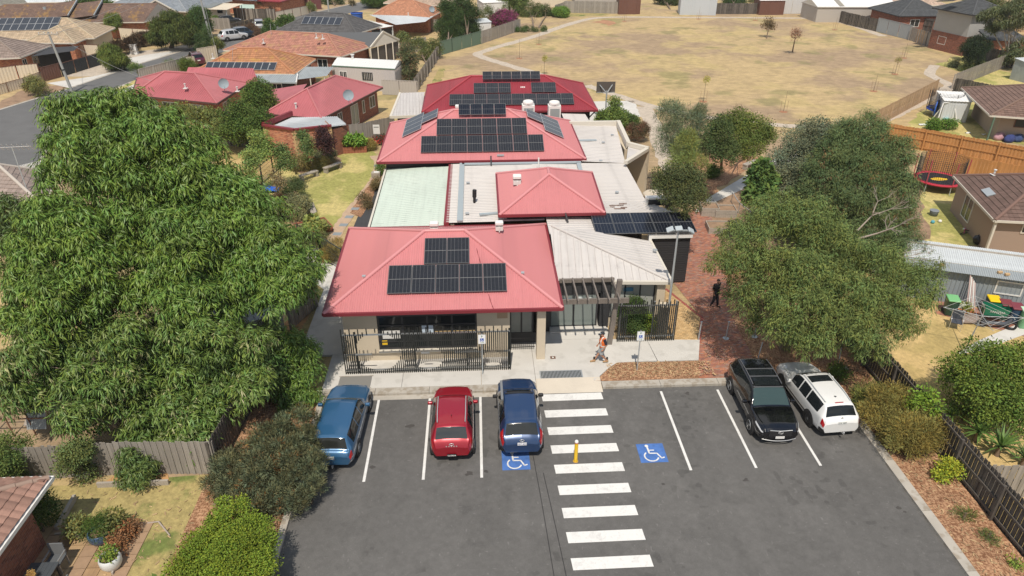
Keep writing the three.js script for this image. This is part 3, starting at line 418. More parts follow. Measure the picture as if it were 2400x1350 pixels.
struct('garden_bed', sheet(ragged([[-15.31,0,-57.3], [-15.23,0,-59.47], [-12.46,0,-61.41], [-11.79,0,-59.52], [-13.63,0,-57.75], [-14.6,0,-56.44]], 0.1, 0.6), 0.02), M.soil);
struct('garden_bed', sheet(ragged([[-14.76,0,-47.79], [-15.78,0,-52], [-14.44,0,-53.3], [-12.57,0,-49.69], [-11.94,0,-47.26], [-12.53,0,-45.8]], 0.1, 0.6), 0.02), M.soil);
struct('grass_strip', sheet(ragged([[-8.8,0,-35.48], [-9.59,0,-37.56], [-10.66,0,-38.15], [-9.52,0,-35.51], [-9.43,0,-31.09], [-8.85,0,-27.41], [-7.63,0,-26.7], [-7.74,0,-28.04], [-8.07,0,-32.68]].reverse(), 0.1, 0.7), 0.014), M.green);
struct('bare_soil', sheet(ragged([[-12.15,0,-30.06], [-11.61,0,-31.2], [-10.2,0,-33.67], [-9.28,0,-35.5], [-9.43,0,-31.09], [-10.92,0,-28.54]].reverse(), 0.15), 0.01), mapped(grain([0.50, 0.28, 0.12], { m: 3, amp: 0.5, fine: 0.4 })));
struct('mulch_bed', sheet([[-10.8, 4], [-7.46, 4], [-7.46, -26.7], [-8.2, -28], [-13, -27], [-10.9, -22]], 0.02), M.mulch);
struct('garden_lawn', sheet(ragged([[-19, -8], [-8.8, -8], [-8.6, -16], [-9.4, -21.5], [-18, -21.2], [-20, -16]], 0.12), 0.016), M.green);
struct('dry_yard', sheet([[18.5, -8], [60, -8], [60, -37], [18.5, -37]], 0.01), M.straw);
struct('lawn', sheet(ragged([[22.5, -41], [36, -40], [40, -53], [24, -52]], 0.5), 0.014), M.lawn);
struct('lawn', sheet(ragged([[39.33,0,-64.21], [45.43,0,-70.61], [55.94,0,-81.08], [59.36,0,-71.57], [51.21,0,-60.34], [42.94,0,-65.42]], 0.5), 0.014), M.lawn);
struct('lawn', sheet(ragged([[58.37,0,-84.18], [68.74,0,-93.4], [70.21,0,-83.59], [64.35,0,-75.76]], 0.5), 0.014), M.lawn);
struct('garden_path', sheet([[23.52,0,-28.22], [25.35,0,-29.37], [29.8,0,-31.47], [29.5,0,-30.4], [25.03,0,-28.52]].reverse(), 0.02), M.concrete);
struct('patio', sheet([[24.74,0,-32.17], [25.92,0,-33.76], [30.4,0,-30.35], [28.63,0,-29.21], [27.02,0,-30.52]].reverse(), 0.018), M.paver);
// painted markings of the car park
const line = (x0, z0, x1, z1, w = 0.11) => struct('parking_line', sheet([[x0 - w / 2, z1], [x1 + w / 2, z1], [x1 + w / 2, z0], [x0 - w / 2, z0]], 0.012), M.paint);
for (const x of [-4.76, -2.45, -0.16, 8.16, 10.8, 13.43]) line(x, -26.0, x, -20.85);
for (let i = 0; i < 9; i++) { const z = -26.05 + i * 1.152, x = 2.63 + i * 0.028, w = 2.76; struct('crossing_bar', sheet([[x + 0.03, z + 0.52], [x + w + 0.03, z + 0.5], [x + w, z], [x, z + 0.02]], 0.012), M.paint); }
function wheelchairMark([x, , z]) {
const w = 1.12, r = 0.016; struct('blue_marking', sheet([[x - w / 2, z + w / 2], [x + w / 2, z + w / 2], [x + w / 2, z - w / 2], [x - w / 2, z - w / 2]], 0.012), M.blue);
const L = (a, b, t) => { const g = bar([x + a[0], r, z + a[1]], [x + b[0], r, z + b[1]], t, 0.003); return g; }, out = [], ring = new THREE.RingGeometry(0.25, 0.31, 28, 1, Math.PI * 0.72, Math.PI * 1.18); ring.rotateX(-Math.PI / 2); ring.translate(x - 0.06, r + 0.002, z + 0.2); out.push(flat(ring));
const head = new THREE.CircleGeometry(0.075, 18); head.rotateX(-Math.PI / 2); head.translate(x - 0.14, r + 0.002, z - 0.42); out.push(flat(head));
out.push(L([-0.13, -0.36], [-0.11, 0.02], 0.07), L([-0.1, -0.16], [0.12, -0.16], 0.05), L([-0.12, 0.02], [0.2, 0.03], 0.06), L([0.19, 0.02], [0.34, 0.33], 0.06), L([0.33, 0.32], [0.46, 0.27], 0.06)); struct('wheelchair_symbol', out, M.paint);
}
wheelchairMark([6.83,0,-21.92]); wheelchairMark([1.23,0,-21.77]);
struct('pavement_crack', [tube([[1.95, 0.013, -22], [2.1, 0.013, -19], [2.25, 0.013, -15], [2.4, 0.013, -11]], 0.012, 4), tube([[2.28, 0.013, -21], [2.5, 0.013, -18], [2.68, 0.013, -15], [2.85, 0.013, -11]], 0.012, 4)], M.charcoal);
const oil = mapped(grain([0.07, 0.066, 0.063], { m: 1, amp: 0.5 }), { roughness: 0.95 });
for (const [px, r] of [[[-3.23,0,-24.08], 0.16], [[-2.36,0,-23.21], 0.12], [[0.03,0,-21.19], 0.1], [[10.16,0,-20.22], 0.1], [[11.2,0,-23.71], 0.1], [[9.32,0,-25.8], 0.12], [[6.89,0,-20.15], 0.07], [[15.49,0,-18.31], 0.07], [[15.36,0,-18.52], 0.08], [[-0.65,0,-21.11], 0.14], [[-4.57,0,-21.66], 0.12]]) { const s = []; for (let i = 0; i < 9; i++) { const a = i / 9 * 6.283, k = r * rr(0.4, 1.2); s.push([px[0] + Math.cos(a) * k * 1.4, px[2] - Math.sin(a) * k]); } struct('oil_stain', sheet(s, 0.009), oil); }
// litter of leaves and bark scraps: too many to count
{ const t = thing('leaf_litter', 'scattered dry leaves and bark scraps on the mulch, lawn and brick path', 'leaf litter', [0, 0, 0]); t.userData.kind = 'stuff'; const g = tris([-0.05, 0, 0, 0.05, 0, 0.012, 0.06, 0.01, -0.012, -0.05, 0, 0, 0.06, 0.01, -0.012, -0.03, 0.006, -0.02], null, new Array(12).fill(0)), n = 5200, im = new THREE.InstancedMesh(g, mat([1, 1, 1], { roughness: 1 }), n); seed(9);
const zones = [[16.5, 18.35, -26, -12, 0.068, 1.4], [13.4, 18.2, -33, -26.9, 0.038, 1.2], [5.9, 11, -28.2, -27, 0.108, 1.2], [-18.5, -9, -21, -12, 0.024, 1.4], [-10.4, -7.6, -24, -12, 0.028, 1.2], [11, 13.6, -37, -27, 0.03, 0.8], [-9.6, -8.2, -36, -27, 0.022, 0.8]], m4 = new THREE.Matrix4(), q = new THREE.Quaternion(), e = new THREE.Euler();
for (let i = 0; i < n; i++) { const k = zones[Math.floor(rnd() * 1.0 * zones.length)], s = k[5] * rr(0.5, 1.4); e.set(rr(-0.3, 0.3), rr(0, 6.3), rr(-0.3, 0.3)); q.setFromEuler(e); m4.compose(new THREE.Vector3(rr(k[0], k[1]), k[4] + 0.012, rr(k[2], k[3])), q, new THREE.Vector3(s, s, s)); im.setMatrixAt(i, m4); const f = rr(0.6, 1.3); im.setColorAt(i, C(0.46 * f, 0.32 * f, 0.18 * f)); } cast(im); im.name = 'leaves'; im.userData.kind = 'stuff'; t.add(im); }
// ---------------------------------------------------------------- the community building
const RIBP = { m: M.roofPink, rib: 0.11, rw: 0.075, rh: 0.022, cap: M.cap, trim: M.maroon }, RIBR = { m: M.roofRed, rib: 0.16, rw: 0.09, rh: 0.025, cap: M.capRed, trim: M.maroon }, RIBC = { m: M.cream, rib: 0.32, rw: 0.09, rh: 0.045, cap: M.cream, trim: M.creamTrim };
{
const t = thing('community_building', 'low community centre with pink red hip roofs, cream metal roofs and solar panels', 'building', [0, 0, -34]);
// front wing
const F = hipRoof(t, [[-7.3, -28.42], [3.78, -28.42], [3.85, -38.1], [-7.55, -38.1]], 3.15, 1.9, RIBP, { inset: 0.95, name: 'hip_roof' });
part(t, 'soffit', prism(rect(-7.25, -38, 3.75, -28.46), 3.0, 3.02), M.charcoal);
const wz = -29, x1 = -6.6, x2 = -5.0, x3 = -0.25, x4 = 1.33, x5 = 2.62, x6 = 3.03;
each(t, 'wall', [bx(x1, 0, wz - 0.25, x2, 3.0, wz), bx(x3, 0, wz - 0.25, x4, 3.0, wz), bx(x2, 0, wz - 0.25, x3, 0.62, wz), bx(x1, 0, -37.6, x1 + 0.25, 3.0, wz - 0.25), bx(x1 + 0.25, 0, -37.6, 3.2, 3.0, -37.4), bx(x4 - 0.2, 0, -30.2, x4, 3.0, wz - 0.25), bx(3.0, 0, -37.4, 3.2, 3.0, -30.45)], M.render);
part(t, 'window_sill', [bx(x2 - 0.02, 0.62, wz - 0.2, x3 + 0.02, 0.70, wz + 0.14)], M.creamTrim);
part(t, 'window_head', bx(x2, 2.62, wz - 0.12, x3, 3.0, wz - 0.04), M.charcoal);
const win = windowOn(t, [x2, wz - 0.12], [x3, wz - 0.12], 0, x3 - x2, 0.70, 2.62, { n: 4, f: 0.09, m: M.charcoal, pane: mat([0.016, 0.02, 0.022], { roughness: 0.05 }) });
part(win, 'transom', [bx(x2, 2.02, wz - 0.13, x3, 2.08, wz - 0.06), bx(x2, 1.1, wz - 0.13, x3, 1.15, wz - 0.07)], M.charcoal);
part(t, 'notice', bx(-2.9, 1.55, wz - 0.098, -2.35, 2.0, wz - 0.09), mat([0.55, 0.66, 0.78])); part(t, 'notice', bx(-4.85, 0.95, wz - 0.098, -4.6, 1.2, wz - 0.09), M.yellow);
part(t, 'notice', bx(-4.8, 1.3, wz - 0.098, -3.95, 1.75, wz - 0.09), M.offwhite);
part(t, 'desk', bx(-2.3, 1.62, wz - 0.098, -0.35, 1.66, wz - 0.09), mat([0.6, 0.42, 0.2]));
const side = windowOn(t, [x4 + 0.02, -30.2], [x5, -30.2], 0.02, x5 - x4 - 0.1, 0.7, 2.75, { n: 2, f: 0.08, m: M.charcoal, pane: mat([0.19, 0.215, 0.21], { roughness: 0.08 }) });
each(t, 'wall', [bx(x4, 0, -30.4, x5 + 0.4, 0.7, -30.22), bx(x4, 2.75, -30.4, x5 + 0.4, 3.0, -30.14)], M.charcoal);
part(t, 'column', bx(x5, 0.1, -29.15, x6, 3.0, -28.69), M.render);
part(t, 'plaque', bx(0.72, 2.35, wz + 0.002, 1.22, 2.72, wz + 0.02), mat([0.42, 0.30, 0.2]));
part(t, 'wall_light', [bx(1.85, 2.82, -30.13, 2.15, 2.92, -30.0)], M.white);
// panels on the front wing
panels(t, F.front, [-4.45,3.52,-29.37], 5, 1, 1.115, 1.76); panels(t, F.front, [-2.78,4.19,-31.07], 2, 1, 1.1, 1.72);
each(t, 'cable', [tube([[0.34,3.51,-29.28], [0.46,3.3,-28.75], [0.57,3.17,-28.42]], 0.015, 4), tube([[-0.19,4.6,-32.07], [0.01,4.2,-31.05]], 0.015, 4)], M.maroon);
for (const p of [[-5.61,4.01,-30.4], [2.02,4.01,-30.38]]) part(t, 'roof_anchor', cbox(0.16, 0.05, 0.16, p[0], p[1] + 0.05, p[2]), M.galv);
// entrance wing with its cream hip
const e0 = [3.86, 2.9, -31.6], e1 = [9.62, 2.9, -31.25], ap = [4.0, 4.02, -35.9], rb = [9.62, 2.9, -36.1], mt = [5.9, 3.66, -36.1];
const ef = [e0, e1, ap, [3.86, 4.0, -35.9]], es = [e1, rb, mt, ap];
part(t, 'entrance_roof', [faceGeo(ef, { rib: 0.36, rw: 0.045, rh: 0.04 }), faceGeo(es, { rib: 0.32, rw: 0.1, rh: 0.035 })], M.cream);
part(t, 'ridge_cap', [rod([e1[0], e1[1] + 0.03, e1[2]], [ap[0], ap[1] + 0.03, ap[2]], 0.09, 0.09, 6)], M.cream);
part(t, 'gutter', [bar([e0[0] + 2.75, 2.85, e0[2] + 0.2], [e1[0], 2.85, e1[2] + 0.03], 0.16, 0.17), bar([e1[0] + 0.05, 2.85, e1[2]], [rb[0] + 0.05, 2.85, rb[2]], 0.12, 0.15)], M.creamTrim);
each(t, 'wall', [bx(6.6, 0, -31.95, 9.4, 0.55, -31.75), bx(9.2, 0, -36, 9.42, 2.8, -31.75), bx(3.25, 0, -36, 3.45, 2.8, -31.9)], M.render);
part(t, 'column', bx(9.0, 0.1, -31.75, 9.42, 2.8, -31.4), M.render); part(t, 'column', bx(8.95, 0.05, -30.75, 9.4, 2.0, -30.3), M.render);
windowOn(t, [6.62, -31.8], [9.0, -31.8], 0.02, 2.36, 0.55, 2.72, { n: 3, f: 0.07, m: M.charcoal, pane: mat([0.40, 0.42, 0.40], { roughness: 0.25 }) });
part(t, 'notice', bx(7.35, 2.1, -31.77, 7.85, 2.32, -31.755), mat([0.08, 0.22, 0.36]));
const door = windowOn(t, [3.5, -31.62], [6.05, -31.62], 0.02, 2.5, 0.14, 2.15, { n: 2, f: 0.09, m: M.charcoal, name: 'entrance_door', pane: mat([0.20, 0.235, 0.225], { roughness: 0.05 }) });
for (const [px, w, h, c] of [[4.0, 0.28, 0.34, [0.6, 0.65, 0.62]], [4.42, 0.42, 0.22, [0.1, 0.22, 0.4]], [5.05, 0.36, 0.42, [0.62, 0.68, 0.68]], [5.55, 0.36, 0.34, [0.55, 0.6, 0.58]], [4.5, 0.28, 0.16, [0.5, 0.65, 0.72]], [4.82, 0.14, 0.16, [0.45, 0.62, 0.75]]]) part(door, 'notice', bx(px - w / 2, 1.75 - h / 2, -31.575, px + w / 2, 1.75 + h / 2, -31.565), mat(c));
part(door, 'notice', bx(5.83, 1.55, -31.575, 5.97, 1.75, -31.565), M.yellow);
for (let i = 0; i < 9; i++) part(t, 'cladding_board', bx(3.5, 2.17 + i * 0.075, -31.62, 6.65, 2.235 + i * 0.075, -31.55), M.charcoal);
each(t, 'wall', [bx(6.12, 0.1, -31.9, 6.6, 2.17, -31.45), bx(3.25, 0.1, -31.9, 3.5, 2.85, -31.2)], M.charcoal); part(t, 'doorstep', bx(3.5, 0.12, -31.55, 6.5, 0.2, -31.0), M.concrete);
// the flat roofs behind
part(t, 'flat_roof', [faceGeo([[12.0, 3.25, -36.15], [12.0, 3.28, -39.0], [3.9, 3.42, -39.0], [3.9, 3.42, -36.15]], { rib: 0.3, rw: 0.1, rh: 0.035 }), faceGeo([[12.0, 3.25, -39.0], [10.45, 3.25, -41.2], [3.9, 3.42, -41.2], [3.9, 3.42, -39]], { rib: 0.3, rw: 0.1, rh: 0.035 })], M.cream);
part(t, 'flat_roof', [faceGeo([[10.45, 3.25, -41.2], [10.5, 3.25, -48.3], [3.8, 3.38, -48.5], [3.8, 3.38, -41.2]], { rib: 0.26, rw: 0.1, rh: 0.03 }), faceGeo([[3.8, 3.38, -38.2], [3.8, 3.38, -48.5], [-1.95, 3.34, -48.5], [-1.95, 3.34, -38.2]], { rib: 0.26, rw: 0.1, rh: 0.03 }), faceGeo([[10.5, 3.3, -48.3], [11.5, 3.3, -57.6], [7.4, 3.42, -57.6], [7.4, 3.42, -48.5]], { rib: 0.34, rw: 0.1, rh: 0.03 })], M.cream);
part(t, 'rust_streak', [[[8.44,3.33,-40.34], 0.9], [[8.88,3.33,-40.6], 0.5], [[8.52,3.33,-39.79], 0.7], [[8.82,3.33,-39.98], 0.4], [[8.13,3.33,-40.08], 0.3]].map(([p, w]) => bx(p[0] - w / 2, p[1] + 0.03, p[2] - 0.05, p[0] + w / 2, p[1] + 0.036, p[2] + 0.03)), mat([0.2, 0.1, 0.06]));
for (const p of [[9.52,3.05,-34.49], [10.69,3.37,-54.82], [9.65,3.37,-52.86], [8.77,3.37,-48.57], [8.84,3.35,-42.43], [-0.71,3.4,-44.47], [-0.73,3.4,-39.29]]) part(t, 'roof_anchor', cbox(0.22, 0.06, 0.16, p[0], p[1] + 0.06, p[2]), M.galv);
each(t, 'wall', [bx(9.75, 0, -36.6, 11.9, 3.15, -36.35), bx(11.65, 0, -41, 11.9, 3.2, -36.6)], M.charcoal);
each(t, 'parapet', [bx(9.55, 3.02, -36.42, 12.05, 3.28, -36.12), bx(9.55, 2.85, -36.42, 9.72, 3.02, -36.12)], M.white);
for (let i = 0; i < 20; i++) part(t, 'cladding_board', bx(9.72, 0.12 + i * 0.148, -36.35, 12.0, 0.25 + i * 0.148, -36.3), M.charcoal);
each(t, 'wall', [bx(10.2, 0, -48.2, 10.4, 3.2, -41.2), bx(-1.7, 0, -48, -1.5, 3.2, -38.3), bx(11.1, 0, -57.5, 11.35, 3.2, -51.7)], M.render);
part(t, 'roof_box', [bx(10.3, 3.2, -40.9, 12.4, 3.62, -40.6), bx(10.3, 3.62, -40.95, 12.4, 3.72, -40.5)], M.white); part(t, 'roof_box_face', bx(10.45, 3.2, -40.6, 12.3, 3.6, -40.55), M.charcoal);
each(t, 'parapet', [bar([11.35, 3.55, -51.7], [11.65, 3.55, -57.6], 0.3, 0.5), bar([7.6, 3.5, -57.7], [11.8, 3.5, -57.7], 0.3, 0.42), bar([11.35, 3.62, -51.7], [12.6, 3.62, -50.45], 0.3, 0.3), bar([12.55, 3.62, -50.45], [10.35, 3.62, -47.5], 0.28, 0.24)], M.creamTrim);
part(t, 'canopy_roof', poly([[10.4, 3.45, -47.6], [12.5, 3.45, -50.45], [11.35, 3.45, -51.7]]), M.cream); part(t, 'wall', prism([[12.55, -50.35], [12.75, -50.55], [11.5, -51.85], [11.3, -51.65]], 0, 3.5), M.render);
each(t, 'box_gutter', [bar([-1.15, 3.44, -38.2], [-1.15, 3.44, -48.4], 0.34, 0.08), bar([-1.15, 3.44, -48.25], [7.3, 3.44, -48.25], 0.3, 0.08), bar([7.1, 3.44, -48.2], [7.0, 3.44, -45.6], 0.28, 0.08), bar([0, 3.45, -39.1], [2.4, 3.45, -39.4], 0.22, 0.09), bar([7.7, 3.44, -53.4], [9.2, 3.44, -53.4], 0.3, 0.05)], M.gutterGrey);
part(t, 'mint_roof', faceGeo([[-6.45, 2.85, -38.2], [-2.1, 3.2, -38.2], [-2.1, 3.2, -48.5], [-6.55, 2.85, -49.2]], {}), M.mint); part(t, 'roof_rib', ribs([[-6.5, 2.85, -49.2], [-6.45, 2.85, -38.2], [-2.1, 3.2, -38.2], [-2.1, 3.2, -48.5]], 0.3, 0.06, 0.015), M.mint);
part(t, 'fascia', [bar([-1.95, 3.26, -38.2], [-1.95, 3.26, -48.5], 0.3, 0.2)], M.maroon); part(t, 'gutter', bar([-6.55, 2.84, -38.2], [-6.65, 2.84, -49.2], 0.12, 0.14), M.creamTrim);
for (let i = 0; i < 4; i++) part(t, 'verandah_post', bar([-6.4, 0, -38.8 - i * 3.3], [-6.4, 2.8, -38.8 - i * 3.3], 0.1), M.charcoal);
// small hip that rises out of the flat roof
const S = hipRoof(t, [[1.13, -38.06], [7.32, -38.07], [7.58, -45.0], [1.18, -45.1]], 3.8, 1.38, RIBP, { inset: 0.94, name: 'small_hip_roof', axis: 'z' }); part(t, 'wall', wallRing([[1.6, -38.5], [6.9, -38.5], [7.1, -44.6], [1.6, -44.6]], 3.3, 3.8), M.charcoal);
part(t, 'flue', [rod([-0.3,3.21,-41.2], [-0.28,4.17,-41.2], 0.09), rod([-0.29,3.72,-41.2], [-0.27,4.2,-41.2], 0.13)], M.black); each(t, 'vent_pipe', [rod([4.2, 3.4, -47.4], [4.2, 4.1, -47.4], 0.05), rod([9.4, 3.4, -52.6], [9.4, 3.9, -52.6], 0.05)], M.white);
each(t, 'downpipe', [rod([0.9, 3.42, -47.9], [0.9, 3.95, -48.4], 0.05), rod([5.1, 3.45, -37.7], [5.0, 3.85, -38.1], 0.06)], M.charcoal);
const pf = [[6.1, 3.42, -36.7], [11.9, 3.42, -36.7], [11.9, 3.75, -39.2], [6.1, 3.75, -39.2]];
panels(t, pf, [6.49,3.46,-35.99], 5, 1, 1.13, 2.25, { up: 0.1 });
// middle block
const B = hipRoof(t, [[-7.15, -48.7], [7.71, -48.7], [7.74, -58.6], [-7.2, -58.6]], 3.5, 2.35, RIBP, { inset: 1.09, name: 'hip_roof' });
part(t, 'wall', wallRing([[-6.6, -49.2], [7.2, -49.2], [7.2, -58.1], [-6.6, -58.1]], 0, 3.4), M.charcoal); part(t, 'soffit', prism(rect(-7.1, -58.5, 7.65, -48.75), 3.36, 3.38), M.charcoal);
panels(t, B.front, [-4.1,3.84,-49.42], 8, 1, 1.09, 1.7); panels(t, B.front, [-3.01,4.63,-51.08], 6, 1, 1.09, 1.7);
panels(t, B.front, [-1.39,5.46,-52.82], 4, 1, 0.87, 1.0, { tilt: 0.2, up: 0.3 });
panels(t, B.left, [-5.6, 4.2, -56.6], 4, 1, 1.13, 1.55, { m: M.cellsBlue }); panels(t, B.left, [-4.2, 4.95, -55.4], 2, 1, 1.13, 1.3, { m: M.cellsBlue, up: 0.2 });
panels(t, B.right, [6.4, 4.1, -51.6], 4, 1, 1.13, 1.55, { m: M.cellsBlue }); panels(t, B.right, [5.0, 4.85, -53.2], 2, 1, 1.13, 1.3, { m: M.cellsBlue, up: 0.2 });
part(t, 'roof_vent', cbox(0.5, 0.08, 0.2, 1.6, 3.76, -49.1), M.galv);
part(t, 'link_roof', faceGeo([[9.6, 3.2, -58.2], [9.5, 3.2, -61.7], [7.4, 3.3, -61.7], [7.4, 3.3, -58.2]], { rib: 0.3, rw: 0.1, rh: 0.03 }), M.cream); each(t, 'wall', [bx(-5, 0, -61.5, 9.2, 3.1, -58.4)], M.charcoal);
}
{
const t = thing('rear_hall', 'dark red hip roofed hall with rows of solar panels beside the dry park', 'building', [3, 0, -67]);
const F = hipRoof(t, [[-4.8, -62], [10.6, -61.8], [10.7, -72.1], [-4.86, -72]], 3.5, 1.95, RIBR, { inset: 0.86, name: 'hip_roof' });
part(t, 'wall', [wallRing([[-4.2, -62.6], [10.0, -62.4], [10.1, -71.5], [-4.3, -71.5]], 0, 3.4)], M.offwhite); part(t, 'wall_band', wallRing([[-4.22, -62.58], [10.02, -62.38], [10.12, -71.52], [-4.32, -71.52]], 2.5, 3.4), M.charcoal);
each(t, 'downpipe', [tube([[10.4, 3.4, -61.9], [10.2, 3.1, -62.1], [9.9, 2.6, -62.3], [9.9, 0, -62.3]], 0.06), tube([[8.3, 3.4, -61.9], [8.3, 3.0, -61.9], [8.3, 2.9, -61.6]], 0.06)], M.charcoal);
panels(t, F.front, [-2.43,3.81,-62.69], 10, 1, 1.085, 1.62); panels(t, F.front, [-0.27,4.46,-64.36], 3, 1, 1.1, 1.5); panels(t, F.front, [4.95,4.45,-64.33], 2, 1, 1.1, 1.5);
panels(t, F.front, [0.57,5.1,-66], 6, 1, 0.86, 0.95, { tilt: 0.2, up: 0.35 });
}
{ const t = thing('carport', 'small cream metal roofed lean-to left of the dark red hall', 'carport', [-6.5, 0, -68]);
part(t, 'roof', faceGeo([[-7.8, 2.5, -64.4], [-5.1, 2.55, -64.6], [-5.2, 2.8, -72.2], [-7.6, 2.75, -72.2]], { rib: 0.3, rw: 0.1, rh: 0.04 }), M.cream); part(t, 'fascia', [bar([-7.8, 2.44, -64.4], [-5.1, 2.47, -64.5], 0.1, 0.24), bar([-7.85, 2.44, -64.4], [-7.65, 2.7, -72.2], 0.2, 0.24)], M.creamTrim);
for (const p of [[-7.6, -64.6], [-7.5, -71.9], [-5.2, -64.7]]) part(t, 'post', bar([p[0], 0, p[1]], [p[0], 2.5, p[1]], 0.1), M.creamTrim); part(t, 'wall', bx(-7.4, 0, -71.9, -5.1, 2.5, -65.8), M.charcoal); }
// roof-top equipment
function ventilator(label, p, s = 1) { const t = thing('roof_ventilator', label, 'roof ventilator', p, 'white roof ventilators'); const cap = new RoundedBoxGeometry(0.62 * s, 0.3 * s, 0.5 * s, 3, 0.09 * s); cap.translate(0, 0.55 * s, 0); local(t, 'hood', flat(cap), M.white); local(t, 'collar', cbox(0.5 * s, 0.1 * s, 0.42 * s, 0, 0.38 * s, 0), M.charcoal); local(t, 'base', [cbox(0.56 * s, 0.34 * s, 0.46 * s, 0, 0.17 * s, 0), cbox(0.08 * s, 0.3, 0.08, 0, 0.1, 0.3 * s)], M.offwhite); }
ventilator('white roof ventilator behind the front ridge, above the mint roof', [-2.4,4.55,-34.4], 0.75); ventilator('white roof ventilator behind the front roof, near the cream roof', [1.03,4.46,-34.6], 0.7); ventilator('white roof ventilator on the small pyramid roof', [2.37,4.39,-41.6], 0.85); ventilator('white roof ventilator between panels on the dark red roof', [4.21,4.27,-65.4], 0.8); ventilator('white roof ventilator half hidden behind the middle ridge panels', [-1.41,5.51,-54.3], 0.8);
function condenser(label, p, g) { const t = thing('air_conditioner', label, 'air conditioner', p, g); local(t, 'cabinet', [cbox(1.05, 1.75, 0.9, 0, 0.9, 0)], M.white); local(t, 'coil_grille', [cbox(0.8, 1.3, 0.02, 0.02, 0.92, 0.462)], mat([0.3, 0.34, 0.34])); local(t, 'fan_shroud', lathe([[0.30, 1.77], [0.43, 1.8], [0.47, 1.92], [0.43, 2.06], [0.36, 2.1], [0.33, 2.0], [0, 1.95]], 20), M.white); local(t, 'base_rail', [cbox(1.1, 0.06, 0.1, 0, 0.02, 0.35), cbox(1.1, 0.06, 0.1, 0, 0.02, -0.35)], M.galv); }
condenser('white air conditioning unit behind the middle roof, left of two', [4.35, 2.75, -60.2], 'tall white air conditioning units'); condenser('white air conditioning unit behind the middle roof, right of two', [6.55, 2.75, -59.9], 'tall white air conditioning units');
// weathered pergola over the entrance
{ const t = thing('pergola', 'weathered timber pergola over the entrance doors', 'pergola', [6.5, 0.12, -30.1]), m = M.timberGrey;
part(t, 'post', bar([6.42, 0.12, -29.9], [6.72, 3.75, -30.0], 0.24, 0.2), m); part(t, 'beam', bar([3.85, 2.82, -29.6], [7.15, 2.82, -29.6], 0.1, 0.26), m); part(t, 'wall_beam', bar([3.95, 2.98, -31.45], [6.75, 2.98, -31.45], 0.12, 0.2), m);
for (let i = 0; i < 6; i++) part(t, 'rafter', bar([4.12 + i * 0.5, 3.02, -31.5], [4.12 + i * 0.5, 3.02, -29.15], 0.07, 0.2), m); }
// screens of dark pointed battens
function battens(label, x0, x1, z, top, cut, base = 0.14) {
const t = thing('batten_screen', label, 'screen fence', [(x0 + x1) / 2, 0.12, z]), n = Math.round((x1 - x0) / 0.098), geos = new Map(); seed(5);
const g = (h) => { h = Math.round(h * 25) / 25; if (!geos.has(h)) geos.set(h, cbox(0.05, h, 0.035, 0, h / 2, 0)); return geos.get(h); }, add = (x, y0, y1) => y1 - y0 > 0.08 && piece(t, 'batten', g(y1 - y0), M.batten, [x, y0, z]);
for (let i = 0; i <= n; i++) { const x = lerp(x0, x1, i / n), hi = top(i), holes = cut(x).sort((a, b) => a[0] - b[0]); let y = base; for (const [a, b] of holes) { if (a > y) add(x, y, Math.min(a, hi)); y = Math.max(y, b); } if (y < hi) add(x, y, hi); }
return t;
}
M.batten = mat([0.018, 0.021, 0.019], { roughness: 0.6 });
const circle = (cx, cy, r) => (x) => { const d = r * r - (x - cx) * (x - cx); return d > 0 ? [[cy - Math.sqrt(d), cy + Math.sqrt(d)]] : []; };
{ const z = -27.9, cs = [circle(-4.88, 1.36, 1.06), circle(-2.55, 0.95, 0.68), circle(0.43, 0.8, 0.46)], t = battens('dark batten screen fence with round openings before the front windows', -6.5, 1.3, z, (i) => [2.62, 2.32, 2.46, 2.3][i % 4], (x) => cs.flatMap((f) => f(x)));
const rail = (a, b, y, m = M.steel) => part(t, 'rail', bar([a, y, z - 0.045], [b, y, z - 0.045], 0.04, 0.07), m); rail(-6.5, 1.3, 2.28); rail(-6.5, 1.3, 0.32); rail(-6.5, -5.2, 1.2); rail(-2.9, -2.5, 1.2); rail(-1.3, 0.1, 1.2); rail(1.0, 1.3, 1.2);
for (const x of [-5.9, -3.2, -0.75, 1.25]) part(t, 'post', bar([x, 0.1, z - 0.1], [x, 2.4, z - 0.1], 0.07), M.batten); }
{ const z = -30.05, c = circle(8.2, 1.15, 0.95), t = battens('dark batten screen fence around the shrub right of the entrance', 6.85, 9.75, z, (i) => [2.55, 2.3, 2.44, 2.28][i % 4], (x) => (x < 8.55 ? (c(x).length ? [[0.55, 1.75]] : []) : []));
for (const y of [2.2, 0.4]) part(t, 'rail', bar([6.85, y, z - 0.045], [9.75, y, z - 0.045], 0.04, 0.07), M.steel); for (const x of [6.95, 8.6, 9.7]) part(t, 'post', bar([x, 0.1, z - 0.1], [x, 2.4, z - 0.1], 0.07), M.steel); }
{ const t = thing('bicycle_rail', 'low black fence of crossed bars before the side window', 'railing', [2, 0.12, -29.6]); for (let i = 0; i < 12; i++) part(t, 'bar', bar([1.42 + i * 0.1, 0.12, -29.6], [1.42 + i * 0.1, 0.85, -29.6], 0.02), M.black); for (const y of [0.3, 0.5, 0.8]) part(t, 'rail', bar([1.36, y, -29.57], [2.6, y, -29.57], 0.025), M.black); }
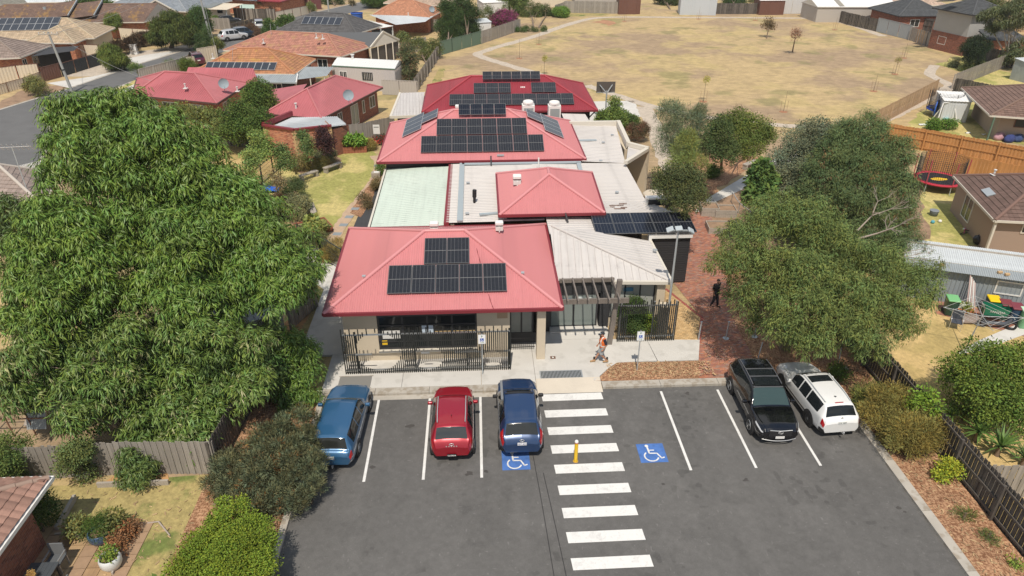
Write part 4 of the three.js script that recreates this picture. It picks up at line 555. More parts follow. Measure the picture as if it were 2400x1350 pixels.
// ---------------------------------------------------------------- houses round about
const para = (a, b, d) => [[a[0], a[2]], [b[0], b[2]], [b[0] + d[0] - a[0], b[2] + d[2] - a[2]], [d[0], d[2]]];
function house(name, label, c, h, rise, st, wm, o = {}) {      // c: eave corners in plan
const b = [(c[0][0] + c[2][0]) / 2, 0, (c[0][1] + c[2][1]) / 2], t = thing(name, label, o.cat || 'house', b, o.group), F = hipRoof(t, c, h, rise, st, { name: 'roof', ...o }), w = insetQuad(c, o.over ?? 0.5);
part(t, 'wall', wallRing(w, 0, h - 0.02), wm); t.F = F; t.w = w; for (const [s, at, ww, y0, y1, oo] of o.win || []) windowOn(t, w[s], w[(s + 1) % 4], at, ww, y0, y1, oo || {}); return t;
}
const tileSt = (key, base, cap, o = {}) => ({ m: tileMat(key, base, o), tile: 1, cap: mat(cap), trim: o.trim || M.creamTrim, cr: 0.12 });
const RIBD = { m: M.roofDusk, rib: 0.25, rw: 0.06, rh: 0.02, cap: M.capDusk, trim: mat([0.10, 0.05, 0.04]) };
function dish(label, p, turn) { const t = thing('satellite_dish', label, 'satellite dish', p, 'grey satellite dishes'); t.rotation.y = turn; const d = lathe([[0, 0], [0.2, 0.02], [0.38, 0.09], [0.5, 0.18]], 18); d.rotateX(1.25); d.translate(0, 0.75, 0); local(t, 'reflector', d, mat([0.30, 0.36, 0.40])); local(t, 'mast', [rod([0, 0, 0], [0, 0.75, -0.05], 0.03), rod([0.3, 0.05, 0.3], [0, 0.6, 0], 0.015)], M.galv); local(t, 'feed_arm', rod([0, 0.4, 0.1], [0, 0.75, 0.6], 0.015), M.galv); }
const pipe = (t, p, h = 0.5, r = 0.06) => part(t, 'vent_pipe', [rod(p, [p[0], p[1] + h, p[2]], r), rod([p[0], p[1] + h, p[2]], [p[0], p[1] + h + 0.06, p[2]], r * 1.7), cbox(0.4, 0.05, 0.4, p[0], p[1] + 0.05, p[2])], M.offwhite);
{ const t = house('brick_house', 'left red metal roofed brick unit behind the tall gum tree', [[-34.6, -73.6], [-25, -69.8], [-24.3, -78.4], [-37.1, -81]], 2.5, 1.75, RIBD, M.brick, { win: [[0, 1.7, 0.8, 0.7, 2.1], [0, 3.1, 1.9, 0.6, 2.1], [0, 6.2, 1.9, 0.3, 2.1, { pane: M.curtainPane }], [1, 1.6, 1.6, 0.8, 2.0]] });
part(t, 'roof_wing', [faceGeo([[-31.5, 2.5, -79], [-23.6, 2.5, -79.2], [-24.5, 3.4, -81.5], [-31.5, 3.6, -81.5]], RIBD)], M.roofDusk); pipe(t, [-28.73,3.34,-72.5], 0.45); pipe(t, [-24.06,2.75,-73.5], 0.45); }
dish('grey satellite dish on the left brick unit roof', [-25.21,2.88,-73.2], 0.4);
{ const t = house('brick_house', 'right red metal roofed brick unit beside the cream shed', [[-19.58, -65.7], [-13.9, -63.7], [-9.77, -75.4], [-16.4, -77]], 2.55, 1.75, RIBD, M.brickDark, { over: 0.45, win: [[1, 0.6, 1.5, 0.6, 2.1], [1, 3.0, 0.9, 0.6, 2.1], [1, 5.6, 1.5, 0.15, 2.15, { n: 2, pane: M.curtainPane }], [1, 8.0, 0.5, 0.8, 2.1, { n: 1 }], [1, 9.6, 1.2, 0.9, 2.1]] });
part(t, 'roof_wing', [faceGeo([[-20.0, 2.55, -69.6], [-17, 3.3, -69.2], [-17.2, 3.3, -74.2], [-21.1, 2.55, -75.2]].reverse(), {}), poly([[-20.0, 2.55, -69.6], [-16.5, 2.55, -68.5], [-17, 3.3, -69.2]])], M.roofDusk); part(t, 'wall', wallRing([[-19.7, -69.8], [-16.5, -69], [-17, -74], [-20.7, -75]], 0, 2.5), M.brick); pipe(t, [-16.49,2.57,-65.6], 0.9, 0.08); part(t, 'water_heater', bx(-13.6, 0, -64.8, -13.1, 1.9, -64.2), M.white); }
dish('grey satellite dish on the right brick unit roof', [-11.95,3.04,-67.2], 0.3);
{ const t = thing('brick_garage', 'brick garage with stepped white roof and cream corner bricks', 'garage', [-15.4, 0, -61.5]), A = [-18.4, -61.1], B = [-15.4, -59.6], D = [-12.5, -60.7], E = [-11.3, -62.2], K = [-16.9, -64.4];
const wall = (p, q, h) => poly([[p[0], 0, p[1]], [q[0], 0, q[1]], [q[0], h, q[1]], [p[0], h, p[1]]]); part(t, 'wall', [wall(A, B, 2.75), wall(B, D, 2.75), wall(D, [-13.4, -62.6], 2.75), wall([-18.2, -63], A, 2.75)], M.brick);
part(t, 'coping', [bar([...A.slice(0, 1), 2.82, A[1]], [B[0], 2.82, B[1]], 0.3, 0.14), bar([B[0], 2.82, B[1]], [D[0], 2.82, D[1]], 0.3, 0.14), bar([A[0], 2.82, A[1]], [-16.6, 3.0, -64.2], 0.26, 0.4)], M.maroon);
part(t, 'roof', faceGeo([[-17.9, 2.55, -61.3], [-15.4, 2.55, -60.1], [-11.4, 2.55, -61.7], [-12.6, 2.65, -64], [-16.6, 2.65, -64]], { rib: 0.16, rw: 0.08, rh: 0.03 }), M.zinc); part(t, 'wall', [wall([-12.5, -60.9], E, 2.4), wall(E, [-12.4, -64], 2.4)], M.brickDark);
for (let i = 0; i < 15; i++) for (const [p, u] of [[A, [0.89, 0.45]], [B, [-0.89, -0.45]], [B, [0.94, -0.35]], [D, [-0.94, 0.35]]]) { const w = i % 2 ? 0.34 : 0.2, y = 0.1 + i * 0.172, n = [-u[1], u[0]].map((k) => k * (u[0] > 0 ? 1 : -1)); const q = [p[0] + u[0] * w, p[1] + u[1] * w], s = 0.02; part(t, 'quoin', prism([[p[0] + n[0] * s, p[1] + n[1] * s], [q[0] + n[0] * s, q[1] + n[1] * s], [q[0] - n[0] * 0.02, q[1] - n[1] * 0.02], [p[0] - n[0] * 0.02, p[1] - n[1] * 0.02]], y, y + 0.165), M.quoin); } }
{ const t = thing('long_shed', 'long pale metal shed with two small windows', 'shed', [-13, 0, -87]), c = [[-16.9, -86.3], [-9.35, -84.0], [-8.6, -88.6], [-16.2, -90.8]];
part(t, 'wall', [wallRing(c, 0, 2.55), ribs([[c[0][0], 0, c[0][1]], [c[1][0], 0, c[1][1]], [c[1][0], 2.5, c[1][1]], [c[0][0], 2.5, c[0][1]]], 0.22, 0.08, 0.03)], mat([0.56, 0.53, 0.52], { roughness: 0.6 })); part(t, 'wall', ribs([[c[1][0], 0, c[1][1]], [c[2][0], 0, c[2][1]], [c[2][0], 2.5, c[2][1]], [c[1][0], 2.5, c[1][1]]], 0.22, 0.08, 0.03), M.sheetGrey);
const y = 2.62, r = (p) => [p[0], y, p[1]], m0 = mid(r(c[0]), r(c[3])), m1 = mid(r(c[1]), r(c[2])); m0[1] = m1[1] = 3.15; part(t, 'roof', [faceGeo([r(c[0]), r(c[1]), m1, m0], { rib: 0.3, rw: 0.08, rh: 0.03 }), faceGeo([r(c[2]), r(c[3]), m0, m1], { rib: 0.3, rw: 0.08, rh: 0.03 }), poly([r(c[1]), r(c[2]), m1])], mat([0.72, 0.73, 0.72], { roughness: 0.5 })); part(t, 'gutter', bar(r(c[0]), r(c[1]), 0.1, 0.12), M.sheetGreen);
windowOn(t, c[0], c[1], 0.9, 1.0, 1.2, 2.1, { m: M.offwhite }); windowOn(t, c[0], c[1], 3.8, 1.3, 1.2, 2.1, { m: M.charcoal }); pipe(t, [-14.6, 3.05, -87.8], 0.5, 0.15); }
{ const st = tileSt('rust', [0.42, 0.20, 0.10], [0.44, 0.20, 0.10], { s: 2, stain: [0.48, 0.29, 0.08] }), t = house('brick_house', 'orange brown tiled house with a row of panels and grey verandah', [[-32, -83], [-20.2, -82], [-19.5, -90.2], [-31.5, -91]], 2.6, 2.0, st, M.brickDark, { inset: 1.05 }); panels(t, t.F.front, [-30.51,2.75,-83.4], 10, 1, 0.78, 1.35, { m: M.cellsBlue });
part(t, 'verandah_roof', [faceGeo([[-27, 2.25, -80.6], [-19.6, 2.25, -79.6], [-20, 2.62, -82.2], [-27, 2.62, -82.6]], { rib: 0.25, rw: 0.05, rh: 0.02 }), faceGeo([[-20.2, 2.3, -80.5], [-16.7, 2.4, -82.0], [-16.6, 2.55, -86], [-20, 2.62, -86]], { rib: 0.25, rw: 0.05, rh: 0.02 })], M.zincGrey); part(t, 'fascia', [bar([-19.6, 2.2, -79.6], [-19.9, 2.6, -82], 0.1, 0.2)], M.white); part(t, 'gutter', bar([-27, 2.2, -80.6], [-19.6, 2.2, -79.6], 0.1, 0.15), M.gutterGrey);
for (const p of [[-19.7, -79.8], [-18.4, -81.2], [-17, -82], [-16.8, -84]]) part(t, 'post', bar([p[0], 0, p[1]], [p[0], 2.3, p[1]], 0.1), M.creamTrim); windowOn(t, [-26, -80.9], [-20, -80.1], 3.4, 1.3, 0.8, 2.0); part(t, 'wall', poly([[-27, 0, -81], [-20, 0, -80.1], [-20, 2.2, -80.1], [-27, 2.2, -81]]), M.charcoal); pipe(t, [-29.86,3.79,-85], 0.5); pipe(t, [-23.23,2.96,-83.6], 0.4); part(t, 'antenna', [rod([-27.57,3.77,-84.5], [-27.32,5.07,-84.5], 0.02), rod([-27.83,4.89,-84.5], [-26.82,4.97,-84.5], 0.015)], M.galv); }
{ const st = tileSt('terra', [0.40, 0.19, 0.14], [0.40, 0.20, 0.14], { s: 3, stain: [0.42, 0.27, 0.13] }), t = house('brick_house', 'long terracotta tiled house with a gabled screened verandah', [[-32.7, -97.3], [-16.7, -92.3], [-13.6, -99.6], [-29, -105]], 2.5, 1.9, st, M.brickDark, { win: [[0, 9, 1.6, 0.9, 2.0], [0, 12.5, 1.4, 0.9, 2.0]] });
part(t, 'verandah_roof', [faceGeo([[-25, 2.9, -97.6], [-13.9, 2.5, -98.4], [-12.4, 4.0, -101.2], [-25.6, 4.1, -100.4]], { rib: 0.25, rw: 0.05, rh: 0.02 }), faceGeo([[-10.6, 2.5, -104], [-25, 2.5, -104], [-25.6, 4.1, -100.4], [-12.4, 4.0, -101.2]], { rib: 0.25, rw: 0.05, rh: 0.02 })], mat([0.10, 0.105, 0.11], { roughness: 0.5 })); part(t, 'gable', [poly([[-13.9, 2.4, -98.4], [-10.6, 2.4, -104], [-12.4, 3.95, -101.2]])], M.creamTrim); part(t, 'barge_board', [bar([-13.9, 2.5, -98.4], [-12.4, 4.05, -101.2], 0.16, 0.2), bar([-12.4, 4.05, -101.2], [-10.6, 2.5, -104], 0.16, 0.2)], M.creamTrim);
for (const p of [[-13.9, -98.4], [-13.1, -99.8], [-12.2, -101.3], [-11.4, -102.6], [-10.7, -104]]) part(t, 'post', bar([p[0], 0, p[1]], [p[0], 2.45, p[1]], 0.14), M.creamTrim); part(t, 'screen', poly([[-13.95, 0.1, -98.6], [-10.8, 0.1, -104], [-10.8, 2.3, -104], [-13.95, 2.3, -98.6]]), mat([0.10, 0.09, 0.08])); for (const p of [[-27.31,3.36,-97], [-20.05,4.26,-95], [-19.27,4.15,-95]]) pipe(t, p, 0.5); part(t, 'antenna', rod([-26.71,4.08,-99], [-26.64,5.51,-99], 0.025), M.galv); }
{ const st = tileSt('slate', [0.10, 0.098, 0.10], [0.11, 0.11, 0.11], { s: 4 }), t = house('brick_house', 'charcoal tiled house with six old panels, mid street', [[-29.6, -112.2], [-17.2, -109.2], [-14.3, -116], [-26.5, -120]], 2.5, 2.2, st, M.brick); panels(t, t.F.front, [-25.75,3.02,-112.9], 6, 1, 1.0, 1.7, { m: M.cellsBlue }); part(t, 'patio_roof', faceGeo([[-16.3, 2.3, -113.4], [-12.6, 2.4, -116.8], [-17.5, 2.7, -121], [-20, 2.8, -117]], { rib: 0.3, rw: 0.06, rh: 0.02 }), M.white); for (const p of [[-14.4, -115], [-12.8, -116.8]]) part(t, 'post', bar([p[0], 0, p[1]], [p[0], 2.3, p[1]], 0.14), M.galv); part(t, 'blind', poly([[-15.8, 0.2, -113.9], [-12.9, 0.2, -116.6], [-12.9, 2.2, -116.6], [-15.8, 2.2, -113.9]]), M.black); }
{ const st = tileSt('clay', [0.46, 0.22, 0.13], [0.46, 0.22, 0.13], { s: 5 }), t = house('brick_house', 'clay tiled house with grey patio roof and blue tank, top of picture', [[-17.2, -127.4], [-7.4, -124.4], [-5.4, -132.6], [-16.6, -135.5]], 2.5, 2.0, st, M.brick); part(t, 'patio_roof', [faceGeo([[-12.5, 2.2, -119.2], [-8, 2.3, -121.4], [-6.9, 2.6, -125.2], [-17.6, 2.7, -126.8]], { rib: 0.3, rw: 0.06, rh: 0.02 })], M.zinc); pipe(t, [-11,2.6,-125.5], 0.5); }
{ const st = tileSt('dun', [0.45, 0.34, 0.26], [0.45, 0.35, 0.28], { s: 6 }); house('brick_house', 'pale dun tiled house behind the clay tiled house, top edge', [[-17, -143], [-3.5, -137.5], [-1, -147], [-14, -153]], 2.5, 2.3, st, M.brick); }
dish('grey satellite dish on the clay tiled house at the top', [-7.25,2.57,-128], 0.4);
{ const t = thing('water_tank', 'blue open frame tank beside the clay tiled house', 'tank', [-21.27,0,-137.33]); local(t, 'tank', lathe([[0, 0.1], [1.0, 0.1], [1.05, 1.5], [0.98, 1.5], [0.95, 0.3], [0, 0.3]], 16), M.blueBright); local(t, 'rim', lathe([[1.0, 1.5], [1.12, 1.5], [1.12, 1.62], [1.0, 1.62]], 16), M.blueBright); }
// across the street
{ const st = tileSt('tan', [0.46, 0.36, 0.25], [0.48, 0.40, 0.28], { s: 7 }), t = house('brick_house', 'tan tiled corner house with a double row of panels', [[-68, -106], [-53.5, -107.2], [-54.6, -116.3], [-69, -115.5]], 2.5, 2.1, st, M.render, { win: [[0, 9.5, 2.4, 0.3, 2.1, { m: M.sheetBrown }]] }); panels(t, t.F.front, [-68.4, 3.2, -108], 9, 2, 1.0, 1.55, { m: M.cellsBlue });
const F = hipRoof(t, [[-61.5, -103.8], [-54.4, -103.5], [-54.6, -110.5], [-61.5, -110.9]], 2.5, 1.7, st, { name: 'roof_wing', axis: 'z' }); part(t, 'wall', wallRing([[-61, -104.3], [-55, -104], [-55, -109], [-61, -109]], 0, 2.45), M.brick); part(t, 'carport_roof', poly([[-66, 2.3, -102.2], [-60.6, 2.3, -101.8], [-60, 2.4, -105.5], [-66, 2.4, -106]]), M.zinc); }
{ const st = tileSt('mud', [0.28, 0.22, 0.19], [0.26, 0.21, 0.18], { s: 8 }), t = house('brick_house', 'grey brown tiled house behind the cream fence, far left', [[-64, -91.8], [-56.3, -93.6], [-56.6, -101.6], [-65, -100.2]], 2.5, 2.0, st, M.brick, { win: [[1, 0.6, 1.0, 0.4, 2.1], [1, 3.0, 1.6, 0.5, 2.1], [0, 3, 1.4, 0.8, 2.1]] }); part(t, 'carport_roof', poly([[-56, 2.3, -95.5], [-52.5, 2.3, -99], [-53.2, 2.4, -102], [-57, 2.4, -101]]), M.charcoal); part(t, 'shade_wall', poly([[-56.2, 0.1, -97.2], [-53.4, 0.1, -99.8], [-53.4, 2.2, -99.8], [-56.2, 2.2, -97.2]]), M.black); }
{ const st = tileSt('umber', [0.17, 0.11, 0.085], [0.2, 0.13, 0.1], { s: 9, stain: [0.34, 0.2, 0.06] }), t = house('brick_house', 'long umber tiled house with two raised clerestory roofs', [[-80, -121.5], [-52.5, -121.8], [-50.5, -130.5], [-80, -130.5]], 2.5, 2.2, st, M.brick, { gable: [0, 1], gm: M.sheetGrey }); panels(t, t.F.front, [-66.35,2.58,-123.3], 4, 1, 1.0, 1.6, { m: M.cellsBlue });
for (const x of [-64.2, -60.2]) { const g = [[x - 4, 4.2, -126.2], [x, 4.2, -126.2], [x, 3.1, -122], [x - 4, 3.1, -122]], pts = [[x - 4.4, 3.0, -122.2], [x, 3.5, -122.2], [x, 5.3, -126.3], [x - 4.4, 4.7, -126.3]]; part(t, 'clerestory_roof', [faceGeo(pts, st)], st.m); part(t, 'clerestory_window', poly([[x + 0.02, 2.9, -122.2], [x + 0.02, 4.6, -126.3], [x + 0.02, 5.3, -126.3], [x + 0.02, 3.5, -122.2]]), M.pane); part(t, 'fascia', bar([x + 0.05, 3.5, -122.2], [x + 0.05, 5.3, -126.3], 0.1, 0.2), M.gutterGrey); }
part(t, 'chimney_flue', [rod([-68.75,3.2,-125], [-68.95,4.49,-125], 0.28, 0.24)], M.zincGrey); pipe(t, [-68.84,3.13,-125], 0.1, 0.5); }
{ const st = tileSt('bluegrey', [0.25, 0.28, 0.31], [0.3, 0.32, 0.34], { s: 10 }), t = house('brick_house', 'blue grey tiled house with a white gable behind the willow', [[-66, -137], [-49.5, -132.5], [-46, -147], [-64, -150]], 2.6, 2.9, st, M.render); part(t, 'gable_roof', [faceGeo([[-58, 2.7, -134], [-54.5, 4.4, -134], [-54.5, 4.4, -141], [-58, 2.7, -141]].reverse(), {}), faceGeo([[-51, 2.7, -132.2], [-51, 2.7, -141], [-54.5, 4.4, -141], [-54.5, 4.4, -133]], {})], st.m); part(t, 'gable', poly([[-58, 2.4, -133.9], [-51, 2.4, -132.2], [-54.5, 4.2, -133]]), M.render); part(t, 'barge_board', [bar([-58.2, 2.6, -133.8], [-54.5, 4.45, -132.9], 0.16, 0.2), bar([-54.5, 4.45, -132.9], [-50.8, 2.6, -132], 0.16, 0.2)], M.creamTrim); }
{ const st = { m: M.zinc, rib: 0.4, rw: 0.08, rh: 0.02, cap: M.zinc, trim: M.creamTrim }; house('brick_house', 'white metal roofed house behind the umber tiled house', [[-87, -146], [-66, -147], [-66, -158], [-86, -157]], 2.6, 2.3, st, M.brick); }
{ const st = tileSt('olive', [0.26, 0.25, 0.21], [0.27, 0.26, 0.22], { s: 11 }); house('brick_house', 'olive grey tiled house in the top left corner', [[-108, -140], [-86, -136.5], [-82, -152], [-106, -156]], 2.6, 3.0, st, M.brick); }
{ const st = { m: M.roofRed, rib: 0.3, rw: 0.06, rh: 0.02, cap: M.capRed, trim: M.maroon }, t = house('brick_house', 'crimson metal roofed house with eight panels at the top', [[-48.5, -150], [-36.5, -145], [-33.6, -155.5], [-48, -160]], 2.6, 2.4, st, M.brick); panels(t, t.F.front, [-48.66,1.69,-150.2], 8, 1, 1.0, 1.5, { m: M.cellsBlue }); part(t, 'tarpaulin', poly([[-44.5, 1.4, -146], [-41.5, 1.4, -145], [-42, 1.9, -147], [-45, 1.9, -148]]), mat([0.4, 0.52, 0.46])); }
{ const t = thing('carport', 'cream flat carport roof over a white van near the top', 'carport', [-46, 0, -137]); part(t, 'roof', faceGeo([[-50, 2.6, -136.2], [-43.4, 2.6, -134.6], [-42.2, 2.8, -141], [-49.4, 2.8, -143]], { rib: 0.4, rw: 0.08, rh: 0.03 }), M.sheetCream); part(t, 'skylight', poly([[-48.2, 2.72, -136.6], [-46.6, 2.72, -136.3], [-46, 2.9, -141.5], [-47.8, 2.9, -142]]), mat([0.2, 0.22, 0.22])); for (const p of [[-49.7, -136.5], [-43.6, -135], [-42.5, -140.6], [-49, -142]]) part(t, 'post', bar([p[0], 0, p[1]], [p[0], 2.6, p[1]], 0.12), M.galv); }
// near left
{ const st = tileSt('near', [0.30, 0.24, 0.21], [0.5, 0.45, 0.4], { s: 12 }), t = house('brick_house', 'mauve grey tiled house behind the gum tree at the left edge', [[-40, -46], [-28, -44], [-30.3, -50.4], [-42, -52.5]], 2.5, 1.6, st, M.brick, { axis: 'x' }); }
// near right
{ const st = tileSt('choc', [0.155, 0.098, 0.08], [0.2, 0.12, 0.095], { s: 13 }), t = house('rendered_house', 'tan walled house with chocolate tiled roof beside the trampoline', [[31.7, -38.8], [45, -36.4], [47.4, -44.2], [33.9, -46.7]], 2.5, 1.75, st, mat([0.36, 0.27, 0.215], { roughness: 0.9 }), { inset: 1, over: 0.35, win: [[3, 2.0, 1.6, 0.5, 2.1, { m: M.offwhite }], [0, 1.5, 3.2, 1.6, 2.2, { m: M.creamTrim, n: 3 }]] });
part(t, 'verandah_post', bar([31.9, 0, -38.9], [31.9, 2.45, -38.9], 0.14), M.creamTrim); part(t, 'roof_vent', (() => { const f = t.F.left, b = basis(f), c = lift(b, 4.2, 0.9, 0.08), g = cbox(1.2, 0.5, 0.06); g.applyMatrix4(new THREE.Matrix4().makeBasis(b.u, b.v, b.n).setPosition(V(c))); return g; })(), M.galv); pipe(t, mid(t.F.left[0], t.F.left[2] || t.F.left[1], 0.45), 0.35); }
{ const st = tileSt('cocoa', [0.19, 0.12, 0.095], [0.2, 0.13, 0.1], { s: 14 }), t = house('rendered_house', 'tan house with brown roof and cluttered verandah at right edge', [[46.7, -62], [60, -57], [64, -68], [50.5, -72.5]], 2.5, 2.0, st, mat([0.38, 0.31, 0.25], { roughness: 0.9 }), { over: 1.3, win: [[0, 1.2, 2.6, 1.3, 2.1, { m: M.sheetBrown }]] }); part(t, 'verandah_post', bar([47, 0, -61.8], [47, 2.4, -61.8], 0.12), M.sheetGreen); }
{ const t = thing('long_shed', 'old grey corrugated shed with wooden battens on its roof', 'shed', [27, 0, -33]), a = [23.7, -34.3], b = [34, -30.1], u = [0.926, 0.378], n = [0.378, -0.926], P = (p, k, y) => [p[0] + n[0] * k, y, p[1] + n[1] * k];
part(t, 'roof', [faceGeo([P(a, -0.35, 2.05), P(b, -0.35, 2.05), P(b, 0.5, 2.2), P(a, 0.5, 2.2)], { rib: 0.11, rw: 0.07, rh: 0.02 })], M.zincGrey); part(t, 'roof', [faceGeo([P(a, 0.5, 2.22), P(b, 0.5, 2.22), P(b, 2.4, 2.55), P(a, 2.4, 2.55)], { rib: 0.11, rw: 0.07, rh: 0.02 })], M.zinc); part(t, 'wall', [poly([P(a, 0, 0), P(b, 0, 0), P(b, 0, 2.1), P(a, 0, 2.1)]), ribs([P(a, 0, 0), P(b, 0, 0), P(b, 0, 2.1), P(a, 0, 2.1)], 0.22, 0.08, 0.03), poly([P(a, 0, 0), P(a, 2.3, 0), P(a, 2.3, 2.5), P(a, 0, 2.1)]), poly([P(b, 0, 0), P(b, 2.3, 0), P(b, 2.3, 2.5), P(b, 0, 2.1)])], mat([0.27, 0.31, 0.34], { roughness: 0.7 }));
part(t, 'roof_batten', [bar(P(a, 2.0, 2.52), P(b, 2.0, 2.52), 0.08)], M.sleeper); windowOn(t, [a[0], a[1]], [b[0], b[1]], 4.6, 1.3, 1.0, 1.8, { n: 1, pane: mat([0.3, 0.34, 0.36], { roughness: 0.4 }) }); }
for (const [p, l] of [[[25.41,2.16,-33.71], 'nearest the big tree'], [[28.02,2.16,-32.67], 'left of the pair'], [[28.25,2.16,-32.41], 'right of the pair']]) { const t = thing('brick', 'loose tan brick on the corrugated shed roof, ' + l, 'brick', p, 'loose bricks on the shed roof'); local(t, 'block', cbox(0.24, 0.1, 0.14, 0, 0.06, 0), M.quoin); }
// far right and beyond the park
{ const st = tileSt('ink', [0.075, 0.08, 0.085], [0.09, 0.095, 0.1], { s: 15, trim: M.charcoal }), t = house('two_storey_house', 'two storey grey house with dark roof beyond the park', [[67.5, -108.6], [68.8, -101], [75.5, -101.6], [75.5, -110]], 5.6, 1.6, st, M.renderGrey, { over: 0.6, inset: 1 }); part(t, 'brick_base', wallRing(insetQuad([[67.5, -108.6], [68.8, -101], [75.5, -101.6], [75.5, -110]], 0.55), 0, 2.6), M.brickDark); part(t, 'roof_wing', [faceGeo([[70.2, 2.7, -98.4], [75.4, 2.7, -96.6], [75, 3.7, -101.4], [70.4, 3.7, -101.2]], st)], st.m); part(t, 'wall', wallRing([[70.6, -101], [70.6, -98.8], [75, -97.2], [75, -101]], 0, 2.6), M.brick); panels(t, t.F.left, [68.9, 6.3, -106], 3, 1, 1.0, 1.7, { m: M.cellsBlue }); windowOn(t, t.w[3], t.w[0], 2.4, 1.4, 4.0, 4.8, { n: 2 }); windowOn(t, t.w[0], t.w[1], 1.5, 1.6, 0.9, 2.0, {}); }
{ const st = tileSt('ink', [0.075, 0.08, 0.085], [0.09, 0.095, 0.1], {}); house('brick_house', 'low dark roofed house left of the two storey house', [[70.2, -121.5], [79, -121.5], [81, -132], [70, -131.5]], 2.6, 2.2, { ...st, trim: M.charcoal }, M.brickDark, { win: [[0, 2, 1.6, 0.8, 2.0]] }); }
{ const st = tileSt('sand', [0.5, 0.38, 0.3], [0.5, 0.4, 0.32], { s: 16 }); house('brick_house', 'pale sand tiled house behind the two storey house', [[66, -136], [86, -134], [86, -148], [66, -149]], 2.6, 3.0, st, M.render); }
{ const t = house('metal_shed', 'long white roofed shed beyond the park fence', [[61.5, -133], [76, -132], [76, -139], [61.5, -140]], 2.6, 1.0, { m: M.white, rib: 0.5, rw: 0.1, rh: 0.03, trim: M.sheetGrey, cap: M.white }, M.sheetGrey, { gable: [1, 1], over: 0.1, cat: 'shed' }); for (const x of [65.5, 69.5]) part(t, 'skylight', poly([[x, 2.75, -133], [x + 0.9, 2.75, -133], [x + 0.9, 3.66, -136.2], [x, 3.66, -136.2]]), mat([0.3, 0.28, 0.24])); }
function shed(name, label, base, w, d, h, wm, rm, turn = 0, cat = 'shed') { const t = thing(name, label, cat, base, null, turn); local(t, 'wall', [wallRing([[-w / 2, d / 2], [w / 2, d / 2], [w / 2, -d / 2], [-w / 2, -d / 2]], 0, h), ribs([[-w / 2, 0, d / 2], [w / 2, 0, d / 2], [w / 2, h, d / 2], [-w / 2, h, d / 2]], 0.3, 0.1, 0.03)], wm); const e = 0.12, g = [[-w / 2 - e, h, d / 2 + e], [w / 2 + e, h, d / 2 + e], [w / 2 + e, h + 0.35, -d / 2 - e], [-w / 2 - e, h + 0.35, -d / 2 - e]]; local(t, 'roof', faceGeo(g, { rib: 0.3, rw: 0.08, rh: 0.03 }), rm); local(t, 'gable', [poly([[w / 2, h, d / 2], [w / 2, h, -d / 2], [w / 2, h + 0.3, -d / 2]]), poly([[-w / 2, h, d / 2], [-w / 2, h, -d / 2], [-w / 2, h + 0.3, -d / 2]])], wm); local(t, 'door', cbox(w * 0.4, h * 0.85, 0.03, w * 0.1, h * 0.43, d / 2 + 0.04), wm); return t; }
shed('garden_shed', 'brown metal shed at the end of the grey park fence', [29.84,0,-146.1], 4.2, 3, 3.1, M.sheetBrown, M.zinc); shed('garden_shed', 'pale grey shed standing beyond the park path', [43.09,0,-144.87], 6.8, 4, 3.3, mat([0.52, 0.56, 0.60]), M.zinc, -0.16); shed('garden_shed', 'brown shed with white roof on the far park boundary', [56.94,0,-144.18], 4.8, 3.5, 2.6, M.sheetBrown, M.white); shed('garden_shed', 'small pale shed behind the dark park fence', [72.26,0,-142.28], 2.6, 2.4, 2.2, M.sheetBlue, M.white, -0.5); shed('garden_shed', 'white garden shed behind the blue trampoline', [48.32,0,-69.98], 2.4, 2.6, 2.1, M.sheetWhite, M.white, -0.25); shed('garden_shed', 'small white gabled shed behind the dark cypress', [1.13,0,-121.81], 2.4, 2, 2.2, M.white, M.zinc, 0.4); shed('garden_shed', 'grey corrugated shed at the far right edge', [68.26,0,-85.95], 3, 3, 2.2, M.zincGrey, M.zinc, 0.2); shed('garden_shed', 'low blue roofed shed behind the big pale gum', [75.33,0,-102.38], 5, 3, 2.0, M.sheetBlue, mat([0.18, 0.24, 0.3]), -0.5); shed('garden_shed', 'red roofed outbuilding past the white park fence', [73.17,0,-155.77], 9, 5, 2.3, M.brickDark, mat([0.2, 0.16, 0.16]), -0.1); shed('garden_shed', 'white roofed outbuilding behind the bougainvillea', [3.49,0,-145.68], 5, 4, 2.4, M.offwhite, M.white, 0.3); shed('garden_shed', 'pale wall outbuilding above the grey park fence', [14.45,0,-157.35], 9, 4, 2.5, M.sheetCream, M.white, 0.05); shed('garden_shed', 'grey low outbuilding behind the grey park fence', [25.35,0,-155.51], 10, 4, 2.2, M.sheetGrey, M.zinc, 0.0);
shed('garden_shed', 'grey metal shed behind the paling fence under the gum tree', [-12.6, 0, -30.8], 4.6, 3.2, 2.1, mat([0.34, 0.34, 0.33]), M.zincGrey, 0.5);
// ---------------------------------------------------------------- fences
const gp = (...a) => a.map((p) => [p[0], p[p.length - 1]]);
fence('dark weathered paling fence along the right side of the car park', [[18.48, -8], [18.48, -27.5], [18.6, -33]], { m: M.palDark, h: 1.8, each: true, w: 0.1, side: -1, plinth: true });
fence('grey timber side fence with rails behind the spiky yuccas', [[18.6, -18.9], [27, -18.5]], { m: M.palGrey, h: 1.6, each: true, w: 0.14, side: -1 });
fence('fresh orange timber fence, the upper of two near the red trampoline', gp([37.11,0,-62.31], [39.87,0,-60.03], [45.86,0,-53.96]), { m: M.palNew, h: 1.9, w: 0.13, side: 1 });
fence('orange timber fence with pale rails behind the red trampoline', gp([36.73,0,-54.52], [38.89,0,-53.28], [40.82,0,-51.32], [43.24,0,-49.35]), { m: M.palNew, h: 1.8, w: 0.13, side: -1, railM: mat([0.5, 0.4, 0.26]) });
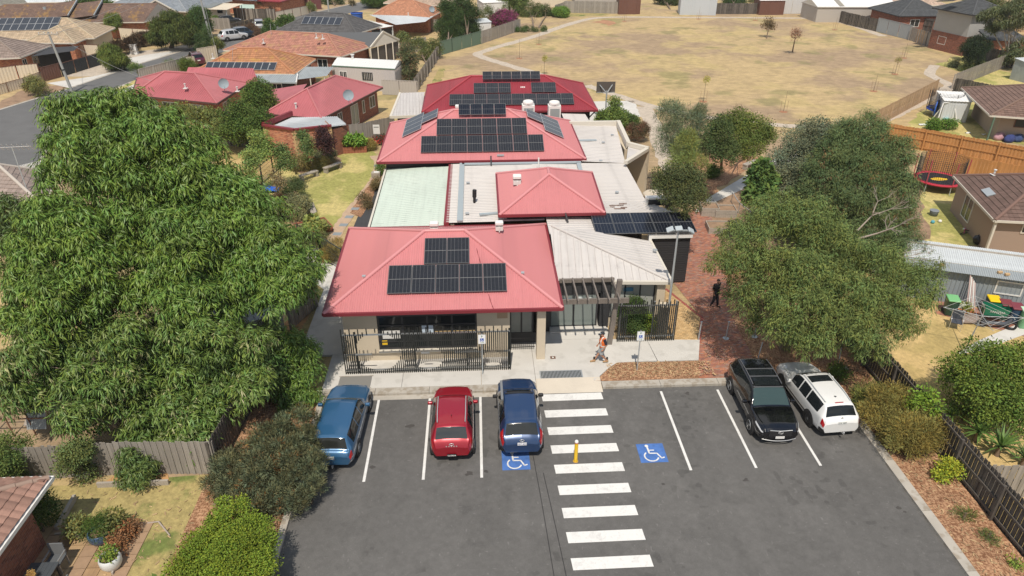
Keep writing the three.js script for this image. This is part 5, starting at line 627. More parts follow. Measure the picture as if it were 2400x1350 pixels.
fence('tan timber fence between the park and the blue trampoline', gp([38.34,0,-66.37], [52.73,0,-79.81]), { m: M.palTan, h: 1.8, w: 0.14, side: -1, railM: mat([0.42, 0.29, 0.17]) });
fence('grey timber fence running up towards the big pale gum', gp([56.41,0,-82.53], [72.46,0,-95.4]), { m: M.palGrey, h: 1.8, w: 0.14, side: -1, railM: M.sleeper });
fence('black weathered paling fence behind the white garden shed', gp([54.7,0,-79.72], [58.81,0,-72.11]), { m: M.palDark, h: 1.9, w: 0.14, side: 1, noRails: true });
fence('dark paling fence on the far right of the park', gp([65.7,0,-140.37], [66.07,0,-130.08], [67.6,0,-122.71]), { m: M.palDark, h: 2, w: 0.2, side: 1, noRails: true });
fence('blue grey sheet fence on the right of the park', gp([67.6,0,-122.71], [68.77,0,-114.52]), { sheet: M.sheetBlue, h: 2.2 });
fence('brown grey paling fence on the right of the park', gp([68.77,0,-114.52], [68.84,0,-105.28]), { m: M.palTan.slice(0, 1).concat(M.palGrey.slice(0, 2)), h: 2, w: 0.2, noRails: true });
fence('dark paling fence behind the round cypress', gp([68.84,0,-105.28], [71.12,0,-93.28]), { m: M.palDark, h: 1.9, w: 0.18, noRails: true });
fence('grey paling fence at the head of the park, left of the brown shed', gp([17.5,0,-147.29], [27.99,0,-145.61]), { m: M.palGrey, h: 2.2, w: 0.24, noRails: true });
fence('grey paling fence turning back from the head of the park', gp([15.2,0,-142.87], [17.5,0,-147.29]), { m: M.palGrey, h: 2, w: 0.24, noRails: true });
fence('dark paling fence between the pale shed and the brown shed', gp([45.57,0,-144.17], [54.83,0,-143.71]), { m: M.palDark, h: 2, w: 0.24, side: -1, railM: M.palTan[0] });
fence('white sheet fence in the far corner of the park', gp([58.63,0,-143.53], [66.81,0,-143.69]), { sheet: mat([0.60, 0.60, 0.60]), h: 2.7 });
fence('green sheet fence under the dark pittosporum trees', gp([-5.07,0,-105.72], [-3.42,0,-108.2], [0.9,0,-114.52]), { sheet: M.sheetGreen, h: 1.9 });
fence('grey paling fence on the left of the park, beyond the green sheets', gp([0.9,0,-114.52], [7.56,0,-126.55]), { m: M.palGrey, h: 1.9, w: 0.16, noRails: true });
fence('short pale fence above the grey park palings on the left', gp([5.98,0,-128.41], [7.56,0,-126.55]), { m: M.palGrey, h: 1.7, w: 0.2, noRails: true });
fence('green grey paling fence between the shed yard and the park', gp([-7.12,0,-82.77], [-6.26,0,-92.01], [-5.07,0,-105.72]), { m: M.palGrey.map((m) => m).slice(0, 2).concat(M.palDark[2]), h: 1.8, w: 0.14, noRails: true });
fence('cream sheet fence behind the right brick unit', gp([-10.8,0,-82.95], [-6.68,0,-81.95]), { sheet: M.sheetGrey, h: 1.7 });
fence('grey paling fence with a white notice behind the raised vegetable bed', gp([-13.14,0,-63.9], [-10.62,0,-64.41], [-7.91,0,-66.82]), { m: M.palGrey, h: 1.9, w: 0.12, side: -1, noRails: true });
fence('dark old paling fence under the dense green shrubs', gp([-24.54,0,-64.97], [-21.8,0,-64.2], [-19.23,0,-63.44]), { m: M.palDark.slice(1).concat(M.palGrey[0]), h: 1.7, w: 0.12, noRails: true });
fence('grey paling fence from the gum tree to the corner by the path', gp([-10.09,0,-32.15], [-9.18,0,-34.44]), { m: M.palGrey, h: 1.75, each: true, w: 0.1, noRails: true });
fence('grey paling fence with rails behind the corner by the path', gp([-9.18,0,-34.44], [-11.97,0,-37.25]), { m: M.palGrey, h: 1.75, each: true, w: 0.11, side: 1 });
fence('grey timber fence with rails at the back of the potted garden', [[-18, -21.6], [-14.2, -21.75], [-10.6, -21.6]], { m: M.palGrey, h: 1.65, each: true, w: 0.12, side: -1 });
fence('dark paling fence between the gum trees and the car park', [[-10.6, -21.6], [-10.2, -27.4]], { m: M.palDark, h: 1.7, each: true, w: 0.11, side: -1 });
fence('cream sheet fence of the grey brown tiled house', gp([-58.53,0,-89.95], [-56.29,0,-92.11], [-54.28,0,-93.18]), { sheet: M.sheetCream, h: 1.9, postM: M.sheetBrown });
fence('low cream and brown fence along the left verge', gp([-55.09,0,-83.95], [-53.81,0,-88.63], [-53.53,0,-92.44]), { sheet: M.sheetCream, h: 1.1, postM: M.sheetBrown });
fence('brown slatted gate fence across the driveway', gp([-53.1,0,-91.49], [-52.22,0,-94.28]), { sheet: M.sheetBrown, h: 1.7 }); fence('black sheet fence along the driveway verge', gp([-52.22,0,-94.28], [-50.68,0,-101.49]), { sheet: M.sheetBlack, h: 1.6, postM: M.sheetBrown });
fence('cream sheet fence beside the tan tiled house', gp([-56.59,0,-105.82], [-52.25,0,-105.01]), { sheet: M.sheetCream, h: 2, postM: M.sheetBrown }); fence('cream sheet fence behind the flax bushes', gp([-55.8,0,-119.92], [-50.83,0,-118.18], [-45.85,0,-116.11]), { sheet: M.sheetCream, h: 2, postM: M.sheetBrown });
fence('grey sheet fence from the street to the left brick unit', gp([-40.77,0,-89.97], [-38.07,0,-96.58], [-37.91,0,-98.67]), { sheet: M.sheetGrey, h: 1.7 }); fence('cream sheet fence in front of the maroon car', gp([-36.89,0,-95.5], [-36.12,0,-95.97]), { sheet: M.sheetCream, h: 2.0 }); fence('cream sheet fence right of the maroon car', gp([-37.58,0,-101.4], [-35.75,0,-103.61]), { sheet: M.sheetCream, h: 2.0 });
fence('grey paling fence below the white van', gp([-48.83,0,-132.02], [-41.8,0,-129.88]), { m: M.palGrey, h: 1.9, w: 0.24, side: -1 }); fence('dark open picket fence beside the lawn', gp([-41.94,0,-130.33], [-38.67,0,-136.71]), { m: M.palDark, h: 1.0, w: 0.5 }); fence('brown grey paling fence before the crimson roofed house', gp([-44.43,0,-142.06], [-40.36,0,-140.82], [-36.46,0,-140.11]), { m: M.palGrey.slice(0, 1).concat(M.palDark.slice(1)), h: 2, w: 0.24, noRails: true }); fence('cream sheet fence along the upper lawn', gp([-36.33,0,-139.59], [-31.08,0,-150.28]), { sheet: M.sheetCream, h: 1.6, postM: M.sheetBrown });
fence('maroon sheet fence at the top of the picture', gp([-38.54,0,-156.11], [-30.77,0,-154.48]), { sheet: mat([0.14, 0.05, 0.05]), h: 2.2 }); fence('dark slat fence under the willow', gp([-46.71,0,-119.09], [-45.48,0,-124.11]), { m: M.palDark, h: 1.3, w: 0.3 });
fence('grey paling fence behind the patio with the white chair', gp([-13.61,0,-129.37], [-6,0,-125.92]), { m: M.palGrey, h: 2, w: 0.22, side: -1 }); fence('grey timber fence between the screened verandah and the pittosporum', gp([-13.35,0,-108.04], [-10.5,0,-107.25], [-7.21,0,-109.04]), { m: M.palGrey, h: 2, w: 0.22, side: -1 });
fence('pale paling fence right of the two storey house', gp([72.88,0,-112.06], [77.29,0,-110.38], [83.08,0,-107.97]), { m: M.palTan, h: 1.8, w: 0.24, side: -1 }); fence('pale paling fence beyond the two storey house', gp([88.67,0,-123.43], [93.55,0,-119.72]), { m: M.palTan, h: 2, w: 0.3, side: -1 }); fence('grey fence panels beside the low dark roofed house', gp([72.14,0,-129.78], [76.79,0,-127.65]), { m: M.palGrey, h: 2, w: 0.24, side: -1 }); fence('dark lattice fence before the two storey house', gp([74.34,0,-123.25], [75.92,0,-120.6]), { m: M.palDark, h: 2.2, w: 0.3 });
// black mesh fences of the kindergarten
function meshFence(label, pts, h = 1.5, c = [0.03, 0.04, 0.035]) { const t = thing('mesh_fence', label, 'fence', [pts[0][0], 0, pts[0][1]]), m = mat(c, { roughness: 0.6 }), bars = [];
for (let s = 0; s < pts.length - 1; s++) { const [a, b] = [pts[s], pts[s + 1]], L = Math.hypot(b[0] - a[0], b[1] - a[1]), P = (x, y) => [lerp(a[0], b[0], x / L), y, lerp(a[1], b[1], x / L)]; for (let x = 0.1; x < L; x += 0.14) bars.push(bar(P(x, 0.08), P(x, h - 0.03), 0.014)); for (let y = 0.3; y < h - 0.1; y += 0.3) bars.push(bar(P(0, y), P(L, y), 0.01)); const n = Math.max(1, Math.round(L / 2.4)); for (let i = 0; i <= n; i++) part(t, 'post', bar(P(i * L / n, 0), P(i * L / n, h + 0.08), 0.08), m); for (const y of [0.1, h]) part(t, 'rail', bar(P(0, y), P(L, y), 0.05), m); }
stuffed(part(t, 'wires', bars, m)); return t; }
meshFence('black mesh fence between the dry lawn and the mown lawn', gp([-17.41,0,-52.08], [-16.81,0,-56.55], [-16.08,0,-60.88])); meshFence('dark green mesh fence by the concrete path, left of the front roof', gp([-11.69,0,-42.34], [-10.07,0,-40.7], [-8.3,0,-38.58]), 1.6); meshFence('short black railing under the triangular canopy', gp([12.13,0,-51.25], [13.37,0,-50.83]), 1.2);
{ const t = thing('picket_fence', 'white picket fence by the road at the left edge', 'fence', [-36.95,0,-55.84]), a = [-37.47,0,-55.58], b = [-35.68,0,-57.79]; for (let i = 0; i < 26; i++) part(t, 'picket', bar(mid(a, b, i / 25), [lerp(a[0], b[0], i / 25), 1.1, lerp(a[2], b[2], i / 25)], 0.06), M.white); for (const y of [0.25, 0.95]) part(t, 'rail', bar([a[0], y, a[2]], [b[0], y, b[2]], 0.05, 0.08), M.white); }
// ---------------------------------------------------------------- trees and shrubs
const EUC = [0.115, 0.205, 0.036], OLIVE = [0.105, 0.135, 0.05], GREY = [0.13, 0.165, 0.105], DARK = [0.055, 0.095, 0.03], FRESH = [0.15, 0.24, 0.04], DRYG = [0.24, 0.22, 0.09], DEEP = [0.035, 0.065, 0.02];
const mirrored = (list, dz, k = 0.4) => list.concat(list.map((c) => [c[0] + (rnd() - 0.5) * 0.3, Math.max(c[3] * 0.7, c[1] - 0.45 * dz), c[2] - dz, c[3] * 0.9, k]));   // the far side of a crown, a little sparser
tree('gum_tree', 'tall bright green gum tree with drooping leaves at left, behind the potted garden', 'tree', [-14.6, 0, -26.5], mirrored([[-17.47,11.81,-30.7,0.99], [-17.71,10.61,-30.4,0.95], [-17.63,9.66,-29.3,0.86], [-16.42,11.95,-31,1], [-14.96,11.91,-31.1,1.19], [-14.94,10.88,-30,1.3], [-13.05,11.43,-29.3,1.09], [-13.87,10.06,-28.8,1.38], [-12.25,10.09,-28.9,1.17], [-15.81,9.31,-29.4,1.23], [-11.58,9.06,-28.6,1.18], [-13.07,8.47,-28.7,1.41], [-14.7,8.15,-28.6,1.19], [-11.08,9.11,-29.6,0.96], [-10.18,8.37,-28.8,1.13], [-16.04,10.94,-29,1.05], [-12.33,11.15,-29.3,0.81], [-12.45,8.04,-27.2,1.15], [-11.93,7.3,-26.7,1.22], [-13.28,6,-27,1.18], [-11.71,6.06,-26.8,1.28], [-8.58,7.47,-27.2,1.03], [-8.15,6.72,-26.5,0.97], [-7.61,6.38,-26,0.63], [-8.26,5.84,-25.5,0.86], [-10.25,5.2,-26.8,1.2], [-11.13,5.26,-25.6,1.15], [-12.21,5.58,-25.7,1.01], [-9.33,6.31,-26.6,1.03], [-9.73,7.43,-28.2,1], [-10.63,8.03,-28,1.07], [-10.28,6.42,-27.6,1]], 3.2), 'euc', EUC, { r: 0.34, d: 13, bark: M.barkPale });
tree('gum_tree', 'bright green gum tree with drooping leaves at the left edge', 'tree', [-19.5, 0, -25], mirrored([[-17.44,8.72,-27.4,1], [-16.49,8.37,-27.3,0.97], [-18.45,7.31,-27.2,0.91], [-17.62,7,-27.4,1.1], [-15.8,7.74,-26.7,0.89], [-18.58,6.21,-26.3,0.97], [-16.97,6.36,-25.7,1.06], [-15.24,6.97,-26.3,0.96], [-14.95,5.68,-26,0.94], [-16.46,4.95,-25.7,1.01], [-17.74,4.83,-25.3,1], [-19.05,4.89,-25.6,0.83], [-14.83,6.89,-27.7,0.9], [-14.12,5.53,-26.4,0.78]], 2.8), 'euc', [0.12, 0.21, 0.036], { r: 0.28, d: 13, bark: M.barkPale });
tree('gum_tree', 'lower spreading gum tree with dull green leaves nearest the car park', 'tree', [-12.6, 0, -24.2], mirrored([[-18.05,3.94,-24.1,0.98], [-17.66,3.17,-25.5,1.11], [-16.45,3.64,-25.8,1], [-18.58,2.65,-23.7,0.88], [-17.67,2.31,-24.3,0.98], [-16.09,2.72,-24.1,1], [-14.63,2.84,-24.3,1.08], [-15.24,1.62,-23.8,0.98], [-16.03,2.19,-22.6,0.77], [-13.9,1.47,-24.2,1.1], [-12.32,1.54,-23.7,1.08], [-10.93,1.62,-24.3,1.03], [-9.42,2.63,-23.9,0.83], [-14.2,0.34,-23.4,0.92], [-12.94,0.09,-23.1,0.98], [-11.57,1.06,-22.7,0.82], [-13.32,-0.89,-22.8,0.67], [-12.39,4.36,-25.2,1.01], [-10.92,4.42,-24.4,1.06], [-13.59,2.92,-25.2,1.04], [-12.5,2.51,-25.1,1.11], [-10.8,2.96,-25,1.03], [-14.19,4.53,-24.7,0.96], [-9.44,4.04,-24.9,0.7], [-9.49,2.92,-25,0.79]], 2.2), 'euc', [0.115, 0.195, 0.042], { r: 0.22, d: 13, tint: [0.3, 0.3, 0.14], tintShare: 0.05 });
tree('gum_sapling', 'young gum sapling beside the blue estate car', 'tree', [-9.3, 0, -26.6], [[-8.44,2.51,-27.2,0.57], [-7.91,1.93,-27,0.63], [-8.89,1.57,-26.9,0.73], [-8.01,1.12,-26.5,0.73], [-8.72,0.42,-26.2,0.77], [-7.84,0.3,-26,0.54], [-9.35,0.62,-26.6,0.7], [-8.47,-0.08,-25.6,0.63]], 'euc', [0.11, 0.2, 0.036], { r: 0.08, d: 11, scale: 0.85 });
tree('gum_tree', 'gum tree crown at the left edge by the mauve tiled roof', 'tree', [-24, 0, -32], mirrored([[-22.77,6.56,-33,0.99], [-21.92,5.65,-32,1.06], [-23.21,4.77,-32,1.16], [-24.07,5.69,-33,1]], 2), 'euc', [0.085, 0.14, 0.035], { r: 0.2, d: 8 });
const right1 = [[12.25,6.63,-28.2,0.99], [13.69,7.2,-29.2,1.22], [14.91,6.97,-28.7,1.31], [16.1,5.9,-28.2,1.31], [11.58,5.72,-27.5,0.87], [12.78,5.68,-27.1,1.27], [14.3,5.32,-26.9,1.35], [16.26,4.74,-26.7,1.36], [17.81,5.56,-27.5,1.13], [12.15,4.75,-26.5,1.03], [13.69,4.41,-25.9,1.26], [15.23,3.86,-25.3,1.25], [17.23,4.21,-25.7,1.26], [18.77,4.68,-26.3,1.18], [19.67,5.4,-26.9,0.79], [12.93,3.59,-25.5,0.85], [16.81,3.11,-24.7,0.84], [18.28,3.77,-25.3,0.85], [14.29,3.06,-24.9,0.77]];
tree('peppermint_tree', 'broad olive green peppermint tree over the right parking bays', 'tree', [15.2, 0, -29.2], mirrored(right1, 2.2), 'wattle', [0.14, 0.195, 0.062], { r: 0.24, d: 10 });
tree('peppermint_tree', 'tall grey green peppermint tree behind the right hand bays', 'tree', [20.5, 0, -38], mirrored([[23.58,6.99,-41,1.82], [25.23,5.78,-40.5,1.69], [21.9,6.21,-41,1.57], [22.78,5.09,-39.5,2.05], [24.79,4.43,-39,1.67], [20.79,4.59,-39.5,1.8], [21.13,3.54,-38,2.02], [23.3,3.16,-37.5,1.89], [19.89,3.08,-38.5,1.41], [25.06,3,-37.8,1.27], [24.64,1.9,-36,1.36], [21.8,2.23,-36.6,1.5]], 2.6), 'wattle', [0.115, 0.17, 0.07], { r: 0.3, d: 12, tint: [0.22, 0.13, 0.06], tintShare: 0.05 });
tree('olive_tree', 'silvery olive tree left of the tall peppermint tree', 'tree', [18.6, 0, -42], mirrored([[21.3,6.53,-43.5,1.23], [20.37,5.3,-43,1.32], [22.19,5.26,-43,1.37], [20.59,4.22,-42,1.36], [19.57,4.05,-42.5,1.04], [19.24,2.99,-41.5,0.82], [20.66,3.16,-41,1.13], [22.86,6.42,-43.8,1.1]], 1.8), 'small', [0.15, 0.185, 0.12], { r: 0.14, d: 22, scale: 1.25 });
{ const t = thing('dead_branches', 'bare grey dead branches between the two peppermint trees', 'branches', [22.2, 2.6, -32.5]); seed(31); const g = []; const fork = (p, d, l, r, n) => { const e = [p[0] + d[0] * l, p[1] + d[1] * l, p[2] + d[2] * l]; g.push(rod(p, e, r, r * 0.6, 5)); if (n > 0) for (let i = 0; i < 3; i++) fork(e, [d[0] + rr(-0.6, 0.6), d[1] + rr(-0.45, 0.5), d[2] + rr(-0.5, 0.5)], l * 0.66, r * 0.55, n - 1); }; fork([19.23,4.7,-32], [0.6, 0.35, 0.25], 1.3, 0.06, 3); fork([19.44,3.92,-31.6], [0.9, 0.2, 0.2], 1.3, 0.06, 3); fork([18.99,3.55,-31.4], [0.7, -0.1, 0.5], 1.1, 0.05, 3); fork([20.01,4.49,-33.5], [0.5, 0.6, -0.1], 1.3, 0.05, 3); part(t, 'branches', g, M.dead); }
// garden right of the centre
tree('wattle_tree', 'feathery grey green wattle tree beside the worn track', 'tree', [17.29,0,-57.31], [[13.94,6.26,-50.5,0.99], [15.29,5.6,-50,1.17], [13.97,5.14,-49.5,1.07], [15.49,4.33,-49,0.92], [13.48,4.2,-49,0.8], [14.35,3.84,-48.6,0.92], [16,6.08,-50.5,0.68]], 'fine', [0.15, 0.2, 0.12], { r: 0.1, d: 20, scale: 1.6 });
tree('sheoak_tree', 'light green feathery tree in front of the wattle', 'tree', [16.29,0,-51.78], [[13.45,6.22,-44,0.66], [13.29,5.5,-43.6,0.82], [12.81,4.71,-43,0.77], [13.89,4.98,-43,0.71], [13.19,4.13,-42.6,0.71]], 'fine', [0.2, 0.25, 0.08], { r: 0.08, d: 20, scale: 1.5 });
tree('lilly_pilly', 'dark dense bush left of the broad rounded bush', 'tree', [20.34,0,-56.07], [[16.77,5.24,-48,1.14], [16.29,4.32,-47.5,0.96], [17.26,4.25,-47.2,1.07], [17.16,5.69,-48.5,0.84]], 'small', [0.075, 0.115, 0.04], { r: 0.1, d: 22, scale: 1.5 });
tree('wattle_bush', 'broad rounded green bush beside the concrete path', 'bush', [23.16,0,-58.48], [[19.44,5.26,-51,1.14], [20.51,4.72,-50.6,1.26], [18.73,4.6,-50,1.12], [19.94,3.94,-49.5,1.12], [21.25,4.47,-50.3,0.94], [19.09,3.86,-49.3,0.93], [18.39,5.22,-51.2,0.7]], 'small', [0.12, 0.165, 0.04], { r: 0.1, d: 20, scale: 1.5 });
tree('dark_shrub_tree', 'dark green tree covering the corner of the cream roof', 'tree', [14.78,0,-46.72], [[10.93,5.44,-39.5,0.71], [12.01,5.4,-39.2,0.91], [11.29,4.84,-38.6,0.8], [12.63,4.76,-38.4,0.8], [11.83,4.27,-38,0.8], [10.98,5.09,-39,0.65], [12.65,5.39,-39.2,0.7]], 'small', [0.09, 0.115, 0.045], { r: 0.1, d: 24, scale: 1.3 });
tree('fig_bush', 'upright dark green fig bush above the raised timber beds', 'bush', [20.87,0,-48.45], [[17.64,5.01,-41.5,0.59], [17.44,4.36,-41,0.69], [17.66,3.81,-40.6,0.79], [17.02,3.62,-40.6,0.58], [18.04,4.41,-41.2,0.53]], 'big', [0.085, 0.15, 0.04], { r: 0.05, d: 18, scale: 1 });
shrub('shrub', 'small clipped green shrub on the mulch left of the bench', [18.94,0,-54.07], 0.85, 1.0, 'small', [0.08, 0.15, 0.03], { d: 26 }); shrub('shrub', 'low rust tinged shrub under the silvery olive', [22.36,0,-45.57], 1.3, 1.1, 'small', [0.13, 0.13, 0.05], { tint: [0.3, 0.15, 0.05], tintShare: 0.3, d: 20 }); shrub('shrub', 'low green weedy shrub right of the fig bush', [21.12,0,-44.13], 1.0, 0.6, 'round', [0.12, 0.18, 0.05], { d: 14 });
tree('conical_tree', 'narrow conical green tree beside the basketball pole', 'tree', [13.75,0,-70.59], [[11.88,4.4,-61,0.44], [11.85,3.84,-60.6,0.63], [11.82,3.31,-60.2,0.74], [12.23,3.18,-60,0.59]], 'round', [0.13, 0.2, 0.05], { r: 0.07, d: 16, scale: 1.1 }); shrub('shrub', 'spreading green shrub below the conical tree', [13.35,0,-69.53], 1.6, 1.3, 'round', [0.1, 0.17, 0.03], { rz: 1.0 }); shrub('shrub', 'green shrub behind the cream parapet', [14.61,0,-67.54], 1.1, 1.6, 'round', [0.09, 0.14, 0.035]); shrub('shrub', 'bronze leaved shrub behind the cream parapet', [14.74,0,-64.07], 1.1, 1.7, 'small', [0.10, 0.09, 0.05], { d: 24, tint: [0.2, 0.08, 0.05], tintShare: 0.3 });
shrub('shrub', 'glossy green shrub inside the right batten screen', [7.9, 0.1, -31.1], 1.05, 1.7, 'small', [0.06, 0.105, 0.03], { d: 30 }); shrub('shrub', 'lime green shrub inside the right batten screen', [8.75, 0.1, -31.0], 0.5, 1.2, 'small', [0.17, 0.25, 0.03], { d: 30 });
// right of the car park
shrub('shrub', 'yellow olive shrub on the mulch behind the white estate car', [17.2, 0.06, -22.4], 1.35, 1.9, 'fine', [0.24, 0.22, 0.07], { rz: 1.7, n: 16, d: 26, scale: 1.2 }); shrub('shrub', 'olive green shrub beside the white estate car', [16.9, 0.06, -24.4], 0.85, 1.4, 'fine', [0.16, 0.2, 0.06], { d: 26, scale: 1.2 }); shrub('shrub', 'bright green climber on the dark fence behind the olive shrub', [18.1, 0.06, -22.3], 0.65, 2.3, 'round', [0.13, 0.22, 0.03], { rz: 1.1, n: 8 }); shrub('shrub', 'small green shrub on the mulch above the white estate car', [16.6, 0.06, -26.3], 0.5, 0.9, 'small', [0.09, 0.15, 0.03], { d: 26 });
shrub('shrub', 'lime yellow creeper at the foot of the dark fence', [18.0, 0.06, -19.9], 0.55, 0.7, 'round', [0.28, 0.34, 0.04], { n: 5, scale: 0.8 }); shrub('weed', 'small green tuft on the mulch, upper of two', [17.4, 0.06, -17.8], 0.3, 0.3, 'fine', [0.1, 0.16, 0.04], { n: 3, cat: 'weed' }); shrub('weed', 'small green tuft on the mulch, lower of two', [17.7, 0.06, -16.9], 0.26, 0.2, 'fine', [0.11, 0.17, 0.05], { n: 3, cat: 'weed' }); shrub('weed', 'pale green seedling near the lower end of the dark fence', [17.9, 0.06, -15.8], 0.22, 0.3, 'round', [0.2, 0.3, 0.06], { n: 2, scale: 0.7, cat: 'weed' }); shrub('shrub', 'dark olive shrub in the bottom right corner', [18.0, 0.06, -13.8], 0.55, 1.1, 'small', [0.09, 0.12, 0.04], { rz: 0.8, d: 24 });
tree('shrub', 'large yellow green shrub in the neighbouring dry yard', 'shrub', [22.3, 0, -23.3], mirrored([[20.59,2.49,-23.2,0.71], [21.66,2.82,-23.6,0.86], [22.6,2.79,-23.6,0.9], [20.7,1.9,-22.8,0.85], [21.63,2.02,-22.6,0.97], [22.74,1.97,-22.6,0.97], [20.91,1.39,-22.3,0.71], [22.07,1.14,-22,0.79], [20.18,2.21,-23,0.46]], 1.2), 'small', [0.12, 0.185, 0.035], { r: 0.08, d: 20, scale: 1.4 });
function yucca(label, p, s = 1) { const t = thing('yucca', label, 'yucca', p, 'spiky yuccas behind the dark fence'); seed(Math.round(p[0] * 10)); const g = tris([-0.035, 0, 0, 0.035, 0, 0, 0.05, 0.04, -0.42, -0.035, 0, 0, 0.05, 0.04, -0.42, -0.05, 0.04, -0.42, -0.05, 0.04, -0.42, 0.05, 0.04, -0.42, 0, -0.05, -1], null, new Array(18).fill(0)), ms = [0.8, 1, 1.25].map((k) => mat([0.13 * k, 0.23 * k, 0.05 * k], { transmission: 0.2, roughness: 0.5 })); local(t, 'stem', rod([0, 0, 0], [0, 0.5 * s, 0], 0.1, 0.08), M.bark); for (let i = 0; i < 44; i++) { const m = piece(t, 'leaf', g, ms[i % 3], [p[0], p[1] + 0.5 * s, p[2]]); m.rotation.order = 'YXZ'; m.rotation.set(rr(-0.1, 1.25), rr(0, 6.28), 0); m.scale.setScalar(s * rr(0.75, 1.05)); } }
yucca('spiky yucca in front of the grey side fence, middle of the row', [20.5,0,-21.95], 1.05); yucca('spiky yucca nearest the grey side fence', [20.84,0,-21.07], 1.0); yucca('small spiky yucca against the dark fence top', [20.1,0,-23.21], 0.75); yucca('small spiky yucca behind the middle yucca', [20.86,0,-23.31], 0.8); yucca('spiky yucca at the right edge of the picture', [21.52,0,-20.49], 0.8);
// left corner garden
tree('banksia', 'grey green banksia with rusty flower spikes beside the car park', 'shrub', [-8.9, 0, -19.8], [[-9.2,0.6,-20,0.87], [-8.3,1.15,-20.5,0.96], [-7.44,1.29,-21,0.91], [-6.88,0.92,-20,0.79], [-7.83,0.72,-19.6,0.82], [-6.49,1.19,-20.6,0.58], [-9.7,0.75,-21,0.79], [-8.36,0.62,-19.2,0.65], [-10.08,0.57,-20.3,0.58], [-6.98,0.77,-19.3,0.56]], 'bank', [0.17, 0.20, 0.115], { d: 34, tint: [0.34, 0.17, 0.06], tintShare: 0.04, r: 0.09 }); tree('banksia', 'dark banksia behind the rear of the blue estate car', 'shrub', [-8.5, 0, -22.8], [[-8.23,1.13,-22.2,0.85], [-7.5,1.25,-22.8,0.79], [-7.03,1.03,-22,0.61], [-8.88,0.89,-22,0.74]], 'bank', [0.15, 0.18, 0.10], { d: 34, tint: [0.36, 0.2, 0.06], tintShare: 0.06, r: 0.07 });
tree('coast_rosemary', 'bright yellow green bush at the bottom of the picture', 'shrub', [-9.2, 0, -16.2], [[-8.45,1.91,-17.2,0.73], [-7.61,1.84,-16.6,0.8], [-8.87,1.62,-16.6,0.77], [-7.99,1.77,-16,0.84], [-9.25,1.45,-16,0.7], [-7.31,1.58,-15.8,0.67], [-9.55,1.27,-15.6,0.56], [-8.31,1.24,-15.4,0.8], [-7.43,0.99,-15.4,0.67]], 'small', [0.16, 0.235, 0.03], { d: 34, scale: 0.9, r: 0.06 });
shrub('hedge_shrub', 'rounded green shrub against the grey fence at the left edge', [-18.6, 0, -21.2], 1.2, 2.1, 'small', [0.11, 0.165, 0.045], { d: 28, n: 12 }); shrub('hedge_shrub', 'upright green climber on the grey fence by the white pot', [-15.6, 0, -21.3], 0.7, 2.0, 'small', [0.13, 0.175, 0.06], { d: 28, n: 8 }); shrub('shrub', 'dark shrub beside the tiled roof corner', [-15.9, 0, -18.9], 0.8, 1.8, 'small', [0.05, 0.085, 0.02], { d: 24 }); shrub('gum_seedling', 'leafy gum regrowth before the grey fence', [-13.6, 0, -21.4], 0.8, 1.5, 'euc', [0.085, 0.14, 0.035], { n: 5, d: 12, scale: 0.7 }); shrub('vegetable_plants', 'green vegetables in the small bed at the bottom', [-10.9, 0, -15.6], 0.8, 0.5, 'big', [0.12, 0.2, 0.05], { n: 6, cr: 0.3, cat: 'plants' });
// kindergarten garden, left
const sap = (label, px, base, kind, col, o) => tree('young_tree', label, 'tree', base, px, kind, col, { r: 0.045, d: 11, scale: 1.1, ...o });
sap('young green tree nearest the brick garage, left of four', [[-16.19,4.04,-52.5,0.83], [-16.54,3.06,-52,0.89], [-15.61,3.31,-52.2,0.7]], [-16.98,0,-53.43], 'round', [0.17, 0.25, 0.07]); sap('young green tree by the black mesh fence', [[-15.94,3.73,-49,0.6], [-16.09,3.09,-48.6,0.54]], [-17.23,0,-51.63], 'round', [0.18, 0.26, 0.08]); sap('young tree between the mesh fence and the benches', [[-14.94,3.04,-52.5,0.71], [-14.51,2.36,-52,0.77]], [-15.44,0,-53.35], 'round', [0.12, 0.18, 0.06]); sap('young tree with thin bronze crown', [[-14.27,2.19,-54,0.53], [-14.05,1.56,-53.6,0.46]], [-15.02,0,-56.46], 'sparse', [0.16, 0.14, 0.07], { d: 16 }); sap('young green tree in front of the garage brick wall', [[-14.09,2.95,-56.5,0.58], [-13.73,2.4,-56,0.68], [-13.58,1.93,-55.6,0.48]], [-14.42,0,-58.87], 'round', [0.11, 0.17, 0.06]); sap('dark purple leaved tree in front of the garage', [[-12.69,2.88,-57.5,0.56], [-12.21,2.42,-57,0.56], [-12.92,2.25,-57,0.49], [-12.17,1.87,-56.8,0.45]], [-13.16,0,-60.27], 'round', [0.055, 0.028, 0.03]); sap('thin bronze sapling by the blue tarpaulin', [[-14.21,2.8,-48,0.48], [-13.89,2.41,-47.6,0.42]], [-15.28,0,-51.53], 'sparse', [0.16, 0.13, 0.07], { d: 20 });
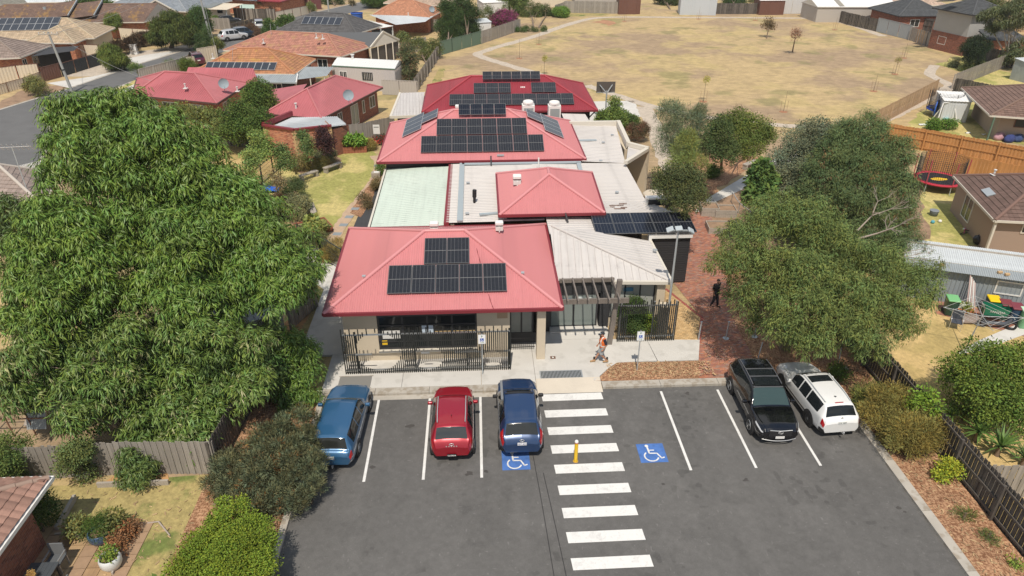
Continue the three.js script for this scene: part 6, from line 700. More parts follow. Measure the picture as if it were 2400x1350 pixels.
shrub('shrub', 'grass like shrub behind the two timber benches', [-14.06,0,-57.24], 1.7, 1.0, 'fine', [0.2, 0.19, 0.07], { rz: 0.8, n: 9, d: 24 }); shrub('shrub', 'grey green shrub behind the upper bench', [-12.93,0,-58.8], 1.3, 1.1, 'small', [0.17, 0.19, 0.10], { rz: 0.7, d: 22 }); shrub('shrub', 'dark round shrub in the lower garden bed', [-13.86,0,-50.59], 1.0, 1.6, 'small', [0.075, 0.11, 0.04], { d: 24 }); shrub('shrub', 'rust brown shrub in the lower garden bed', [-14.15,0,-49.35], 0.9, 0.9, 'small', [0.17, 0.11, 0.06], { d: 24 }); shrub('shrub', 'pale grey green shrub beside the third bench', [-13,0,-47.31], 1.3, 1.3, 'small', [0.21, 0.23, 0.12], { d: 26, n: 8 }); shrub('shrub', 'dark olive shrub left of the pale shrub', [-14.3,0,-47.76], 1.0, 1.0, 'small', [0.10, 0.12, 0.05], { d: 24 });
shrub('grass_tussock', 'golden grass tussock at the corner of the garden path', [-9.67,0,-62.48], 0.8, 0.8, 'fine', [0.28, 0.25, 0.09], { n: 4, d: 30 }); shrub('grass_tussock', 'ochre grass tussock inside the dark green mesh fence', [-9.64,0,-40.99], 1.2, 0.8, 'fine', [0.28, 0.24, 0.08], { n: 5, d: 26 }); shrub('shrub', 'olive shrub inside the dark green mesh fence', [-10.83,0,-42.3], 0.9, 0.9, 'small', [0.13, 0.15, 0.06], { d: 22 }); shrub('shrub', 'rusty low shrub by the dark play surface, lower of three', [-8.37,0,-49.48], 0.7, 0.8, 'small', [0.15, 0.13, 0.07], { rz: 1.2, d: 24 }); shrub('shrub', 'rusty low shrub by the dark play surface, middle of three', [-7.91,0,-52.52], 0.6, 0.8, 'small', [0.17, 0.15, 0.07], { rz: 1.2, d: 24 }); shrub('shrub', 'green low shrub by the dark play surface, top of three', [-7.94,0,-56.11], 0.6, 0.9, 'small', [0.10, 0.19, 0.04], { d: 24 }); shrub('rose_bush', 'dark leafed bush in a pot at the middle roof corner', [-9.03,0,-64.2], 0.6, 1.1, 'round', [0.08, 0.07, 0.04], { n: 4, tint: [0.4, 0.03, 0.03], tintShare: 0.1 }); shrub('vegetable_plants', 'leafy vegetables in the upper red timber bed', [-11.16,0.4,-62.04], 1.1, 1.0, 'big', [0.13, 0.24, 0.04], { rz: 0.5, n: 8, cr: 0.4, cat: 'plants' }); shrub('vegetable_plants', 'pale vegetables in the lower red timber bed', [-11.09,0.4,-44.68], 0.9, 0.4, 'big', [0.22, 0.27, 0.08], { rz: 0.8, n: 7, cr: 0.3, cat: 'plants', d: 10 });
// shrubs round the brick units
const dense = (label, px, base, col, o = {}) => tree('dense_shrub', label, 'shrub', base, mirrored(px, 1.2), 'round', col, { r: 0.08, d: 12, scale: 1.3, ...o });
dense('dense green shrub between the two brick units', [[-20.38,4.02,-68,1.2], [-20.86,3.09,-67,1.27], [-19.46,3.27,-67,0.87]], [-21.6,0,-70.06], [0.085, 0.14, 0.03]); dense('dense green shrub above the dark paling fence', [[-20.72,3.31,-62.5,1.34], [-19.5,2.45,-61.5,1.25], [-21.2,2.1,-61.5,1.18], [-18.8,3.05,-62,0.96]], [-21.15,0,-63.91], [0.08, 0.135, 0.03]); dense('yellow green hedge under the windows of the left brick unit', [[-23.53,2.56,-64,0.99], [-24.99,2.63,-64.5,0.92], [-27.02,2.64,-66,0.86], [-28.4,2.41,-66.5,0.87], [-22.43,2.01,-62.5,0.97]], [-26.55,0,-68.15], [0.14, 0.17, 0.05]);
tree('mop_top_tree', 'tall mottled green tree at the end of the long pale shed', 'tree', [-7.87,0,-84.86], mirrored([[-8.07,4.12,-88,0.81], [-7.77,2.97,-87.6,1.02], [-8.02,1.82,-87.2,1.02], [-7.72,0.65,-86.8,0.92], [-8.63,3.39,-88,0.61]], 1.0), 'round', [0.10, 0.13, 0.06], { r: 0.1, scale: 1.2, d: 14, tint: [0.22, 0.14, 0.08], tintShare: 0.2 }); tree('feather_tree', 'feathery olive tree behind the mottled tree', 'tree', [-6.7,0,-99.87], [[-7.72,1.8,-104,0.96], [-5.93,1.45,-103.6,1.19], [-6.84,0.53,-103,1.07], [-10.22,2.34,-106,0.85], [-9.29,1.63,-105,0.96]], 'round', [0.12, 0.15, 0.05], { r: 0.1, scale: 1.4 });
tree('pittosporum', 'dark pittosporum tree, left of two at the park edge', 'tree', [-4.09,0,-109.55], mirrored([[-4.46,4.72,-118,1.46], [-3.51,3.24,-117.4,1.73], [-4.87,2.36,-117,1.46], [-3.23,1.49,-116.4,1.46], [-4.57,0.94,-116,1.19]], 1.6), 'small', [0.045, 0.085, 0.022], { r: 0.2, scale: 2.2, d: 24 }); tree('pittosporum', 'dark pittosporum tree, right of two at the park edge', 'tree', [-1.27,0,-113.91], mirrored([[-1.85,4.83,-122,1.64], [-0.87,3.29,-121.4,1.78], [-1.6,1.76,-120.8,1.65], [-0.38,1.03,-120.4,1.38]], 1.6), 'small', [0.04, 0.075, 0.02], { r: 0.2, scale: 2.2, d: 24 });
tree('wattle_tree', 'olive tree behind the small white gabled shed', 'tree', [2.56,0,-123.38], [[2.11,1.63,-136,1.38], [3.23,0.62,-135.4,1.23], [1.68,0.18,-135,1.07]], 'small', [0.10, 0.13, 0.04], { r: 0.12, scale: 2 }); shrub('bougainvillea', 'magenta flowering bush behind the park palings', [4.91,0,-129.36], 2.2, 2.6, 'round', [0.10, 0.07, 0.05], { tint: [0.32, 0.05, 0.18], tintShare: 0.45, scale: 1.3 }); tree('tall_tree', 'tall leafy tree at the top edge behind the park', 'tree', [6.77,0,-136.95], mirrored([[6.81,2.18,-146,1.97], [8.01,0.94,-145.4,1.81], [5.55,1.08,-145.6,1.64], [8.88,2.5,-146.4,1.65]], 1.6), 'round', [0.10, 0.14, 0.035], { r: 0.2, scale: 1.8 }); tree('park_tree', 'round olive tree on the park edge, left of the pair', 'tree', [10.01,0,-128.21], [[10.31,1.01,-143,1.62], [11.5,0.09,-142.4,1.46], [9.63,-0.2,-142.4,1.21], [12.09,1.22,-143,1.13]], 'small', [0.09, 0.125, 0.035], { r: 0.15, scale: 2 }); tree('park_tree', 'leaning tree on the park edge, right of the pair', 'tree', [10.97,0,-129.06], [[13.65,0.85,-144,1.22], [14.44,-0.07,-143.4,0.98], [13.3,-0.21,-143.4,0.98]], 'small', [0.06, 0.09, 0.025], { r: 0.14, scale: 2 }); shrub('ground_cover', 'low dark green ground cover below the park edge trees', [8.95,0,-125.61], 3.4, 0.5, 'small', [0.06, 0.11, 0.03], { rz: 1.0, n: 10, cr: 0.5, scale: 1.4, cat: 'ground cover' }); shrub('shrub', 'bright green shrub at the corner of the grey park fence', [16.14,0,-141.73], 1.8, 1.6, 'round', [0.12, 0.22, 0.04], { scale: 1.2 });
// the park and beyond
function sapling(label, base, h, col, o = {}) { const t = thing('staked_sapling', label, 'sapling', base, o.group || 'staked saplings in the dry park'); seed(Math.round(Math.abs(base[0] * 7 + base[2] * 3))); part(t, 'stem', rod(base, [base[0] + 0.05, h, base[2]], 0.03, 0.012, 5), M.bark); for (const s of [-0.35, 0.35]) part(t, 'stake', bar([base[0] + s, 0, base[2]], [base[0] + s, 1.2, base[2]], 0.03), M.palTan[1]); part(t, 'mulch_ring', lathe([[0, 0.04], [0.35, 0.03], [0.45, 0]], 10).translate(base[0], 0.01, base[2]), mat([0.36, 0.17, 0.09])); if (col) crown(t, [[base[0] + 0.05, h * 0.8, base[2], 0.28]], 'sparse', col, 40, { scale: 0.9 }); }
sapling('staked sapling with a yellow green tuft nearest the worn track', [25.16,0,-78.07], 3.0, [0.3, 0.3, 0.06]); sapling('thin staked sapling above the olive tree', [32.43,0,-73.41], 2.2); sapling('thin staked sapling right of the park centre', [46.43,0,-81.76], 2.0); sapling('thin staked sapling below the bare tree', [53.67,0,-90.53], 2.2, [0.2, 0.19, 0.07]); sapling('thin staked sapling near the right park boundary', [60.37,0,-100.64], 2.0); sapling('thin staked sapling near the far right corner', [61.41,0,-124.77], 2.0); sapling('thin staked sapling in front of the pale shed', [41.51,0,-137.81], 2.2); sapling('thin staked sapling in front of the brown far shed', [51.51,0,-135.76], 2.0); sapling('thin staked sapling left of the bare earth patch', [9.77,0,-113.72], 2.2); sapling('thin staked sapling inside the path bend', [6.12,0,-103.02], 2.6); sapling('yellow green sapling just above the dark red hall', [8.65,0,-92.25], 2.6, [0.32, 0.32, 0.07]); sapling('thin staked sapling near the head of the park', [27.25,0,-135.94], 2);
function bare(name, label, base, px, col, d) { const t = thing(name, label, 'tree', base); seed(41 + Math.round(base[0])); trunk(t, base, px, 0.09, M.bark); crown(t, px, 'sparse', col, d, { scale: 1.6 }); }
bare('park_tree', 'small bronze leaved tree in the middle of the dry park', [46.79,0,-117.16], [[47.11,2.34,-118,0.68], [46.78,1.82,-118,0.62], [47.57,1.69,-118,0.55]], [0.13, 0.10, 0.05], 22); bare('park_tree', 'nearly bare twiggy tree in the middle of the dry park', [46.39,0,-105.73], [[45.69,2.91,-104,0.61], [46,2.56,-104,0.49], [45.53,2.45,-104,0.49]], [0.26, 0.17, 0.12], 9);
tree('tree', 'dark tree left of the pale park shed', 'tree', [39.4,0,-151.01], mirrored([[40.15,0.6,-158,1.26], [41.73,0.38,-157,1.07], [39.16,1.36,-158,1.25]], 2), 'round', [0.06, 0.09, 0.03], { r: 0.15, scale: 1.8 }); tree('tree', 'dark bushy tree above the dark far palings', 'tree', [50.93,0,-145.64], mirrored([[54.51,0.18,-160,1.46], [56.87,-0.09,-160,1.28], [55.23,-0.63,-159,1.09]], 2), 'round', [0.055, 0.1, 0.03], { r: 0.15, scale: 1.8 }); tree('cabbage_palm', 'scruffy palm like tree right of the dark bushy tree', 'tree', [54.6,0,-145.45], [[59.91,-0.06,-161,0.92], [60.74,-0.58,-161,0.74]], 'pepper', [0.14, 0.14, 0.06], { r: 0.2 }); tree('tree', 'dark rounded tree behind the small pale shed', 'tree', [74.07,0,-142.19], mirrored([[77.45,1.02,-150,1.21], [78.37,0.66,-149,1.03], [79.1,1.5,-150,1.04]], 2), 'small', [0.07, 0.1, 0.05], { r: 0.15, scale: 2 }); shrub('hedge', 'yellow green overgrown hedge before the long white roofed shed', [77.97,0,-138.67], 7, 1.5, 'round', [0.2, 0.22, 0.05], { rz: 1, n: 16, cr: 0.9, scale: 1.5, cat: 'hedge' }); tree('tree', 'leafy trees behind the long white roofed shed', 'tree', [92.29,0,-152.2], mirrored([[93.83,0.21,-160,1.48], [96.72,0.02,-160,1.29], [90.94,0.39,-160,1.29]], 2), 'round', [0.07, 0.11, 0.03], { r: 0.2, scale: 2 });
tree('gum_tree', 'tall pale trunked gum tree at the right edge behind the park', 'tree', [71.36,0,-93.81], mirrored([[68.91,7.37,-94,1.21], [70.14,5.95,-93,1.31], [68.4,5.55,-94,0.89], [70.79,2.96,-92,1.1], [67.53,6.72,-95,0.89], [70.01,1.97,-91.6,0.88], [70.43,7.87,-94,1.31]], 1.6), 'euc', [0.1, 0.13, 0.05], { r: 0.3, bark: M.barkPale, d: 7, scale: 1.3 }); tree('tree', 'olive trees behind the two storey house', 'tree', [98.12,0,-137.68], mirrored([[88.86,3.87,-128,1.63], [90.69,3.29,-127,1.48], [88.57,3.98,-130,1.51]], 2), 'round', [0.10, 0.12, 0.04], { r: 0.2, scale: 1.8 }); tree('cypress', 'round dark cypress at the right corner of the park', 'tree', [69.86,0,-98.98], mirrored([[63.96,3.02,-92,0.88], [64.76,2.86,-91.4,0.88], [64.83,3.73,-92.4,0.71], [65.46,3.18,-91.6,0.55], [64.17,2.14,-91,0.82]], 1.2), 'small', [0.025, 0.045, 0.018], { r: 0.15, scale: 1.8, d: 24 }); shrub('shrub', 'low green shrubs on the dry grass before the cypress', [64.43,0,-92.29], 2.6, 1.1, 'small', [0.11, 0.15, 0.06], { rz: 1.2, n: 9, scale: 1.4 }); shrub('shrub', 'small grey green shrub left of the low green shrubs', [63.51,0,-94.2], 1.0, 0.8, 'small', [0.12, 0.15, 0.08], { scale: 1.3 }); shrub('shrub', 'low green shrub behind the new orange fence', [45.21,0,-66.03], 1.8, 1.0, 'round', [0.10, 0.19, 0.03], { rz: 0.8, n: 7 });
// across the street and along it
tree('willow_tree', 'weeping willow like tree beside the street at upper left', 'tree', [-45.79,0,-113.64], mirrored([[-44.34,4.3,-112,1.49], [-45.73,3.28,-111,1.49], [-42.78,3.49,-111.4,1.37], [-41.6,2.66,-111,1], [-46.67,2.2,-110.4,0.87], [-44.17,2.48,-110.4,1.36], [-42.42,2.17,-110.4,0.87]], 2), 'pepper', [0.085, 0.12, 0.03], { r: 0.3, scale: 1.5, d: 12 }); tree('peppercorn', 'rounded green peppercorn tree on the driveway verge', 'tree', [-48.57,0,-99.74], mirrored([[-47.39,2.4,-98,1], [-48.04,1.94,-97.6,0.88], [-46.4,1.7,-97.4,0.88], [-47.15,1.25,-97,0.99], [-45.77,1.39,-97,0.55]], 1.2), 'pepper', [0.13, 0.18, 0.04], { r: 0.15, d: 13, scale: 1.2 }); tree('shrub', 'straggly olive shrub at the low cream fence', 'shrub', [-51.65,0,-86.4], [[-50.53,1.53,-85,0.78], [-49.67,1.18,-84.4,0.68], [-51.01,1.14,-84.6,0.63], [-49.86,0.94,-84,0.58]], 'wattle', [0.17, 0.18, 0.06], { r: 0.06, scale: 1.3 }); for (const [l, p] of [['left of two', [-50.64,0,-109.56]], ['right of two', [-51.31,0,-115.31]]]) shrub('flax', 'dark bronze flax clump in front of the cream fence, ' + l, p, 1.9, 1.8, 'bank', [0.11, 0.08, 0.05], { n: 5, scale: 2.6, d: 20, cat: 'flax' });
shrub('hedge', 'green hedge shrub between the tan house and the cream fence', [-56.94,0,-121.5], 1.4, 4.2, 'small', [0.14, 0.2, 0.05], { n: 10, scale: 1.6, cat: 'shrub' }); tree('tree', 'round green tree behind the umber tiled house', 'tree', [-72.38,0,-146.11], mirrored([[-70.44,2.91,-138,1.36], [-68.59,3.27,-139,1.67], [-65.96,3.09,-138,1.51], [-64.57,2.5,-137,1.06], [-66.78,2.52,-137,1.21]], 2), 'round', [0.07, 0.125, 0.03], { r: 0.2, scale: 1.8 }); tree('orange_tree', 'rust tinged bush behind the willow', 'bush', [-49.39,0,-137.24], [[-46.04,2.49,-128,1], [-47.11,2.37,-128,0.85], [-44.9,2.27,-127.6,0.71]], 'round', [0.13, 0.12, 0.05], { r: 0.1, scale: 1.6, tint: [0.3, 0.12, 0.06], tintShare: 0.2 });
tree('pencil_pine', 'slender dark green pencil pine, taller of two by the street', 'tree', [-38.43,0,-108], [[-37.6,3.61,-106.6,0.36], [-37.58,2.84,-106.4,0.54], [-37.55,2.07,-106.2,0.66], [-37.53,1.3,-106,0.72]], 'fine', [0.075, 0.125, 0.045], { r: 0.06, scale: 2, d: 26 }); tree('pencil_pine', 'slender dark green pencil pine, shorter of two by the street', 'tree', [-39.66,0,-108.06], [[-38.8,2.62,-106.4,0.36], [-38.78,1.85,-106.2,0.54], [-38.74,1.14,-106,0.6]], 'fine', [0.075, 0.125, 0.045], { r: 0.06, scale: 2, d: 26 }); tree('palm', 'small scruffy palm beside the pencil pines', 'palm', [-37.5,0,-108.91], [[-36.31,2.1,-106,0.66], [-36.83,1.81,-106,0.48], [-35.9,1.75,-106,0.48]], 'pepper', [0.15, 0.19, 0.06], { r: 0.12, scale: 1.2 }); shrub('shrub', 'dark green shrub behind the pencil pines', [-43.57,0,-121.62], 2.0, 4.5, 'round', [0.06, 0.11, 0.03], { scale: 1.5 }); shrub('shrub', 'low rounded shrub by the grey street fence', [-37.98,0,-95.56], 2.4, 1.6, 'small', [0.11, 0.16, 0.035], { rz: 1.2, scale: 1.4, n: 8 }); shrub('shrub', 'tiny street shrub at the end of the grey fence', [-42.12,0,-92.58], 0.8, 1.9, 'round', [0.13, 0.2, 0.05], {}); tree('conifer', 'dense green conifer beside the silver car', 'tree', [-34.24,0,-126.04], [[-33.16,2.14,-122,0.68], [-32.9,1.49,-121.6,0.75], [-32.37,1.12,-121.4,0.62], [-33.35,1.03,-121.2,0.62]], 'round', [0.065, 0.12, 0.03], { r: 0.12, scale: 1.5 }); tree('conifer', 'bushy green hedge tree behind the silver car', 'tree', [-33.16,0,-133.09], [[-31.85,1.86,-127,0.78], [-30.78,1.99,-127,0.64], [-32.47,1.48,-126.4,0.64]], 'round', [0.07, 0.13, 0.03], { r: 0.12, scale: 1.5 }); shrub('shrub', 'brown dry bush in front of the dark blue car', [-35.77,0,-122.82], 2.2, 1.6, 'fine', [0.17, 0.12, 0.08], { scale: 2, n: 6 });
tree('tree', 'dark street tree beside the crimson house', 'tree', [-39.47,0,-146.68], [[-39.93,1.68,-148,0.98], [-39.08,0.98,-147.4,0.82], [-40.63,2.29,-148,0.98]], 'round', [0.06, 0.09, 0.03], { r: 0.12, scale: 1.6 }); tree('tree', 'purple tinged tree by the cream upper fence', 'tree', [-38,0,-146.61], [[-37.91,1.18,-147,0.9], [-38.54,0.62,-146.6,0.74]], 'round', [0.10, 0.07, 0.05], { r: 0.12, scale: 1.6 }); tree('street_tree', 'young street tree on the upper lawn', 'tree', [-31.46,0,-146.29], [[-31.76,1.47,-148,0.74], [-31.25,1.06,-147.6,0.58]], 'round', [0.16, 0.19, 0.06], { r: 0.08, scale: 1.3 }); tree('tree', 'dark hedge trees at the top by the street bend', 'tree', [-29.04,0,-159.5], [[-30.29,0.53,-162,1.26], [-28.49,0.69,-162,1.08], [-31.78,0.76,-163,1.09]], 'round', [0.055, 0.09, 0.03], { r: 0.15, scale: 1.8 }); shrub('shrub', 'round green shrub at the street bend near the clay tiled house', [-20.3,0,-156.48], 2.4, 2.8, 'round', [0.07, 0.13, 0.03], { scale: 1.4 }); tree('street_tree', 'thin street sapling at the top by the verge', 'tree', [-25.21,0,-158.01], [[-25.61,0.67,-160,0.53], [-25.29,0.33,-160,0.45]], 'round', [0.10, 0.09, 0.04], { r: 0.07, scale: 1.3 }); shrub('shrub', 'green bush on the street in front of the grey fence', [-45.5,0,-133.7], 1.2, 1.5, 'round', [0.10, 0.17, 0.03], { scale: 1.2 }); shrub('shrub', 'small potted bush on the tan verandah', [-60.28,0,-132.59], 1.0, 1.8, 'round', [0.08, 0.13, 0.03], {}); shrub('shrub', 'dark conifer bush on the umber house verandah', [-58.35,0,-131.59], 1.0, 3, 'round', [0.06, 0.11, 0.03], {});
// ---------------------------------------------------------------- cars: one lofted body each, with glass, lamps, wheels and trim
const spline = (tab) => (s) => { let i = 0; while (i < tab.length - 2 && s > tab[i + 1][0]) i++; const [a, b] = [tab[i], tab[i + 1]], t = clamp((s - a[0]) / (b[0] - a[0])), p = tab[Math.max(0, i - 1)], q = tab[Math.min(tab.length - 1, i + 2)]; const m0 = (b[1] - p[1]) / Math.max(1e-6, b[0] - p[0]) * (b[0] - a[0]) * 0.6, m1 = (q[1] - a[1]) / Math.max(1e-6, q[0] - a[0]) * (b[0] - a[0]) * 0.6, t2 = t * t, t3 = t2 * t; return (2 * t3 - 3 * t2 + 1) * a[1] + (t3 - 2 * t2 + t) * m0 + (-2 * t3 + 3 * t2) * b[1] + (t3 - t2) * m1; };
const paint = (c, o = {}) => mat(c, { roughness: 0.28, clearcoat: 1, clearcoatRoughness: 0.04, metalness: 0.25, ...o });
const carGlass = mat([0.014, 0.018, 0.02], { roughness: 0.04, specularIntensity: 1 });
function car(name, label, base, turn, K) {
const L = K.L, W = K.W / 2, t = thing(name, label, K.cat || 'car', base, K.group, turn), top = spline(K.top), belt = spline(K.belt), wid = spline(K.wid), cab = spline(K.cab), sill = K.sill || 0.26;
// half section at station s (0 nose, 1 tail), parameter 0 sill .. 7 centre line
const surf = (s, v, side) => { const r = top(s), b = Math.min(belt(s), r - 0.02), w = W * wid(s), c = W * cab(s), lo = sill + (K.nose || 0.12) * Math.pow(Math.abs(2 * s - 1), 8);
const P = [[w - 0.09, lo], [w - 0.015, lo + 0.13], [w, lerp(lo, b, 0.62)], [w - 0.035, b], [lerp(w - 0.05, c, 0.85), lerp(b, r, 0.82)], [c - 0.07, r - 0.018], [c * 0.5, r + 0.012], [0, r + 0.022]], i = Math.min(6, Math.floor(v)), f = v - i, q = (k) => P[clamp(k, 0, 7)];
const cr = (n) => { const p0 = q(i - 1)[n], p1 = q(i)[n], p2 = q(i + 1)[n], p3 = q(i + 2)[n], a = 0.3; const m0 = (p2 - p0) * a, m1 = (p3 - p1) * a, f2 = f * f, f3 = f2 * f; return (2 * f3 - 3 * f2 + 1) * p1 + (f3 - 2 * f2 + f) * m0 + (-2 * f3 + 3 * f2) * p2 + (f3 - f2) * m1; };
return new THREE.Vector3(side * Math.max(0, cr(0)), cr(1), (s - 0.5) * L); };
const nrm = (s, v, side) => { const e = 0.004, a = surf(Math.min(1, s + e), v, side).sub(surf(Math.max(0, s - e), v, side)), b = surf(s, Math.min(6.99, v + e), side).sub(surf(s, Math.max(0, v - e), side)); const n = a.cross(b).multiplyScalar(-side); if (n.lengthSq() < 1e-12) n.set(side, 0, 0); return n.normalize(); };
const grid = (f, ns, nv) => { const P = [], N = [], U = []; const pt = []; for (let i = 0; i <= ns; i++) { pt.push([]); for (let j = 0; j <= nv; j++) pt[i].push(f(i / ns, j / nv)); } const A = pt[ns >> 1][nv >> 1], turned = pt[(ns >> 1) + 1][nv >> 1][0].clone().sub(A[0]).cross(pt[(ns >> 1) + 1][(nv >> 1) + 1][0].clone().sub(A[0])).dot(A[1]) < 0; for (let i = 0; i < ns; i++) for (let j = 0; j < nv; j++) for (const [a, b] of turned ? [[0, 0], [1, 1], [1, 0], [0, 0], [0, 1], [1, 1]] : [[0, 0], [1, 0], [1, 1], [0, 0], [1, 1], [0, 1]]) { const [p, n] = pt[i + a][j + b]; P.push(p.x, p.y, p.z); N.push(n.x, n.y, n.z); U.push(0, 0); } return tris(P, N, U); };
const stations = []; { const S = new Set(); for (let i = 0; i <= 60; i++) S.add(i / 60); stations.push(...[...S].sort((a, b) => a - b)); }
const half = (side) => grid((a, b) => [surf(a, b * 7, side), nrm(a, Math.min(6.98, b * 7), side)], 64, 28);
const cap = (s) => { const o = []; for (let v = 0; v <= 7; v += 0.5) o.push(surf(s, v, 1).toArray()); for (let v = 7; v >= 0; v -= 0.5) { const p = surf(s, v, -1); o.push(p.toArray()); } return poly(o.filter((p, i) => !i || Math.hypot(p[0] - o[i - 1][0], p[1] - o[i - 1][1]) > 1e-4)); };
local(t, 'body', [half(1), half(-1), cap(0), cap(1), cbox(K.W * 0.82, 0.12, L * 0.9, 0, sill + 0.08, 0)], K.paint);
const patch = (s0, s1, v0, v1, side, off = 0.006, n = 10) => grid((a, b) => { const s = typeof s0 === 'function' ? lerp(s0(b), s1(b), a) : lerp(s0, s1, a), v = lerp(v0, v1, b); const m = nrm(s, Math.min(6.98, v), side); return [surf(s, v, side).addScaledVector(m, off), m]; }, n, 8);
const both = (...a) => [patch(a[0], a[1], a[2], a[3], 1, a[4]), patch(a[0], a[1], a[2], a[3], -1, a[4])];
local(t, 'windscreen', both((b) => K.ws[0] + 0.004 + 0.02 * (1 - b) * 0, (b) => K.ws[1], 4.75, 7), K.wsGlass || carGlass); local(t, 'rear_window', both(K.rw[0], K.rw[1], K.rwv || 4.7, 7), K.rwGlass || carGlass);
for (const side of [1, -1]) for (const [a, b] of K.sw) local(t, 'side_window', patch(a, b, 3.12, 4.25, side), carGlass);
if (K.sun) for (const [a, b] of K.sun) local(t, 'sunroof', both(a, b, 5.35, 7, 0.008), carGlass);
for (const side of [1, -1]) { local(t, 'tail_lamp', [patch(K.tl[0], K.tl[1], K.tl[2], K.tl[3], side, 0.012)], M.tailRed); local(t, 'head_lamp', [patch(K.hl[0], K.hl[1], K.hl[2], K.hl[3], side, 0.01)], M.lampClear); }
if (K.clad) local(t, 'cladding', [...both(0.0, 1, 0.02, 0.75, 0.01), ...both(0.945, 1, 0.02, 1.5, 0.012), ...both(0, 0.04, 0.02, 1.3, 0.012)], M.plastic);
if (K.trimLine) local(t, 'trim_strip', both(0.22, 0.78, K.trimLine, K.trimLine + 0.18, 0.014), M.plastic);
const wy = K.wr || 0.33, tyre = lathe([[wy * 0.62, -0.1], [wy * 0.95, -0.1], [wy, -0.06], [wy, 0.06], [wy * 0.95, 0.1], [wy * 0.62, 0.1]], 24); tyre.rotateZ(Math.PI / 2);
const rim = []; for (let i = 0; i < 7; i++) { const b = cbox(0.02, wy * 0.6, 0.045, 0, wy * 0.32, 0); b.rotateX(i / 7 * 6.283); rim.push(b); } { const d = lathe([[wy * 0.58, -0.02], [wy * 0.66, 0.02], [wy * 0.6, 0.04]], 20); d.rotateZ(-Math.PI / 2); rim.push(d); const h = new THREE.CylinderGeometry(0.06, 0.06, 0.03, 12); h.rotateZ(Math.PI / 2); rim.push(flat(h)); }
const dark = lathe([[0, 0], [wy * 0.64, 0]], 20); dark.rotateZ(Math.PI / 2);
for (const z of K.axles) for (const side of [1, -1]) { const x = side * (W * wid(z / L + 0.5) - 0.07), arch = new THREE.CylinderGeometry(wy + 0.07, wy + 0.07, 0.16, 28); arch.rotateZ(Math.PI / 2);
local(t, 'wheel_arch', move(flat(arch), side * (W * wid(z / L + 0.5) - 0.062), wy + 0.015, z), M.plastic); const w = local(t, 'wheel', move(tyre, x + side * 0.005, wy, z), M.rubber); local(w, 'rim', rim.map((g) => move(g, x + side * 0.075, wy, z)), K.rim || M.alu); local(w, 'rim_shade', move(dark, x + side * 0.045, wy, z), M.black); }
const mz = (K.ws[0] + 0.05 - 0.5) * L; for (const side of [1, -1]) { const g = new RoundedBoxGeometry(0.22, 0.15, 0.14, 2, 0.05); g.translate(side * (W * wid(K.ws[0]) + 0.09), belt(K.ws[0] + 0.06) + 0.07, mz + 0.12); local(t, 'wing_mirror', flat(g), K.mirror || K.paint); }
if (K.rails) for (const side of [1, -1]) { const p = (s) => { const a = surf(s, 4.95, side); return [a.x, a.y + 0.05, a.z]; }; const [a, b] = K.rails; local(t, 'roof_rail', [tube([p(a), p(lerp(a, b, 0.33)), p(lerp(a, b, 0.66)), p(b)], 0.022, 6)], K.railM || M.alu); }
if (K.bars) for (const s of K.bars) { const a = surf(s, 4.9, 1), b = surf(s, 4.9, -1); local(t, 'roof_bar', bar([a.x, a.y + 0.04, a.z], [b.x, b.y + 0.04, b.z], 0.06, 0.03), K.railM || M.plastic); }
const pr = surf(1, 2, 1).z, ny = K.py || 0.75; if (K.plateZ !== 0) { local(t, 'number_plate', cbox(0.37, 0.13, 0.012, 0, ny, pr + (K.po || 0.03)), K.plate || M.white); }
if (K.front) { local(t, 'grille', [patch(0, 0.012, 1.6, 3.0, 1, 0.012), patch(0, 0.012, 1.6, 3, -1, 0.012), cbox(K.W * 0.5, 0.26, 0.03, 0, 0.68, -L / 2 - 0.005)], M.plastic); local(t, 'grille_trim', [tube([[-0.46, 0.86, -L / 2 - 0.02], [0, 0.83, -L / 2 - 0.03], [0.46, 0.86, -L / 2 - 0.02]], 0.02), tube([[-0.7, 0.36, -L / 2 + 0.06], [-0.3, 0.33, -L / 2 - 0.03], [0.3, 0.33, -L / 2 - 0.03], [0.7, 0.36, -L / 2 + 0.06]], 0.02)], M.alu); local(t, 'front_plate', cbox(0.37, 0.12, 0.012, 0, 0.5, -L / 2 - 0.04), M.white); const e = new THREE.TorusGeometry(0.07, 0.012, 6, 20); e.scale(1.4, 0.8, 1); e.translate(0, 0.74, -L / 2 - 0.03); local(t, 'badge', flat(e), M.alu); }
return { t, surf, nrm, local, patch, both };
}
const SUV = { sill: 0.3, top: [[0, 0.78], [0.02, 0.88], [0.08, 0.96], [0.22, 1.05], [0.27, 1.08], [0.34, 1.36], [0.40, 1.56], [0.48, 1.64], [0.70, 1.63], [0.84, 1.57], [0.885, 1.5], [0.955, 1.1], [0.985, 0.98], [1, 0.82]], belt: [[0, 0.7], [0.1, 0.86], [0.27, 0.98], [0.6, 1.02], [0.88, 1.08], [0.95, 1.0], [1, 0.74]], wid: [[0, 0.74], [0.03, 0.86], [0.1, 0.955], [0.3, 0.99], [0.75, 1], [0.9, 0.97], [0.96, 0.9], [1, 0.8]], cab: [[0, 0.66], [0.2, 0.86], [0.27, 0.86], [0.42, 0.73], [0.7, 0.72], [0.88, 0.70], [0.97, 0.78], [1, 0.7]], ws: [0.275, 0.405], rw: [0.885, 0.95], sw: [[0.345, 0.50], [0.515, 0.69], [0.705, 0.80]], tl: [0.93, 0.985, 2.4, 3.5], hl: [0.015, 0.10, 2.5, 3.1], rails: [0.44, 0.84] };
